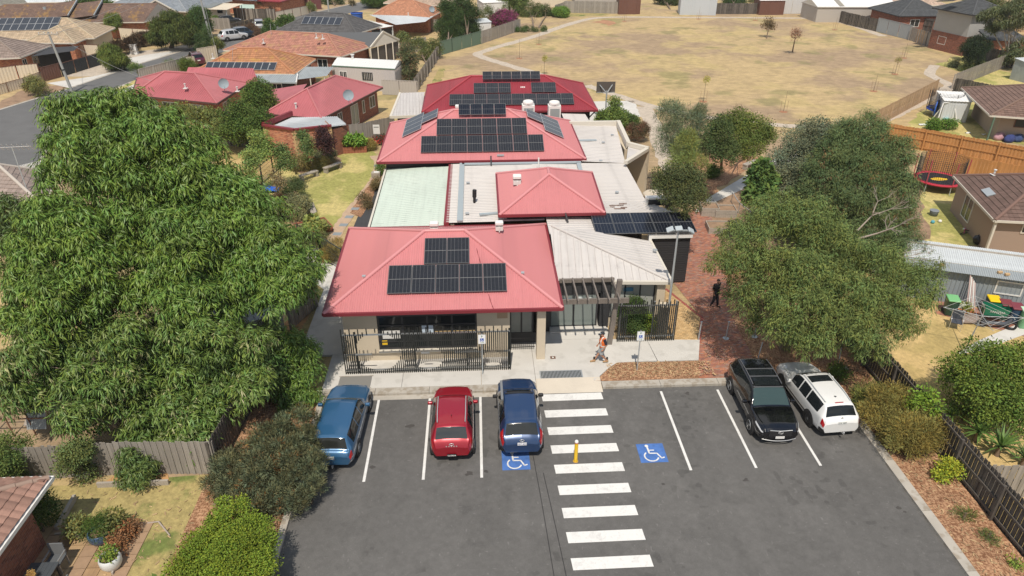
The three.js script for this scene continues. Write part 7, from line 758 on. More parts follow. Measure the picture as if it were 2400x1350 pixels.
const plateTex = (text, fg, bg) => { const c = document.createElement('canvas'); c.width = 128; c.height = 44; const x = c.getContext('2d'); x.fillStyle = bg; x.fillRect(0, 0, 128, 44); x.fillStyle = fg; x.font = 'bold 34px sans-serif'; x.textAlign = 'center'; x.textBaseline = 'middle'; x.fillText(text, 64, 23); const t = new THREE.CanvasTexture(c); t.colorSpace = THREE.SRGBColorSpace; return t; };
const plateOn = (k, text, fg, bg, y) => { const L = k.t.children.find((o) => o.name === 'number_plate'); const g = new THREE.PlaneGeometry(0.36, 0.12); const b = new THREE.Box3().setFromObject(L), z = b.max.z - k.t.position.z; L.geometry.computeBoundingBox(); const c = L.geometry.boundingBox; g.translate(0, (c.min.y + c.max.y) / 2, c.max.z + 0.004); const m = cast(new THREE.Mesh(g, mapped(plateTex(text, fg, bg), { roughness: 0.5 }))); m.name = 'lettering'; L.add(m); };
const Y0 = 0.006;
{ const k = car('parked_car', 'crimson small suv parked in the second bay from the left', [-1.33, Y0, -23.72], 0, { ...SUV, L: 4.04, W: 1.77, paint: paint([0.34, 0.008, 0.022]), axles: [-1.28, 1.24], clad: 1, py: 0.48, po: 0.05, plate: M.plastic, rwGlass: mat([0.05, 0.055, 0.06], { roughness: 0.06 }), railM: M.alu, group: 'cars parked nose in at the kerb' }); plateOn(k, 'CLE80A', '#ffffff', '#141414'); for (let i = 0; i < 5; i++) local(k.t, 'letter', cbox(0.05, 0.05, 0.012, -0.2 + i * 0.1, 0.9, 2.02), M.alu); const e = new THREE.TorusGeometry(0.06, 0.012, 6, 18); e.scale(1.4, 0.8, 1); e.translate(0, 0.98, 1.995); local(k.t, 'badge', flat(e), M.alu); local(k.t, 'aerial', rod([0, 1.62, 0.95], [0, 1.75, 1.12], 0.02, 0.01), M.plastic); }
{ const k = car('parked_car', 'navy blue suv parked beside the zebra crossing', [1.48, Y0, -23.98], 0, { ...SUV, L: 4.42, W: 1.82, paint: paint([0.018, 0.05, 0.135]), axles: [-1.36, 1.3], clad: 1, py: 0.86, po: 0.02, rails: null, bars: [0.49], sun: [[0.43, 0.485]], rwGlass: mat([0.03, 0.034, 0.036], { roughness: 0.12 }), mirror: M.plastic, tl: [0.9, 0.985, 2.3, 3.7], group: 'cars parked nose in at the kerb' }); plateOn(k, '1DT 4CE', '#2a3a7a', '#f4f4f4'); const e = new THREE.TorusGeometry(0.06, 0.012, 6, 18); e.scale(1.4, 0.8, 1); e.translate(0, 1.0, 2.19); local(k.t, 'badge', flat(e), M.alu); local(k.t, 'roof_awning', cbox(0.1, 0.08, 1.3, -0.72, 1.68, -0.25), mat([0.2, 0.21, 0.22])); }
const WAG = { sill: 0.24, top: [[0, 0.62], [0.02, 0.72], [0.08, 0.80], [0.24, 0.90], [0.285, 0.94], [0.35, 1.2], [0.41, 1.38], [0.48, 1.44], [0.75, 1.43], [0.88, 1.38], [0.905, 1.33], [0.962, 0.96], [0.985, 0.9], [1, 0.74]], belt: [[0, 0.56], [0.1, 0.72], [0.28, 0.84], [0.6, 0.88], [0.9, 0.93], [0.96, 0.9], [1, 0.66]], wid: [[0, 0.78], [0.03, 0.9], [0.1, 0.97], [0.3, 1], [0.8, 1], [0.93, 0.97], [0.97, 0.92], [1, 0.84]], cab: [[0, 0.7], [0.22, 0.88], [0.285, 0.86], [0.42, 0.71], [0.75, 0.71], [0.9, 0.68], [0.97, 0.8], [1, 0.74]], ws: [0.29, 0.42], rw: [0.905, 0.957], sw: [[0.36, 0.50], [0.515, 0.65], [0.665, 0.87]], tl: [0.955, 0.992, 2.1, 3.2], hl: [0.01, 0.07, 2.4, 3.1], wr: 0.31 };
{ const k = car('parked_car', 'older mid blue station wagon parked under the banksia', [-6.02, Y0, -23.9], -0.035, { ...WAG, L: 4.85, W: 1.84, paint: paint([0.03, 0.115, 0.24]), axles: [-1.5, 1.38], py: 0.72, po: 0.015, trimLine: 1.75, wsGlass: mat([0.06, 0.07, 0.06], { roughness: 0.08 }), rwGlass: mat([0.02, 0.022, 0.02], { roughness: 0.06 }), group: 'cars parked nose in at the kerb' }); plateOn(k, 'UKL 078', '#2a3a7a', '#e8e8e8'); local(k.t, 'tow_ball', [rod([0.1, 0.3, 2.4], [0.1, 0.33, 2.58], 0.025), rod([0.1, 0.33, 2.55], [0.1, 0.42, 2.56], 0.035)], M.steel); local(k.t, 'bumper_strip', [k.patch(0.975, 1, 1.0, 1.5, 1, 0.014), k.patch(0.975, 1, 1, 1.5, -1, 0.014)], M.alu); }
{ const k = car('parked_car', 'white estate car with black sunroof in the far right bay', [14.72, Y0, -24.7], 0.06, { ...WAG, top: WAG.top.map(([s, y]) => [s, y + 0.06]), belt: WAG.belt.map(([s, y]) => [s, y + 0.05]), L: 4.58, W: 1.79, paint: paint([0.80, 0.81, 0.80], { metalness: 0 }), axles: [-1.35, 1.26], py: 0.84, po: 0.01, clad: 1, trimLine: 1.35, sun: [[0.47, 0.57]], rails: [0.45, 0.86], railM: mat([0.6, 0.62, 0.62]), wr: 0.33, rim: mat([0.25, 0.26, 0.27], { metalness: 0.5 }), group: 'cars parked nose in at the kerb' }); plateOn(k, 'CSL 482', '#333a44', '#eef2ee'); local(k.t, 'tow_ball', [rod([0.1, 0.3, 2.25], [0.1, 0.33, 2.42], 0.025), rod([0.1, 0.33, 2.4], [0.1, 0.42, 2.41], 0.035)], M.alu); local(k.t, 'aerial', rod([0, 1.5, 1.35], [0, 1.58, 1.46], 0.03, 0.015), M.plastic); local(k.t, 'badge', flat(new THREE.CircleGeometry(0.05, 16)).translate(0, 1.0, 2.2), M.charcoal); local(k.t, 'brake_lamp', cbox(0.36, 0.03, 0.03, 0, 1.475, 1.74), M.tailRed); }
{ const k = car('parked_car', 'glossy black suv reversed in beside the white estate car', [12.2, Y0, -24.45], Math.PI - 0.03, { ...SUV, L: 4.77, W: 1.89, paint: paint([0.005, 0.0055, 0.008], { roughness: 0.18 }), axles: [-1.42, 1.36], clad: 1, front: 1, py: 0.8, sun: [[0.43, 0.54], [0.565, 0.66]], bars: [0.41, 0.552, 0.672], railM: mat([0.25, 0.26, 0.28], { metalness: 0.6, roughness: 0.35 }), wsGlass: mat([0.045, 0.075, 0.075], { roughness: 0.06 }), hl: [0.01, 0.12, 2.75, 3.2], wr: 0.36, group: 'cars parked nose in at the kerb' }); local(k.t, 'sill_trim', k.both(0.24, 0.74, 0.62, 0.78, 0.016), M.alu); }
// cars far off along the street
const farCar = (label, p, turn, c, o = {}) => car('street_car', label, [p[0], 0.01, p[2]], turn, { ...SUV, L: 4.4, W: 1.8, paint: paint(c), axles: [-1.35, 1.3], py: 0.85, group: 'cars along the far street', ...o });
farCar('maroon car parked behind the cream street fence', [-37.93,0,-101.42], 0.5, [0.1, 0.01, 0.03]); farCar('dark blue car parked on the street by the long tiled house', [-37.15,0,-122.09], -1.1, [0.02, 0.045, 0.08]); farCar('silver car on the lawn beside the green conifer', [-37.01,0,-130.53], 0.3, [0.4, 0.41, 0.42]); farCar('white car nosing out beside the dark blue car', [-38.32,0,-119.81], -0.9, [0.7, 0.72, 0.74]); farCar('dark four wheel drive beside the white van', [-43.75,0,-135.51], -0.9, [0.03, 0.035, 0.04]); farCar('pale car on the driveway at the very top', [-18.97,0,-164.44], 0.5, [0.5, 0.52, 0.52]);
{ const p = [-47.8,0,-138.64], t = thing('caravan', 'white van with dark windows under the cream carport', 'van', p); t.rotation.y = 0.35; const g = new RoundedBoxGeometry(6, 2.2, 2.2, 3, 0.25); g.translate(0, 1.5, 0); local(t, 'body', flat(g), M.white); for (const x of [-2, -0.2, 1.8]) local(t, 'window', cbox(0.9, 0.6, 0.02, x, 1.9, 1.11), M.pane); for (const x of [-1.2, 1.6]) { const w = new THREE.CylinderGeometry(0.36, 0.36, 0.2, 18); w.rotateX(Math.PI / 2); w.translate(x, 0.36, 1.02); local(t, 'wheel', flat(w), M.rubber); } }
// ---------------------------------------------------------------- people: one continuous body each, clothes over it
function sdf(bones, res, k = 0.035, keep) {                   // bones: [from, to, r0, r1] joined with a smooth minimum
let lo = [1e9, 1e9, 1e9], hi = [-1e9, -1e9, -1e9]; for (const b of bones) for (const p of [b[0], b[1]]) for (let n = 0; n < 3; n++) { const r = Math.max(b[2], b[3]) + 0.05; lo[n] = Math.min(lo[n], p[n] - r); hi[n] = Math.max(hi[n], p[n] + r); }
const half = Math.max(hi[0] - lo[0], hi[1] - lo[1], hi[2] - lo[2]) / 2 * 1.06, c = lo.map((v, n) => (v + hi[n]) / 2), mc = new MarchingCubes(res, M.white, false, false, 60000); mc.isolation = 0; mc.reset();
const size = mc.size, hs = mc.halfsize;
for (let z = 0; z < size; z++) for (let y = 0; y < size; y++) for (let x = 0; x < size; x++) {
const p = [(x - hs) / hs * half + c[0], (y - hs) / hs * half + c[1], (z - hs) / hs * half + c[2]]; let s = 0;
for (const [a, b, r0, r1, sx] of bones) { const d = [b[0] - a[0], b[1] - a[1], b[2] - a[2]], q = [p[0] - a[0], p[1] - a[1], p[2] - a[2]], l = d[0] * d[0] + d[1] * d[1] + d[2] * d[2], t = l ? clamp((q[0] * d[0] + q[1] * d[1] + q[2] * d[2]) / l) : 0; const e = Math.hypot((q[0] - d[0] * t) / (sx || 1), q[1] - d[1] * t, q[2] - d[2] * t) - lerp(r0, r1, t); s += Math.exp(-e / k * 2); }
mc.field[x + y * size + z * size * size] = clamp(0.5 * k * Math.log(s + 1e-30), -1, 1);
}
mc.update(); const n = mc.count, P = [], N = [];
for (let i = 0; i < n; i += 3) { const f = [0, 1, 2].map((j) => [0, 1, 2].map((m) => mc.positionArray[(i + j) * 3 + m] * half + c[m])), g = mid(mid(f[0], f[1]), f[2], 1 / 3); if (keep && !keep(g)) continue; for (let j = 0; j < 3; j++) { P.push(...f[j]); const q = new THREE.Vector3(mc.normalArray[(i + j) * 3], mc.normalArray[(i + j) * 3 + 1], mc.normalArray[(i + j) * 3 + 2]).normalize(); N.push(q.x, q.y, q.z); } }
const g = tris(P, null, new Array(P.length / 3 * 2).fill(0)); const v = mergeVertices(g.deleteAttribute('normal') && g, 1e-4); v.computeVertexNormals(); return flat(v);
}
const fingers = (w, dir, side, curl = 0.5) => { const out = [], d = V(dir).normalize(), s = new THREE.Vector3(0, 0, 1).multiplyScalar(1), at = (a, b, n) => [w[0] + d.x * a + n * side, w[1] + d.y * a, w[2] + d.z * a + b]; out.push([w, at(0.075, 0, 0), 0.027, 0.033, 0.6]); [0.068, 0.08, 0.076, 0.06].forEach((l, i) => { const b = -0.033 + i * 0.022, k = at(0.085 + l * 0.5, b, -0.012 * curl * 2), e = at(0.085 + l * 0.92, b, -0.045 * curl * 2); out.push([at(0.078, b, 0), k, 0.0095, 0.009], [k, e, 0.009, 0.0075]); }); out.push([at(0.03, 0.026, -0.005), at(0.065, 0.056, -0.02), 0.011, 0.0105], [at(0.065, 0.056, -0.02), at(0.098, 0.06, -0.026), 0.0105, 0.009]); return out; };
function person(label, base, turn, J, O) {
const t = thing('person', label, 'person', base, null, turn), skin = mat(O.skin, { roughness: 0.6 }), torso = (e) => [[J.pelvis, J.chest, 0.125 + e, 0.135 + e, 1.22], [J.chest, [J.neck[0], J.neck[1] - 0.06, J.neck[2]], 0.13 + e, 0.07 + e, 1.3], [J.sl, J.chest, 0.065 + e, 0.09 + e], [J.sr, J.chest, 0.065 + e, 0.09 + e]];
const legs = (e, f = 1) => ['l', 'r'].flatMap((s) => [[J['h' + s], J['k' + s], 0.085 + e, 0.058 + e], ...(f ? [[J['k' + s], J['a' + s], 0.056 + e, 0.038 + e]] : [])]), arm = (s, e = 0) => [[J['s' + s], J['e' + s], 0.052 + e, 0.041 + e], [J['e' + s], J['w' + s], 0.041 + e, 0.027 + e]];
const hd = J.head, f = J.face, hp = (a, b, c) => [hd[0] + f[0] * c + f[2] * a, hd[1] + b - 0.25 * c * (J.bow || 0), hd[2] + f[2] * c - f[0] * a];
const body = [...torso(0), ...legs(0), ...arm('l'), ...arm('r'), [[J.neck[0], J.neck[1] - 0.05, J.neck[2]], hd, 0.055, 0.06], [hp(0, 0.035, -0.015), hp(0, 0.04, 0.02), 0.088, 0.084], [hp(0, -0.05, 0.03), hp(0, -0.075, 0.055), 0.055, 0.035], [hp(0, 0.0, 0.085), hp(0, -0.025, 0.105), 0.012, 0.015], [hp(0.078, 0, 0), hp(0.082, -0.025, 0), 0.014, 0.012], [hp(-0.078, 0, 0), hp(-0.082, -0.025, 0), 0.014, 0.012]];
for (const s of ['l', 'r']) { const d = [J['w' + s][0] - J['e' + s][0], J['w' + s][1] - J['e' + s][1], J['w' + s][2] - J['e' + s][2]]; for (const b of [[J['a' + s], [J['a' + s][0], J['a' + s][1] - 0.04, J['a' + s][2] + 0.12], 0.042, 0.035]]) body.push(b); O['hand' + s] = sdf(fingers(J['w' + s], d, s === 'l' ? 1 : -1), 44, 0.008); }
local(t, 'body', [sdf(body, 96, 0.03), O.handl, O.handr], skin);
const eyes = [], dk = []; for (const s of [1, -1]) { const e = new THREE.SphereGeometry(0.011, 8, 6), q = hp(0.032 * s, 0.018, 0.085); e.translate(...q); eyes.push(flat(e)); const i = new THREE.SphereGeometry(0.006, 8, 6), r = hp(0.032 * s, 0.018, 0.093); i.translate(...r); dk.push(flat(i)); dk.push(bar(hp(0.018 * s, 0.04, 0.09), hp(0.048 * s, 0.042, 0.08), 0.008)); } local(t, 'eyes', eyes, M.white); local(t, 'brows', dk, M.black); local(t, 'mouth', bar(hp(-0.022, -0.05, 0.092), hp(0.022, -0.05, 0.092), 0.01), mat([0.3, 0.1, 0.08]));
local(t, 'shirt', sdf([...torso(0.012), [J.sl, mid(J.sl, J.el, 0.85), 0.066, 0.06], [J.sr, mid(J.sr, J.er, 0.85), 0.066, 0.06]], 60, 0.03), O.shirt);
local(t, O.shorts ? 'shorts' : 'trousers', sdf([[J.pelvis, [J.pelvis[0], J.pelvis[1] + 0.06, J.pelvis[2]], 0.14, 0.135, 1.2], ...['l', 'r'].flatMap((s) => (O.shorts ? [[J['h' + s], mid(J['h' + s], J['k' + s], 0.85), 0.105, 0.095]] : [[J['h' + s], J['k' + s], 0.1, 0.075], [J['k' + s], J['a' + s], 0.074, 0.06]]))], 60, 0.03), O.pants);
for (const s of ['l', 'r']) { const a = J['a' + s], z = J['fd' + s] || [0, 0.17]; local(t, O.shoe || 'shoe', sdf([[[a[0], a[1] + (O.boot ? 0.07 : 0), a[2]], [a[0], a[1] - 0.04, a[2]], 0.05, 0.052], [[a[0], a[1] - 0.04, a[2] - 0.03], [a[0] + z[0], a[1] - 0.05, a[2] + z[1]], 0.05, 0.042]], 36, 0.02), O.shoes); if (O.sock) local(t, 'sock', sdf([[[a[0], a[1] + 0.05, a[2]], [a[0], a[1] + 0.14, a[2]], 0.05, 0.052]], 26, 0.01), O.sock); }
local(t, 'hair', sdf([[hp(0, 0.06, -0.03), hp(0, 0.075, 0.015), 0.086, 0.078], [hp(0, 0.01, -0.05), hp(0, 0.05, -0.04), 0.07, 0.08], ...(O.beard ? [[hp(-0.04, -0.055, 0.045), hp(0, -0.085, 0.07), 0.032, 0.034], [hp(0.04, -0.055, 0.045), hp(0, -0.085, 0.07), 0.032, 0.034]] : [])], 48, 0.02), mat(O.hair || [0.02, 0.014, 0.01], { roughness: 0.8 }));
return { t, torso, hp };
}
{ const J = { pelvis: [0, 0.94, 0], chest: [0, 1.24, 0.02], neck: [0, 1.46, 0.04], head: [0, 1.58, 0.09], face: [0.2, 0, 0.98], bow: 0.6, sl: [0.19, 1.39, 0.01], sr: [-0.19, 1.39, 0.01], el: [0.25, 1.13, -0.08], er: [-0.24, 1.13, -0.02], wl: [0.25, 0.9, 0.05], wr: [-0.22, 0.93, 0.14], hl: [0.09, 0.9, 0], hr: [-0.09, 0.9, 0], kl: [0.1, 0.5, 0.1], kr: [-0.1, 0.5, 0.12], al: [0.11, 0.13, -0.22], ar: [-0.1, 0.11, 0.36] };
const orange = mat([0.80, 0.17, 0.03], { roughness: 0.7 }), tape = mat([0.72, 0.72, 0.68], { roughness: 0.4 }), k = person('bearded worker in orange vest, grey shorts and tan boots striding across the concrete', [5.78,0.12,-28.33], -1.38, J, { skin: [0.42, 0.22, 0.14], shirt: mat([0.02, 0.022, 0.04]), pants: mat([0.33, 0.35, 0.36]), shorts: 1, shoes: mat([0.42, 0.27, 0.13]), shoe: 'boot', boot: 1, sock: M.black, beard: 1 });
const shell = (e, keep) => sdf(k.torso(e), 60, 0.03, keep); local(k.t, 'vest', shell(0.026, (p) => p[1] > 0.86 && Math.abs(p[0]) < 0.235), orange); local(k.t, 'reflective_tape', shell(0.031, (p) => (p[1] > 0.98 && p[1] < 1.04 && Math.abs(p[0]) < 0.24) || (p[1] > 1.04 && Math.abs(Math.abs(p[0]) - 0.105) < 0.03)), tape);
local(k.t, 'cap', [sdf([[k.hp(0, 0.075, -0.03), k.hp(0, 0.09, 0.02), 0.092, 0.086]], 40, 0.01, (p) => p[1] > 1.6), cbox(0.15, 0.012, 0.12, J.head[0] + 0.03, J.head[1] + 0.055, J.head[2] + 0.13)], mat([0.03, 0.035, 0.045])); local(k.t, 'cap_patch', cbox(0.09, 0.06, 0.02, J.head[0] + 0.02, J.head[1] + 0.11, J.head[2] + 0.09), mat([0.6, 0.68, 0.72])); }
{ const J = { pelvis: [0, 0.92, 0], chest: [0, 1.22, 0.01], neck: [0, 1.44, 0.03], head: [0, 1.56, 0.06], face: [-0.25, 0, 0.97], sl: [0.19, 1.38, 0], sr: [-0.19, 1.38, 0], el: [0.24, 1.12, -0.04], er: [-0.24, 1.12, -0.03], wl: [0.23, 0.88, 0.06], wr: [-0.23, 0.88, 0.04], hl: [0.09, 0.88, 0], hr: [-0.09, 0.88, 0], kl: [0.11, 0.48, 0.06], kr: [-0.11, 0.48, 0.03], al: [0.13, 0.09, 0.14], ar: [-0.12, 0.09, -0.1] };
person('bearded person in black t-shirt and dark trousers standing on the shaded brick path', [12.92,0.02,-33.55], 0.55, J, { skin: [0.36, 0.19, 0.13], shirt: mat([0.008, 0.008, 0.011]), pants: mat([0.012, 0.014, 0.022]), shoes: M.black, beard: 1 }); }
// ---------------------------------------------------------------- street furniture and garden things
const canvasTex = (w, h, draw) => { const c = document.createElement('canvas'); c.width = w; c.height = h; draw(c.getContext('2d')); const t = new THREE.CanvasTexture(c); t.colorSpace = THREE.SRGBColorSpace; return t; };
const signTex = canvasTex(128, 192, (x) => { x.fillStyle = '#f4f6f6'; x.fillRect(0, 0, 128, 192); x.strokeStyle = '#d8dcdc'; x.lineWidth = 4; x.strokeRect(3, 3, 122, 186); x.fillStyle = '#1f6f43'; x.font = 'bold 52px sans-serif'; x.textAlign = 'center'; x.fillText('P', 64, 56); x.fillStyle = '#1b55b5'; x.fillRect(32, 78, 64, 64); x.strokeStyle = '#fff'; x.lineWidth = 6; x.beginPath(); x.arc(60, 120, 15, 0.2, 4.2); x.stroke(); x.beginPath(); x.moveTo(57, 94); x.lineTo(58, 112); x.lineTo(74, 112); x.lineTo(84, 130); x.stroke(); x.fillStyle = '#fff'; x.beginPath(); x.arc(56, 88, 5, 0, 7); x.fill(); x.strokeStyle = '#1f6f43'; x.lineWidth = 5; x.beginPath(); x.moveTo(36, 164); x.lineTo(92, 164); x.moveTo(80, 156); x.lineTo(94, 164); x.lineTo(80, 172); x.stroke(); });
function parkingSign(label, base, h) { const t = thing('parking_sign', label, 'sign', base, 'disabled parking signs'); local(t, 'post', rod([0, 0, 0], [0, h, 0], 0.03), M.galv); const p = new THREE.PlaneGeometry(0.34, 0.5); p.translate(0, h - 0.3, 0.052); local(t, 'face', flat(p), mapped(signTex, { roughness: 0.4 })); local(t, 'plate', cbox(0.35, 0.51, 0.012, 0, h - 0.3, 0.042), M.alu); local(t, 'cap', rod([0, h, 0], [0, h + 0.03, 0], 0.034), M.plastic); return t; }
parkingSign('disabled parking sign on a post in the mulch bed', [7.36,0.1,-27.57], 2.28); parkingSign('disabled parking sign in front of the left batten screen', [-0.03,0.21,-27.6].map((v, i) => (i === 1 ? 0.12 : v)), 2.3);
{ const t = thing('bollard', 'yellow bollard with white cap on the zebra crossing', 'bollard', [3.64,0,-21.6]); local(t, 'post', lathe([[0.075, 0], [0.075, 0.96], [0, 0.96]], 16), M.yellow); local(t, 'band', lathe([[0.078, 0.96], [0.078, 1.0]], 16), M.red); local(t, 'cap', lathe([[0.076, 1.0], [0.076, 1.05], [0.05, 1.09], [0, 1.1]], 16), M.white); local(t, 'base_ring', lathe([[0.11, 0.002], [0.11, 0.02], [0.075, 0.025]], 16), mat([0.5, 0.3, 0.05])); }
for (const [p, l] of [[[12.54,0.02,-30.25], 'middle of the brick path'], [[14.07,0.03,-30.33], 'at the mulch side of the brick path']]) { const t = thing('bollard', 'slim steel bollard ' + l, 'bollard', p, 'slim steel bollards'); local(t, 'post', rod([0, 0, 0], [0.04, 0.95, -0.02], 0.04), M.galv); local(t, 'cap', rod([0.04, 0.95, -0.02], [0.04, 1.0, -0.02], 0.06), M.steel); local(t, 'base_plate', lathe([[0, 0.02], [0.16, 0.02], [0.16, 0]], 14), M.galv); }
{ const a = [11.1,0.05,-30.2], t = thing('bollard', 'slim steel bollard at the corner of the concrete pavement', 'bollard', a, 'slim steel bollards'); part(t, 'post', rod(a, [a[0] + 0.03, 1.05, a[2]], 0.045), M.galv); part(t, 'cap', rod([a[0] + 0.03, 1.05, a[2]], [a[0] + 0.03, 1.1, a[2]], 0.06), M.steel); }
{ const base = [9.42, 0.12, -30.45], h = 5.98, t = thing('light_pole', 'grey light pole with three floodlights above the batten screen', 'lamp', base); local(t, 'pole', [rod([0, 0, 0], [0, h * 0.5, 0], 0.075, 0.06), rod([0, h * 0.5, 0], [0, h, 0], 0.06, 0.045)], M.galv); local(t, 'crossarm', [bar([-0.42, h, 0], [0.55, h - 0.02, 0], 0.06)], M.galv); for (const [x, r, y] of [[-0.42, 0.5, 0.08], [0.0, 0.1, 0.12], [0.6, -0.6, 0]]) { const g = new RoundedBoxGeometry(0.34, 0.09, 0.3, 2, 0.03); g.rotateZ(r); g.rotateX(0.35); g.translate(x, h + y, 0.06); const f = local(t, 'floodlight', flat(g), mat([0.42, 0.47, 0.5])); const q = cbox(0.26, 0.02, 0.22); q.rotateZ(r); q.rotateX(0.35); q.translate(x, h + y - 0.055, 0.07); local(f, 'lens', q, M.lampClear); } }
{ const t = thing('drain_grate', 'slotted drain grate set in the forecourt', 'grate', [3.69,0.12,-27.4]); local(t, 'frame', [cbox(2.05, 0.012, 0.04, 0, 0, 0.3), cbox(2.05, 0.012, 0.04, 0, 0, -0.3), cbox(0.04, 0.012, 0.56, 1, 0, 0), cbox(0.04, 0.012, 0.56, -1, 0, 0)], M.galv); for (let i = 0; i < 30; i++) local(t, 'bar', cbox(0.03, 0.012, 0.55, -0.96 + i * 0.066, 0, 0), M.galv); local(t, 'pit', cbox(1.96, 0.004, 0.56, 0, -0.002, 0), M.black); }
{ const t = thing('pit_cover', 'small rusty square cover with a white spot on the forecourt', 'cover', [3.44,0.12,-28.81]); local(t, 'plate', cbox(0.26, 0.012, 0.22, 0, 0.006, 0), mat([0.17, 0.1, 0.07])); local(t, 'spot', flat(new THREE.CircleGeometry(0.05, 12).rotateX(-Math.PI / 2)).translate(0, 0.016, 0), M.white); }
{ const t = thing('pit_cover', 'large grey pit cover in front of the blue station wagon', 'cover', [-6.0, 0.122, -27.25]); local(t, 'lid', cbox(1.5, 0.014, 0.9, 0, 0.007, 0), mat([0.22, 0.215, 0.2], { roughness: 0.9 })); local(t, 'frame', [cbox(1.6, 0.018, 0.05, 0, 0.007, 0.475), cbox(1.6, 0.018, 0.05, 0, 0.007, -0.475)], M.kerb); }
for (const [p, l, r] of [[[13.03,0.03,-27.39], 'above the black suv', 0.1], [[17.12,0.03,-27.4], 'above the white estate car', -0.1]]) { const t = thing('sign_post', 'tilted bare sign post in the mulch ' + l, 'sign post', p, 'tilted posts in the mulch'); local(t, 'post', rod([0, 0, 0], [0.1 + r, 1.5, -0.15], 0.03), M.galv); local(t, 'footing', cbox(0.9, 0.05, 0.26, 0, 0.03, 0.1), M.kerb); }
// basketball pole
{ const b = [13.06,0.01,-71.37], t = thing('basketball_pole', 'basketball pole seen from behind with dark backboard', 'basketball hoop', b), h = 2.9; local(t, 'pole', [rod([0, 0, 0], [0, h, 0], 0.08), rod([-0.15, 0, 0], [-0.15, h * 0.25, 0], 0.04)], M.galv); const bb = cbox(1.9, 1.1, 0.05, 0, h + 0.2, -0.7); local(t, 'backboard', bb, mat([0.10, 0.085, 0.075])); local(t, 'arm', [bar([0, h - 0.25, 0], [-0.65, h + 0.45, -0.66], 0.07), bar([0, h - 0.25, 0], [0.65, h + 0.45, -0.66], 0.07), bar([-0.9, h - 0.3, -0.66], [0.9, h - 0.3, -0.66], 0.05), bar([0, h - 0.25, 0], [0, h - 0.25, -0.66], 0.07)], M.galv); const r = new THREE.TorusGeometry(0.23, 0.015, 6, 20); r.rotateX(Math.PI / 2); r.translate(0, h - 0.15, -1.0); local(t, 'ring', flat(r), M.red); }
// garden: benches, beds, rocks
function bench(label, a, b, w = 0.42, h = 0.45) { const c = mid(a, b), t = thing('bench', label, 'bench', [c[0], 0, c[2]], 'timber slab benches'); const d = V(b).sub(V(a)).setY(0).normalize(), n = [-d.z * w / 4, 0, d.x * w / 4]; for (const s of [1, -1]) part(t, 'seat_board', bar([a[0] + n[0] * s, h, a[2] + n[2] * s], [b[0] + n[0] * s, h, b[2] + n[2] * s], w / 2 - 0.01, 0.09), M.sleeper); for (const f of [0.08, 0.92]) { const p = mid([a[0], 0, a[2]], [b[0], 0, b[2]], f); part(t, 'leg', bar([p[0] + n[0] * 1.8, 0.2, p[2] + n[2] * 1.8], [p[0] - n[0] * 1.8, 0.2, p[2] - n[2] * 1.8], 0.2, 0.4), M.sleeper); } }
bench('long timber bench on the lawn, lower of two side by side', [-14.25,0.4,-54.71], [-13.14,0.4,-55.96]); bench('long timber bench on the lawn, upper of two side by side', [-12.64,0.4,-56.45], [-11.55,0.4,-57.89]); bench('timber bench standing alone at the lower edge of the lawn', [-12.23,0.4,-48.85], [-11.64,0.4,-46.92]); bench('dark timber bench beside the concrete path', [22.11,0.4,-55.58], [23.48,0.4,-56.71]);
function bed(label, c, h, m, turn = 0, w = 2, d = 1, boards = 2) { const t = thing('garden_bed', label, 'planter', c, null, turn); for (let i = 0; i < boards; i++) { const y = (i + 0.5) * h / boards, e = h / boards - 0.012; local(t, 'board', cbox(w, e, 0.05, 0, y, d / 2), m); local(t, 'board', cbox(w, e, 0.05, 0, y, -d / 2), m); local(t, 'board', cbox(0.05, e, d - 0.06, w / 2 - 0.025, y, 0), m); local(t, 'board', cbox(0.05, e, d - 0.06, -w / 2 + 0.025, y, 0), m); } local(t, 'soil', cbox(w - 0.1, 0.04, d - 0.1, 0, h - 0.12, 0), M.soil); return t; }
const redwood = mapped(woodTex([0.33, 0.12, 0.07], 91)); bed('red timber raised bed full of leafy vegetables by the grey palings', [-11.23,0,-62.19], 0.6, redwood, 0.12, 2.6, 1.1); bed('red timber raised bed beside the mesh fence corner', [-11.36,0,-45.02], 0.45, redwood, 0.5, 2.2, 1.7, 2);
bed('grey timber raised bed with dry straw, left of the upper pair', [16.46,0,-46.63], 0.65, M.sleeper, -0.1, 1.25, 1.2); bed('grey timber raised bed with dry straw, right of the upper pair', [17.53,0,-46.35], 0.55, M.sleeper, -0.1, 1.5, 1.15); bed('grey timber raised bed with dark soil, lower right of the path', [16.53,0,-43.64], 0.45, M.sleeper, -0.1, 2.1, 1.3);
{ const t = thing('handrail', 'grey metal handrail beside the raised timber beds', 'handrail', [18.67,0,-48.14]), p = [[18.77,0,-48.56], [18.61,0,-46.53], [18.86,0,-44.98]]; part(t, 'rail', tube(p.map((q) => [q[0], 0.8, q[2]]), 0.03), M.galv); for (const q of p) part(t, 'post', rod(q, [q[0], 0.8, q[2]], 0.025), M.galv); }
{ const t = thing('tarpaulin', 'crumpled blue tarpaulin in the kindergarten garden', 'tarpaulin', [-16.2,0,-52.65]); seed(8); const g = new THREE.PlaneGeometry(1.6, 1.2, 12, 10); g.rotateX(-Math.PI / 2); const p = g.attributes.position; for (let i = 0; i < p.count; i++) p.setY(i, 0.25 + 0.35 * fbm(p.getX(i) / 3 + 0.5, p.getZ(i) / 3 + 0.5, 5, 4, 3) - 0.25 * Math.max(Math.abs(p.getX(i)) / 0.8, Math.abs(p.getZ(i)) / 0.6)); g.computeVertexNormals(); local(t, 'sheet', flat(g), mat([0.02, 0.12, 0.6], { roughness: 0.5 })); }
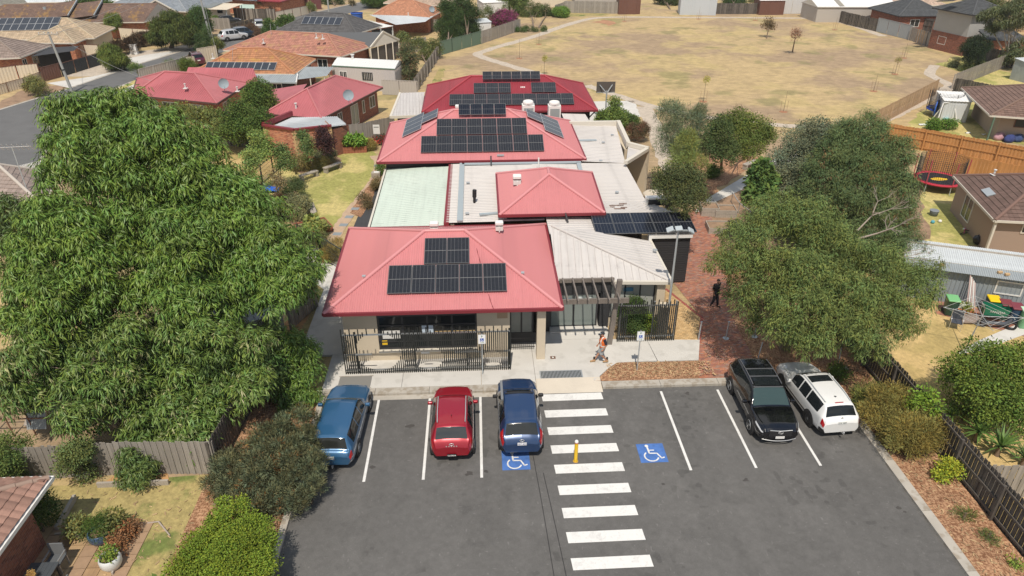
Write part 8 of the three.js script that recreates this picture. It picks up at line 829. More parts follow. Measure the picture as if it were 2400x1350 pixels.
function rock(name, label, p, s, c) { const t = thing(name, label, 'rock', p); seed(Math.round(p[0] * 9 + p[2])); const g = mergeVertices(new THREE.IcosahedronGeometry(1, 2).deleteAttribute('uv').deleteAttribute('normal')); const q = g.attributes.position; for (let i = 0; i < q.count; i++) { const k = 0.75 + 0.5 * noise(q.getX(i) * 2 + 9, q.getY(i) * 2 + q.getZ(i) * 3 + 9, 64, 5); q.setXYZ(i, q.getX(i) * s[0] * k, (q.getY(i) + 0.7) * s[1] * k, q.getZ(i) * s[2] * k); } g.computeVertexNormals(); local(t, 'stone', flat(g), mat(c, { roughness: 0.95 })); }
rock('rock', 'pale blue grey boulder in the lower garden bed', [-14.46,0,-49.61], [0.45, 0.45, 0.4], [0.33, 0.38, 0.40]); rock('rock', 'small grey stone by the third bench', [-13.39,0,-49.89], [0.35, 0.2, 0.3], [0.28, 0.3, 0.33]); rock('rock', 'pale boulder by the path at the railing', [13.17,0,-49.95], [0.8, 0.35, 0.5], [0.6, 0.55, 0.48]); { const t = thing('timber_box', 'small weathered timber box on the garden path', 'box', [-8.29,0,-55.21]); for (let i = 0; i < 3; i++) local(t, 'slat', cbox(0.7, 0.14, 0.5, 0, 0.1 + i * 0.16, 0), M.sleeper); local(t, 'pad', cbox(0.4, 0.05, 0.3, 0.05, 0.5, 0), M.white); }
{ const t = thing('bike_hoop', 'white bent pipe hoop on the side path', 'bike rack', [-9.99,0.03,-38.33]); local(t, 'hoop', tube([[-0.95, 0.02, 0.1], [-0.9, 0.75, 0.1], [-0.2, 0.8, 0], [0, 0.75, 0], [0.02, 0.02, 0]], 0.035), M.white); local(t, 'foot', cbox(0.2, 0.02, 0.2, 0.02, 0.01, 0), M.white); }
{ const t = thing('notice', 'white paper notice pinned to the grey paling fence', 'notice', [-9.18,1.46,-64]); local(t, 'paper', cbox(0.6, 0.85, 0.01, 0, 0, 0), M.white); local(t, 'print', cbox(0.45, 0.06, 0.005, 0, 0.2, 0.009), M.charcoal); }
{ const t = thing('flower_pot', 'red pot under the dark rose bush at the roof corner', 'pot', [-9.36,0,-63.71]); local(t, 'pot', lathe([[0, 0], [0.2, 0], [0.28, 0.45], [0.22, 0.45], [0.18, 0.38], [0, 0.38]], 16), M.red); local(t, 'soil', lathe([[0, 0.4], [0.22, 0.4]], 14), M.soil); }
// potted garden at the lower left
const pot = (label, p, r, h, m, plant) => { const t = thing('flower_pot', label, 'pot', p); local(t, 'pot', lathe([[0, 0], [r * 0.62, 0], [r * 0.98, h * 0.45], [r, h * 0.8], [r * 0.9, h], [r * 0.8, h], [r * 0.86, h * 0.7], [0, h * 0.68]], 22), m); local(t, 'soil', lathe([[0, h * 0.75], [r * 0.84, h * 0.75]], 18), M.soil); if (plant) { seed(Math.round(p[0] * 31)); crown(t, [[p[0], p[1] + h + plant[1], p[2], plant[0]]], plant[2] || 'round', plant[3], 26, { name: 'foliage', scale: plant[4] || 0.8 }); } };
const glaze = mat([0.72, 0.75, 0.76], { roughness: 0.3 }); pot('white round pot with a small green plant on the patio edge', [-12.74,0,-17.21], 0.36, 0.55, glaze, [0.2, 0.1, 'round', [0.17, 0.26, 0.05]]); pot('white pot beneath the green climber at the grey fence', [-15.75,0,-21.57], 0.3, 0.45, glaze); pot('blue glazed pot full of dark green plants on the patio', [-13.62,0,-18.39], 0.4, 0.5, mat([0.06, 0.11, 0.22], { roughness: 0.3 }), [0.42, 0.15, 'fine', [0.07, 0.13, 0.03]]); pot('white pot with spreading leafy plant right of the blue pot', [-13.26,0,-18.68], 0.28, 0.35, glaze, [0.4, 0.2, 'round', [0.16, 0.18, 0.06], 0.9]); pot('small grey pot with pale leaves left of the blue pot', [-14.46,0,-18.66], 0.2, 0.3, mat([0.4, 0.4, 0.36]), [0.35, 0.15, 'round', [0.18, 0.2, 0.07], 0.8]);
const paverA = mapped(grain([0.36, 0.24, 0.15], { m: 1, amp: 0.3 })), paverB = mapped(grain([0.42, 0.29, 0.16], { m: 1, amp: 0.3 }));
{ const nx = 9, nz = 9; for (let i = 0; i < nx; i++) for (let j = 0; j < nz; j++) { const X = -16.6 + i * 0.5, Z = -15.2 - j * 0.5 + (i % 2) * 0.02; if (Z < -18.9 || X > -12.6) continue; struct('patio_paver', bx(X, 0.02, Z - 0.48, X + 0.48, 0.045 + 0.004 * ((i * 7 + j * 3) % 3), Z), [M.deck, paverA, paverB][(i * 5 + j * 3) % 3]); } }
{ const t = thing('patio_edging', 'low timber edging around the patio and its dry bed', 'edging', [-12.78,0,-18.5]); part(t, 'board', bar([[-12.79,0,-18.89][0], 0.08, [-12.79,0,-18.89][2]], [[-12.59,0,-16.86][0], 0.08, [-12.59,0,-16.86][2]], 0.06, 0.16), M.sleeper); part(t, 'board', bar([[-15.41,0,-18.73][0], 0.05, [-15.41,0,-18.73][2]], [[-14.62,0,-18.79][0], 0.05, [-14.62,0,-18.79][2]], 0.06, 0.1), M.sleeper); }
shrub('dry_plants', 'dry rusty plants in the bed along the patio edge', [-12.81,0,-18.22], 0.45, 0.5, 'round', [0.22, 0.12, 0.06], { rz: 0.7, n: 6, cr: 0.25, scale: 0.7, cat: 'plants', r: 0 });
{ const t = thing('garden_sleeper', 'grey timber sleeper edging the bed by the grey fence', 'edging', [-13.7,0,-21.1]), a = [-14.98,0,-21.07], b = [-12.27,0,-21.1]; for (let i = 0; i < 2; i++) part(t, 'board', bar([lerp(a[0], b[0], i * 0.5) + 0.01, 0.12, a[2]], [lerp(a[0], b[0], i * 0.5 + 0.5) - 0.01, 0.12, lerp(a[2], b[2], 0.5)], 0.1, 0.24), M.sleeper); } { const t = thing('garden_sleeper', 'weathered timber edging in the shade of the tiled roof', 'edging', [-15.5,0,-19.84]), a = [-15.53,0,-20.48], b = [-15.43,0,-18.92]; part(t, 'board', bar([a[0], 0.12, a[2]], [b[0], 0.12, b[2]], 0.12, 0.24), M.sleeper); }
struct('garden_bed', sheet([[-14.93,0,-21.16], [-14.29,0,-22.14], [-12.58,0,-21.7], [-12.29,0,-21.17]], 0.03), mapped(grain([0.52, 0.30, 0.13], { m: 2, amp: 0.5, fine: 0.4 })));
{ const t = thing('patio_table', 'dark outdoor table with small vases on the patio', 'table', [-14.55, 0.05, -15.9]); for (let i = 0; i < 6; i++) local(t, 'table_slat', cbox(0.145, 0.03, 1.9, -0.38 + i * 0.15, 0.73, 0), mat([0.07, 0.08, 0.09], { roughness: 0.4 })); for (const [x, z] of [[-0.38, -0.85], [0.38, -0.85], [-0.38, 0.85], [0.38, 0.85]]) local(t, 'leg', cbox(0.06, 0.72, 0.06, x, 0.36, z), M.charcoal); }
for (const [p, s, m, l] of [[[-14.6, 0.8, -16.2], 0.09, M.white, 'white vase with dried flowers on the dark table'], [[-14.42, 0.8, -16.05], 0.11, M.offwhite, 'square white candle holder on the dark table'], [[-14.7, 0.8, -15.9], 0.07, M.offwhite, 'small white candle on the dark table']]) { const t = thing('vase', l, 'vase', p); local(t, 'bowl', lathe([[0, 0], [s * 0.7, 0], [s, s], [s * 0.8, s * 1.6], [s * 0.7, s * 1.6], [s * 0.8, s], [0, 0.02]], 14), m); if (s < 0.1) { seed(3); crown(t, [[p[0], p[1] + 0.22, p[2], 0.08]], 'small', [0.4, 0.28, 0.1], 60, { name: 'flowers', scale: 0.5 }); } }
function chair(label, p, turn) { const t = thing('patio_chair', label, 'chair', p, 'dark chairs round the patio table', turn), m = mat([0.10, 0.11, 0.12]); local(t, 'seat', cbox(0.5, 0.04, 0.5, 0, 0.43, 0), m); local(t, 'backrest', cbox(0.5, 0.5, 0.04, 0, 0.7, 0.25), mat([0.16, 0.17, 0.18])); for (const [x, z] of [[-0.22, -0.22], [0.22, -0.22], [-0.22, 0.24], [0.22, 0.24]]) local(t, 'leg', cbox(0.035, 0.43, 0.035, x, 0.215, z), M.steel); for (const x of [-0.25, 0.25]) local(t, 'armrest', cbox(0.04, 0.03, 0.5, x, 0.64, 0), M.steel); }
chair('dark patio chair left of the patio table', [-15.5, 0.05, -15.9], -Math.PI / 2); chair('dark patio chair behind the patio table', [-14.5, 0.05, -17.2], Math.PI); chair('dark patio chair right of the patio table', [-13.7, 0.05, -15.9], Math.PI / 2);
{ const t = thing('branch', 'fallen grey branch lying on the garden lawn', 'branch', [-11.6,0.03,-18.96]); part(t, 'wood', [rod([-11.91,0.06,-19.11], [-11.3,0.05,-18.48], 0.04, 0.03, 5), rod([-12.33,0.05,-19.1], [-11.91,0.06,-19.15], 0.025, 0.03, 5)], M.dead); }
// the house whose tiles fill the lower left corner: every tile its own piece
{ const t = thing('brick_house', 'tiled roof corner of the house in the bottom left', 'house', [-17, 0, -16.5]), A = [-14.9, 2.6, -18.85], pts = [[-14.9, 2.6, -11], A, [-17.9, 3.9, -15.9], [-17.9, 3.9, -11]], back = [A, [-21, 2.6, -18.85], [-21, 3.9, -15.9], [-17.9, 3.9, -15.9]], M1 = [0.85, 1, 1.15].map((k, i) => mapped(grain([0.30 * k, 0.175 * k, 0.135 * k], { m: 0.6, s: 5 + i, amp: 0.35 }), { roughness: 0.8 }));
const tileGeo = (() => { const g = new THREE.BoxGeometry(0.31, 0.36, 0.03, 4, 1, 1), p = g.attributes.position; for (let i = 0; i < p.count; i++) { p.setZ(i, p.getZ(i) + 0.022 * Math.cos(p.getX(i) / 0.31 * 6.283 * 0.9) + (p.getY(i) < 0 ? 0.03 : 0)); } g.computeVertexNormals(); return flat(g); })(); seed(6);
const roof = part(t, 'roof', [poly(pts), poly(back)], M1[1]); for (const f of [pts, back]) { const b = basis(f), q = inPlane(f, b), us = q.map((p) => p[0]), vs = q.map((p) => p[1]), Q = new THREE.Quaternion().setFromRotationMatrix(new THREE.Matrix4().makeBasis(b.u, b.v, b.n)), ins = (u, v) => { let c = false; for (let i = 0, j = q.length - 1; i < q.length; j = i++) if (q[i][1] > v !== q[j][1] > v && u < (q[j][0] - q[i][0]) * (v - q[i][1]) / (q[j][1] - q[i][1]) + q[i][0]) c = !c; return c; }; for (let v = 0.16; v < Math.max(...vs); v += 0.33) for (let u = Math.min(...us) + 0.15; u < Math.max(...us); u += 0.3) if (ins(u, v)) { const m = piece({ b: t.b, add: (o) => roof.add(o) }, 'tile', tileGeo, M1[Math.floor(rnd() * 3)], lift(b, u, v, 0.03)); m.quaternion.copy(Q); } }
for (let i = 0; i < 9; i++) part(roof, 'ridge_tile', rod(mid(A, [-17.9, 3.95, -15.9], i / 9 + 0.004), mid(A, [-17.9, 3.95, -15.9], (i + 1) / 9), 0.12, 0.1, 8), mat([0.34, 0.24, 0.19])); part(roof, 'gutter', [bar([-14.85, 2.52, -10], [-14.85, 2.52, -18.9], 0.12, 0.14), bar([-14.8, 2.52, -18.92], [-21, 2.52, -18.92], 0.12, 0.14)], M.white); part(t, 'wall', [bx(-21, 0, -18.3, -15.5, 2.5, -18.1), bx(-15.7, 0, -18.1, -15.5, 2.5, -10)], M.brickDark); part(t, 'soffit', bx(-21, 2.42, -18.8, -14.9, 2.45, -10), M.charcoal); }
// right hand yards
function trampoline(label, base, r, pad, net, tilt = 0) { const t = thing('trampoline', label, 'trampoline', base), T = 0.75; local(t, 'mat', lathe([[0, T], [r * 0.82, T]], 28), M.black); local(t, 'pad', lathe([[r * 0.82, T + 0.01], [r * 0.84, T + 0.03], [r, T + 0.03], [r + 0.03, T - 0.02], [r, T - 0.08]], 32), pad); const poles = [], legs = []; for (let i = 0; i < 6; i++) { const a = i / 6 * 6.283 + 0.5, c = Math.cos(a), s = Math.sin(a); legs.push(rod([c * r * 0.95, T, s * r * 0.95], [c * r * 0.98, 0, s * r * 0.98], 0.03)); poles.push([c * r, s * r]); } for (const g of legs) local(t, 'leg', g, M.galv); for (const [x, z] of poles) local(t, 'net_pole', rod([x, T, z], [x * 1.02, T + 1.8, z * 1.02], 0.035), net.pole); const w = []; for (let i = 0; i < 72; i++) { const a = i / 72 * 6.283, x = Math.cos(a) * r * 0.93, z = Math.sin(a) * r * 0.93; w.push(bar([x, T, z], [x, T + 1.75, z], 0.016)); } for (let y = 0.15; y < 1.8; y += 0.15) { const q = new THREE.TorusGeometry(r * 0.93, 0.009, 3, 48); q.rotateX(Math.PI / 2); q.translate(0, T + y, 0); w.push(flat(q)); } stuffed(local(t, 'net', w, M.charcoal)); return t; }
{ const t = trampoline('round red trampoline with safety net behind the tan house', [35.76,0,-50.82], 1.75, mat([0.5, 0.03, 0.06]), { pole: mat([0.5, 0.08, 0.1]) }); local(t, 'mat_print', [flat(new THREE.CircleGeometry(0.55, 20).scale(1.2, 0.6, 1).rotateX(-Math.PI / 2)).translate(0, 0.757, 0.1)], M.yellow); } trampoline('round blue trampoline with dark net by the white garden shed', [48.23,0,-70.96], 1.6, mat([0.02, 0.05, 0.3]), { pole: M.charcoal });
{ const t = thing('swing_frame', 'white metal swing frame in front of the blue trampoline', 'swing', [47.28,0,-68.93]); for (const [x, z] of [[-1.2, 0.7], [-0.9, -0.7], [0.9, 0.7], [1.2, -0.7]]) local(t, 'leg', rod([x, 0, z], [x * 0.55, 1.9, 0], 0.05), M.white); local(t, 'top_bar', rod([-0.65, 1.9, 0], [0.65, 1.9, 0], 0.05), M.white); local(t, 'seat', cbox(0.5, 0.12, 0.3, 0, 0.35, 0.2), mat([0.25, 0.55, 0.55])); }
{ const t = thing('trampoline', 'upended blue rimmed trampoline leaning by the white garden shed', 'trampoline', [47.11,0,-70.53]), g = new THREE.TorusGeometry(0.8, 0.06, 8, 28); g.rotateY(0.9); g.translate(0, 1.0, 0); local(t, 'rim', flat(g), M.blueBright); const d = new THREE.CircleGeometry(0.76, 24); d.rotateY(0.9); d.translate(0, 1.0, 0); local(t, 'mat', flat(d), M.black); }
{ const P = [[44.4,0.02,-67.77], [45.38,0.02,-68.49], [49.31,0.02,-69.7], [51.58,0.02,-69.59], [42.87,0.02,-66.22], [47.02,0.02,-67.04], [47.17,0.02,-64.86], [48.38,0.02,-64.24]], S = [0.5, 0.3, 0.7, 0.25, 0.45, 0.2, 0.3, 0.3], W = ['left of the swing frame', 'just left of the swing frame', 'right of the swing frame', 'out on the dry grass', 'by the new fence end', 'beyond the low shrub', 'by the verandah shade', 'near the verandah post']; P.forEach((p, i) => { const t = thing('rubbish', 'white scrap of rubbish ' + W[i], 'rubbish', p, 'white rubbish in the right hand yard'); seed(60 + i); const g = new THREE.PlaneGeometry(S[i] * 1.6, S[i], 5, 4); g.rotateX(-Math.PI / 2); const q = g.attributes.position; for (let k = 0; k < q.count; k++) q.setY(k, rnd() * 0.12); g.computeVertexNormals(); local(t, 'sheet', flat(g), M.offwhite); }); }
for (const [p, c, l] of [[[48.63,0.02,-62.6], [0.5, 0.3, 0.35], 'pink bundle of washing on the cluttered verandah'], [[49.36,0.02,-62.83], [0.35, 0.05, 0.06], 'red bundle on the cluttered verandah'], [[49.15,0.02,-61.91], [0.04, 0.06, 0.2], 'blue bundle on the cluttered verandah'], [[50.24,0.02,-66.44], [0.03, 0.03, 0.035], 'black barbecue in the verandah shade'], [[50.03,0.02,-62], [0.05, 0.08, 0.2], 'dark blue bundle at the end of the verandah']]) rock('bundle', l, p, [0.45, 0.4, 0.35], c);
function bin(label, p, body, lid, turn = 0, s = 1) { const t = thing('wheelie_bin', label, 'bin', p, 'wheelie bins by the corrugated shed', turn); const g = new THREE.CylinderGeometry(0.40, 0.32, 0.92, 4, 1); g.rotateY(Math.PI / 4); g.scale(1, 1, 1.15); g.translate(0, 0.5, 0); local(t, 'body', flat(g).computeVertexNormals() || g.toNonIndexed(), mat(body, { roughness: 0.5 })); const l = new RoundedBoxGeometry(0.6, 0.09, 0.72, 2, 0.04); l.rotateX(0.06); l.translate(0, 1.0, 0.02); local(t, 'lid', flat(l), mat(lid, { roughness: 0.4 })); local(t, 'handle', rod([-0.24, 0.98, -0.4], [0.24, 0.98, -0.4], 0.02), mat(body)); for (const x of [-0.26, 0.26]) { const w = new THREE.CylinderGeometry(0.1, 0.1, 0.05, 14); w.rotateZ(Math.PI / 2); w.translate(x, 0.1, -0.32); local(t, 'wheel', flat(w), M.rubber); } }
bin('dark wheelie bin with pale green lid beside the peppermint tree', [25.46,0,-32.09], [0.03, 0.08, 0.055], [0.2, 0.5, 0.22], -0.3); bin('dark green wheelie bin with bright yellow lid', [27.65,0,-31.94], [0.025, 0.07, 0.05], [0.85, 0.6, 0.01], -0.3); bin('dark wheelie bin with maroon lid next to the yellow lid', [28.01,0,-31.47], [0.05, 0.1, 0.08], [0.22, 0.05, 0.06], -0.3); bin('dark blue wheelie bin with maroon lid', [28.35,0,-31.1], [0.03, 0.08, 0.16], [0.22, 0.05, 0.07], -0.3); bin('light green wheelie bin at the right edge', [28.62,0,-30.61], [0.25, 0.55, 0.3], [0.5, 0.75, 0.55], -0.3);
{ const t = thing('shopping_trolley', 'green plastic shopping trolley by the bins', 'trolley', [27.2,0,-31.07]); t.rotation.y = -0.35; const m = mat([0.01, 0.16, 0.09], { roughness: 0.4 }); local(t, 'basket', [poly([[-0.55, 0.55, 0.28], [0.5, 0.65, 0.28], [0.6, 1.05, 0.32], [-0.6, 1.05, 0.32]]), poly([[-0.55, 0.55, -0.28], [0.5, 0.65, -0.28], [0.6, 1.05, -0.32], [-0.6, 1.05, -0.32]]), poly([[0.5, 0.65, -0.28], [0.5, 0.65, 0.28], [0.6, 1.05, 0.32], [0.6, 1.05, -0.32]]), poly([[-0.55, 0.55, -0.28], [-0.55, 0.55, 0.28], [-0.6, 1.05, 0.32], [-0.6, 1.05, -0.32]]), poly([[-0.55, 0.56, -0.28], [0.5, 0.66, -0.28], [0.5, 0.66, 0.28], [-0.55, 0.56, 0.28]])], m); local(t, 'lettering', [0, 1, 2, 3, 4, 5, 6].map((i) => tube([[-0.34 + i * 0.1, 0.78, 0.318], [-0.3 + i * 0.1, 0.9, 0.325], [-0.26 + i * 0.1, 0.79, 0.318]], 0.012, 4)), M.offwhite); local(t, 'frame', [tube([[-0.6, 1.0, 0.25], [-0.5, 0.3, 0.25], [0.45, 0.2, 0.22], [0.5, 0.1, 0.22]], 0.02), tube([[-0.6, 1.0, -0.25], [-0.5, 0.3, -0.25], [0.45, 0.2, -0.22], [0.5, 0.1, -0.22]], 0.02), rod([-0.68, 1.08, -0.27], [-0.68, 1.08, 0.27], 0.02)], M.alu); for (const [x, z] of [[-0.45, 0.25], [-0.45, -0.25], [0.5, 0.22], [0.5, -0.22]]) { const w = new THREE.CylinderGeometry(0.06, 0.06, 0.03, 12); w.rotateX(Math.PI / 2); w.translate(x, 0.06, z); local(t, 'wheel', flat(w), M.rubber); } }
{ const b = [23.99,0,-28.35], t = thing('clothesline', 'rotary clothesline leaning over the dry yard', 'clothesline', b), top = [0.35, 2.2, -0.1]; local(t, 'post', [rod([0, 0, 0], [0.2, 1.25, -0.06], 0.035), rod([0.2, 1.25, -0.06], top, 0.025)], M.galv); const E = []; for (let i = 0; i < 4; i++) { const a = i * 1.571 + 0.35, e = [top[0] + Math.cos(a) * 1.75, top[1] + 0.1, top[2] + Math.sin(a) * 1.75]; E.push(e); local(t, 'arm', [rod([top[0], top[1] - 0.1, top[2]], e, 0.013), rod([0.25, 1.6, -0.07], mid([0.25, 1.6, -0.07], e, 0.5), 0.008)], M.galv); } const w = []; for (const f of [0.5, 0.7, 0.98]) for (let i = 0; i < 4; i++) w.push(rod(mid(top, E[i], f), mid(top, E[(i + 1) % 4], f), 0.006, 0.006, 4)); stuffed(local(t, 'line', w, M.offwhite)); }
{ const t = thing('garden_chair', 'dark garden chair standing on the dry grass', 'chair', [24.9,0,-30.63]); t.rotation.y = 2.6; local(t, 'seat', cbox(0.52, 0.03, 0.5, 0, 0.44, 0), mat([0.06, 0.07, 0.09])); local(t, 'backrest', cbox(0.52, 0.55, 0.03, 0, 0.74, 0.26), mat([0.06, 0.07, 0.09])); for (const s of [-0.27, 0.27]) local(t, 'frame', [tube([[s, 0, -0.25], [s, 0.65, -0.2], [s, 0.66, 0.2], [s, 0, 0.3]], 0.015), rod([s, 0.44, 0.24], [s, 1.0, 0.28], 0.015)], M.alu); }
{ const t = thing('planter', 'orange trough with small green plants by the bins', 'planter', [26.37,0,-32.09]); t.rotation.y = -0.3; local(t, 'trough', [cbox(0.8, 0.24, 0.3, 0, 0.16, 0)], mat([0.55, 0.2, 0.08])); seed(4); crown(t, [[t.position.x, 0.36, t.position.z, 0.2]], 'round', [0.17, 0.22, 0.06], 30, { name: 'foliage', scale: 0.7 }); } rock('bundle', 'white appliance shell beside the green lidded bin', [26.33,0,-32.41], [0.4, 0.3, 0.3], [0.65, 0.67, 0.66]); rock('bundle', 'low pile of timber offcuts and tins by the bins', [26.05,0,-31.35], [0.9, 0.18, 0.4], [0.25, 0.2, 0.17]); { const t = thing('timber_lengths', 'pale lengths of timber leaning on the corrugated shed', 'timber', [26.65,0,-32.07]); for (let i = 0; i < 5; i++) local(t, 'length', bar([i * 0.12 - 0.2, 0, 0], [i * 0.1 - 0.1, 2.0 - i * 0.12, -0.75], 0.06, 0.03), i % 2 ? M.offwhite : mat([0.5, 0.38, 0.36])); } { const t = thing('motor_scooter', 'dark low scooter frame lying by the trolley', 'scooter', [27.07,0,-30.6]); t.rotation.y = -0.3; local(t, 'body', [tube([[-0.7, 0.25, 0], [-0.2, 0.3, 0.05], [0.4, 0.32, 0], [0.7, 0.6, 0]], 0.1, 8)], mat([0.08, 0.09, 0.11])); for (const x of [-0.65, 0.75]) { const w = new THREE.TorusGeometry(0.2, 0.06, 8, 20); w.translate(x, 0.24, 0.05); local(t, 'wheel', flat(w), M.rubber); } local(t, 'handlebar', rod([0.68, 0.75, -0.25], [0.68, 0.75, 0.25], 0.02), M.alu); }
{ const t = thing('washing_machine', 'white washing machine on the tan house verandah', 'washing machine', [34.11,0,-40.86]); const g = new RoundedBoxGeometry(0.62, 0.88, 0.6, 2, 0.03); g.translate(0, 0.44, 0); local(t, 'cabinet', flat(g), M.white); const d = new THREE.TorusGeometry(0.17, 0.03, 8, 22); d.translate(0, 0.45, 0.31); local(t, 'door', flat(d), M.alu); local(t, 'door_glass', flat(new THREE.CircleGeometry(0.15, 20)).translate(0, 0.45, 0.306), M.black); local(t, 'control_panel', cbox(0.56, 0.1, 0.01, 0, 0.8, 0.305), M.charcoal); }
{ const t = thing('bicycle', 'small pink child bicycle lying in the shade of the tan house', 'bicycle', [32.79,0,-42.28]); t.rotation.y = 0.7; for (const x of [-0.38, 0.38]) { const w = new THREE.TorusGeometry(0.2, 0.025, 8, 20); w.rotateX(1.1); w.translate(x, 0.16, 0); local(t, 'wheel', flat(w), M.rubber); } local(t, 'frame', [rod([-0.38, 0.16, 0], [0.1, 0.3, -0.1], 0.02), rod([0.1, 0.3, -0.1], [0.38, 0.16, 0], 0.02), rod([-0.1, 0.3, -0.1], [0.3, 0.35, -0.15], 0.02)], mat([0.6, 0.08, 0.25])); local(t, 'saddle', cbox(0.2, 0.06, 0.1, -0.12, 0.36, -0.14), M.white); }
{ const t = thing('crate', 'grey plastic tub on the grass by the red trampoline', 'tub', [32.42,0,-45.45]); local(t, 'tub', lathe([[0, 0], [0.26, 0], [0.3, 0.4], [0.27, 0.4], [0.24, 0.05], [0, 0.05]], 16), mat([0.16, 0.19, 0.22])); local(t, 'lid', lathe([[0, 0.42], [0.31, 0.42], [0.31, 0.38]], 16), mat([0.22, 0.25, 0.28])); } for (const [p, r, c, l] of [[[32.14,0,-44.18], 0.12, [0.8, 0.8, 0.78], 'white ball on the shaded lawn'], [[31.55,0,-44.06], 0.13, [0.1, 0.4, 0.5], 'teal ball on the shaded lawn']]) { const t = thing('ball', l, 'ball', p); local(t, 'skin', flat(new THREE.SphereGeometry(r, 16, 12)).translate(0, r, 0), mat(c)); local(t, 'valve', cbox(0.02, 0.01, 0.02, 0, r * 2, 0), M.charcoal); }
{ const t = thing('bin_bag', 'black rubbish bag by the verandah of the tan house', 'bag', [32.65,0,-40.67]); seed(5); const g = mergeVertices(new THREE.IcosahedronGeometry(0.35, 3).deleteAttribute('uv').deleteAttribute('normal')), p = g.attributes.position; for (let i = 0; i < p.count; i++) { const k = 0.8 + 0.4 * noise(p.getX(i) * 9 + 20, p.getY(i) * 9 + p.getZ(i) * 11 + 20, 64, 7); p.setXYZ(i, p.getX(i) * k, (p.getY(i) + 0.28) * k, p.getZ(i) * k); } g.computeVertexNormals(); local(t, 'bag', flat(g), mat([0.02, 0.02, 0.022], { roughness: 0.35 })); }
{ const t = thing('wheelie_bin', 'blue lidded bin beside the two storey house', 'bin', [77.77,0,-120.5]); local(t, 'bin', cbox(1.2, 1.4, 0.9, 0, 0.7, 0), M.charcoal); local(t, 'lid', cbox(1.25, 0.1, 0.95, 0, 1.45, 0), M.blueBright); } { const t = thing('pool_cover', 'bright turquoise cover by the low dark roofed house', 'cover', [81.58,0,-132.25]); local(t, 'cover', cbox(2.2, 0.9, 1.4, 0, 0.45, 0), mat([0.1, 0.5, 0.75])); local(t, 'rim', cbox(2.3, 0.06, 1.5, 0, 0.92, 0), M.white); } { const t = thing('meter_box', 'cream electrical box on the verge beside the flax', 'box', [-49.26,0,-108.85]); local(t, 'box', cbox(0.9, 1.2, 0.6, 0, 0.7, 0), M.white); local(t, 'plinth', cbox(1.1, 0.14, 0.8, 0, 0.07, 0), M.offwhite); local(t, 'lid', cbox(1.0, 0.08, 0.7, 0, 1.34, 0), M.white); } { const t = thing('barbecue', 'black covered barbecue under the mud tiled house carport', 'barbecue', [-58.46,0,-100.23]); local(t, 'cover', cbox(1.8, 1.2, 1.2, 0, 0.6, 0), M.black); local(t, 'hood', cbox(1.4, 0.5, 1, 0, 1.4, 0), M.plastic); } { const t = thing('white_tub', 'white tub at the driveway gate', 'tub', [-57.96,0,-101.85]); local(t, 'tub', cbox(1.2, 0.8, 0.9, 0, 0.4, 0), M.offwhite); local(t, 'lid', cbox(1.3, 0.08, 1, 0, 0.84, 0), M.white); } { const t = thing('patio_table', 'round outdoor table under the grey verandah', 'table', [-19.72,0,-89.16]); local(t, 'rim', lathe([[0.6, 1.1], [0.75, 1.1], [0.75, 1.0], [0.6, 1.0]], 20), M.offwhite); local(t, 'stand', lathe([[0.15, 1], [0.2, 0.1], [0.4, 0]], 14), mat([0.3, 0.15, 0.09])); }
{ const t = thing('garden_chair', 'white chair on the patio behind the verandah', 'chair', [-13.42,0,-119.35]); local(t, 'seat', cbox(0.8, 0.5, 0.8, 0, 0.4, 0), M.white); local(t, 'backrest', cbox(0.8, 0.9, 0.1, 0, 0.8, -0.4), M.white); }
{ const t = thing('frame_rack', 'rusty pipe frame and wire hutch behind the grey fence', 'frame', [-18.99,0,-24.3]); const m = mat([0.25, 0.13, 0.09]); for (const x of [-1.8, -0.9, 0, 0.9, 1.8]) part(t, 'upright', rod([t.b[0] + x, 0, t.b[2]], [t.b[0] + x - 0.1, 1.6, t.b[2]], 0.03), m); for (const y of [0.9, 1.6]) part(t, 'rail', rod([t.b[0] - 1.9, y, t.b[2]], [t.b[0] + 1.8, y, t.b[2]], 0.03), m); part(t, 'panel', [poly([[t.b[0] - 0.2, 0.4, t.b[2] + 0.1], [t.b[0] + 0.6, 0.4, t.b[2] + 0.1], [t.b[0] + 0.6, 1.3, t.b[2] - 0.3], [t.b[0] - 0.2, 1.3, t.b[2] - 0.3]]), poly([[t.b[0] + 0.9, 0.4, t.b[2] + 0.1], [t.b[0] + 1.6, 0.4, t.b[2] + 0.1], [t.b[0] + 1.6, 1.4, t.b[2] - 0.3], [t.b[0] + 0.9, 1.4, t.b[2] - 0.3]])], M.zincGrey); }
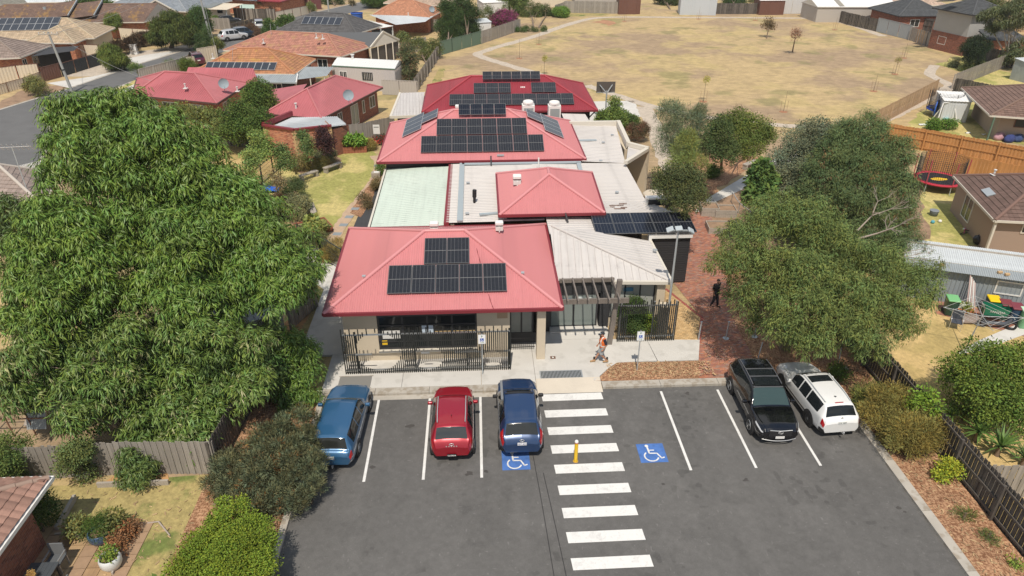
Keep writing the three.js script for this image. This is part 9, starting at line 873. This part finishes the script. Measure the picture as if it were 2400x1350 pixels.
// poles, wires, aerials
function pole(label, base, h, lean, o = {}) { const t = thing(o.name || 'power_pole', label, 'pole', base, o.group); const top = [lean, h, 0]; local(t, 'pole', [rod([0, 0, 0], mid([0, 0, 0], top), 0.17, 0.14), rod(mid([0, 0, 0], top), top, 0.14, 0.11)], o.m || mat([0.36, 0.37, 0.36])); if (!o.plain) { local(t, 'crossarm', bar([lean - 1.1, h - 0.25, 0.1], [lean + 1.1, h - 0.25, 0.1], 0.1, 0.12), M.sleeper); for (const x of [-1, -0.4, 0.4, 1]) local(t, 'insulator', rod([lean + x, h - 0.18, 0.1], [lean + x, h, 0.1], 0.04), M.white); local(t, 'band', rod([lean * 0.38, h * 0.38, 0], [lean * 0.4, h * 0.4, 0], 0.18), M.charcoal); } else if (o.lamp) { local(t, 'arm', tube([[lean, h, 0], [lean + 0.6, h + 0.4, 0], [lean + 1.5, h + 0.5, 0]], 0.05), M.galv); local(t, 'lamp_head', cbox(0.7, 0.12, 0.25, lean + 1.7, h + 0.48, 0), M.galv); } return t; }
const h1 = 6.78, h2 = 11; pole('leaning concrete power pole on the left verge', [-46.87,0,-85.55], h1, -0.7); pole('concrete power pole beside the pencil pines', [-38.85,0,-111.27], h2, -0.6); pole('slim grey lamp column near the cream upper fence', [-27.86,0,-146.11], 9, 0, { plain: 1, lamp: 1, name: 'lamp_column' });
const wire = (label, a, b, sag) => { const t = thing('overhead_wire', label, 'wire', mid(a, b), 'overhead wires'); const p = []; for (let i = 0; i <= 10; i++) { const q = mid(a, b, i / 10); q[1] -= sag * 4 * (i / 10) * (1 - i / 10); p.push(q); } part(t, 'cable', tube(p, 0.018, 4, 20), mat([0.3, 0.3, 0.3])); };
{ const A = [-46.87,0,-85.55], B = [-38.85,0,-111.27], a = (x) => [A[0] - 0.7 + x, h1 - 0.05, A[2]], b = (x) => [B[0] - 0.6 + x, h2 - 0.05, B[2]]; wire('overhead wire between the two poles, outermost', a(-1), b(-1), 0.9); wire('overhead wire between the two poles, second', a(1), b(1), 0.9); wire('overhead wire from the left pole to the left brick unit', a(0.4), [-33, 3.6, -75], 0.5); wire('overhead wire from the left pole to the tan house', a(-0.4), [-57, 4, -107], 0.5); wire('overhead wire from the pine side pole to the rust tiled house', b(0.4), [-29, 4.2, -84], 0.5); wire('overhead wire from the pine side pole to the crimson house', b(-0.4), [-40, 5, -150], 0.5); }
{ const p = [-30.01,4.84,-46], t = thing('tv_antenna', 'tall television antenna on the mauve grey roof at left', 'antenna', p); const y = 2.2; local(t, 'mast', rod([0.35, -3.2, 0.5], [0, y - 1.2, 0], 0.03), M.galv); local(t, 'boom', rod([-1.5, 0.95, 0], [1.2, 1.05, 0], 0.025), M.alu); for (let i = 0; i < 9; i++) local(t, 'element', rod([-1.4 + i * 0.32, 0.7, -0.35], [-1.35 + i * 0.32, 1.3, 0.35], 0.012), M.alu); }
console.log('sprays', leafCount);
scene.traverse((o) => { if (o.isMesh) { o.castShadow = o.receiveShadow = true; } });
renderer.render(scene, camera);
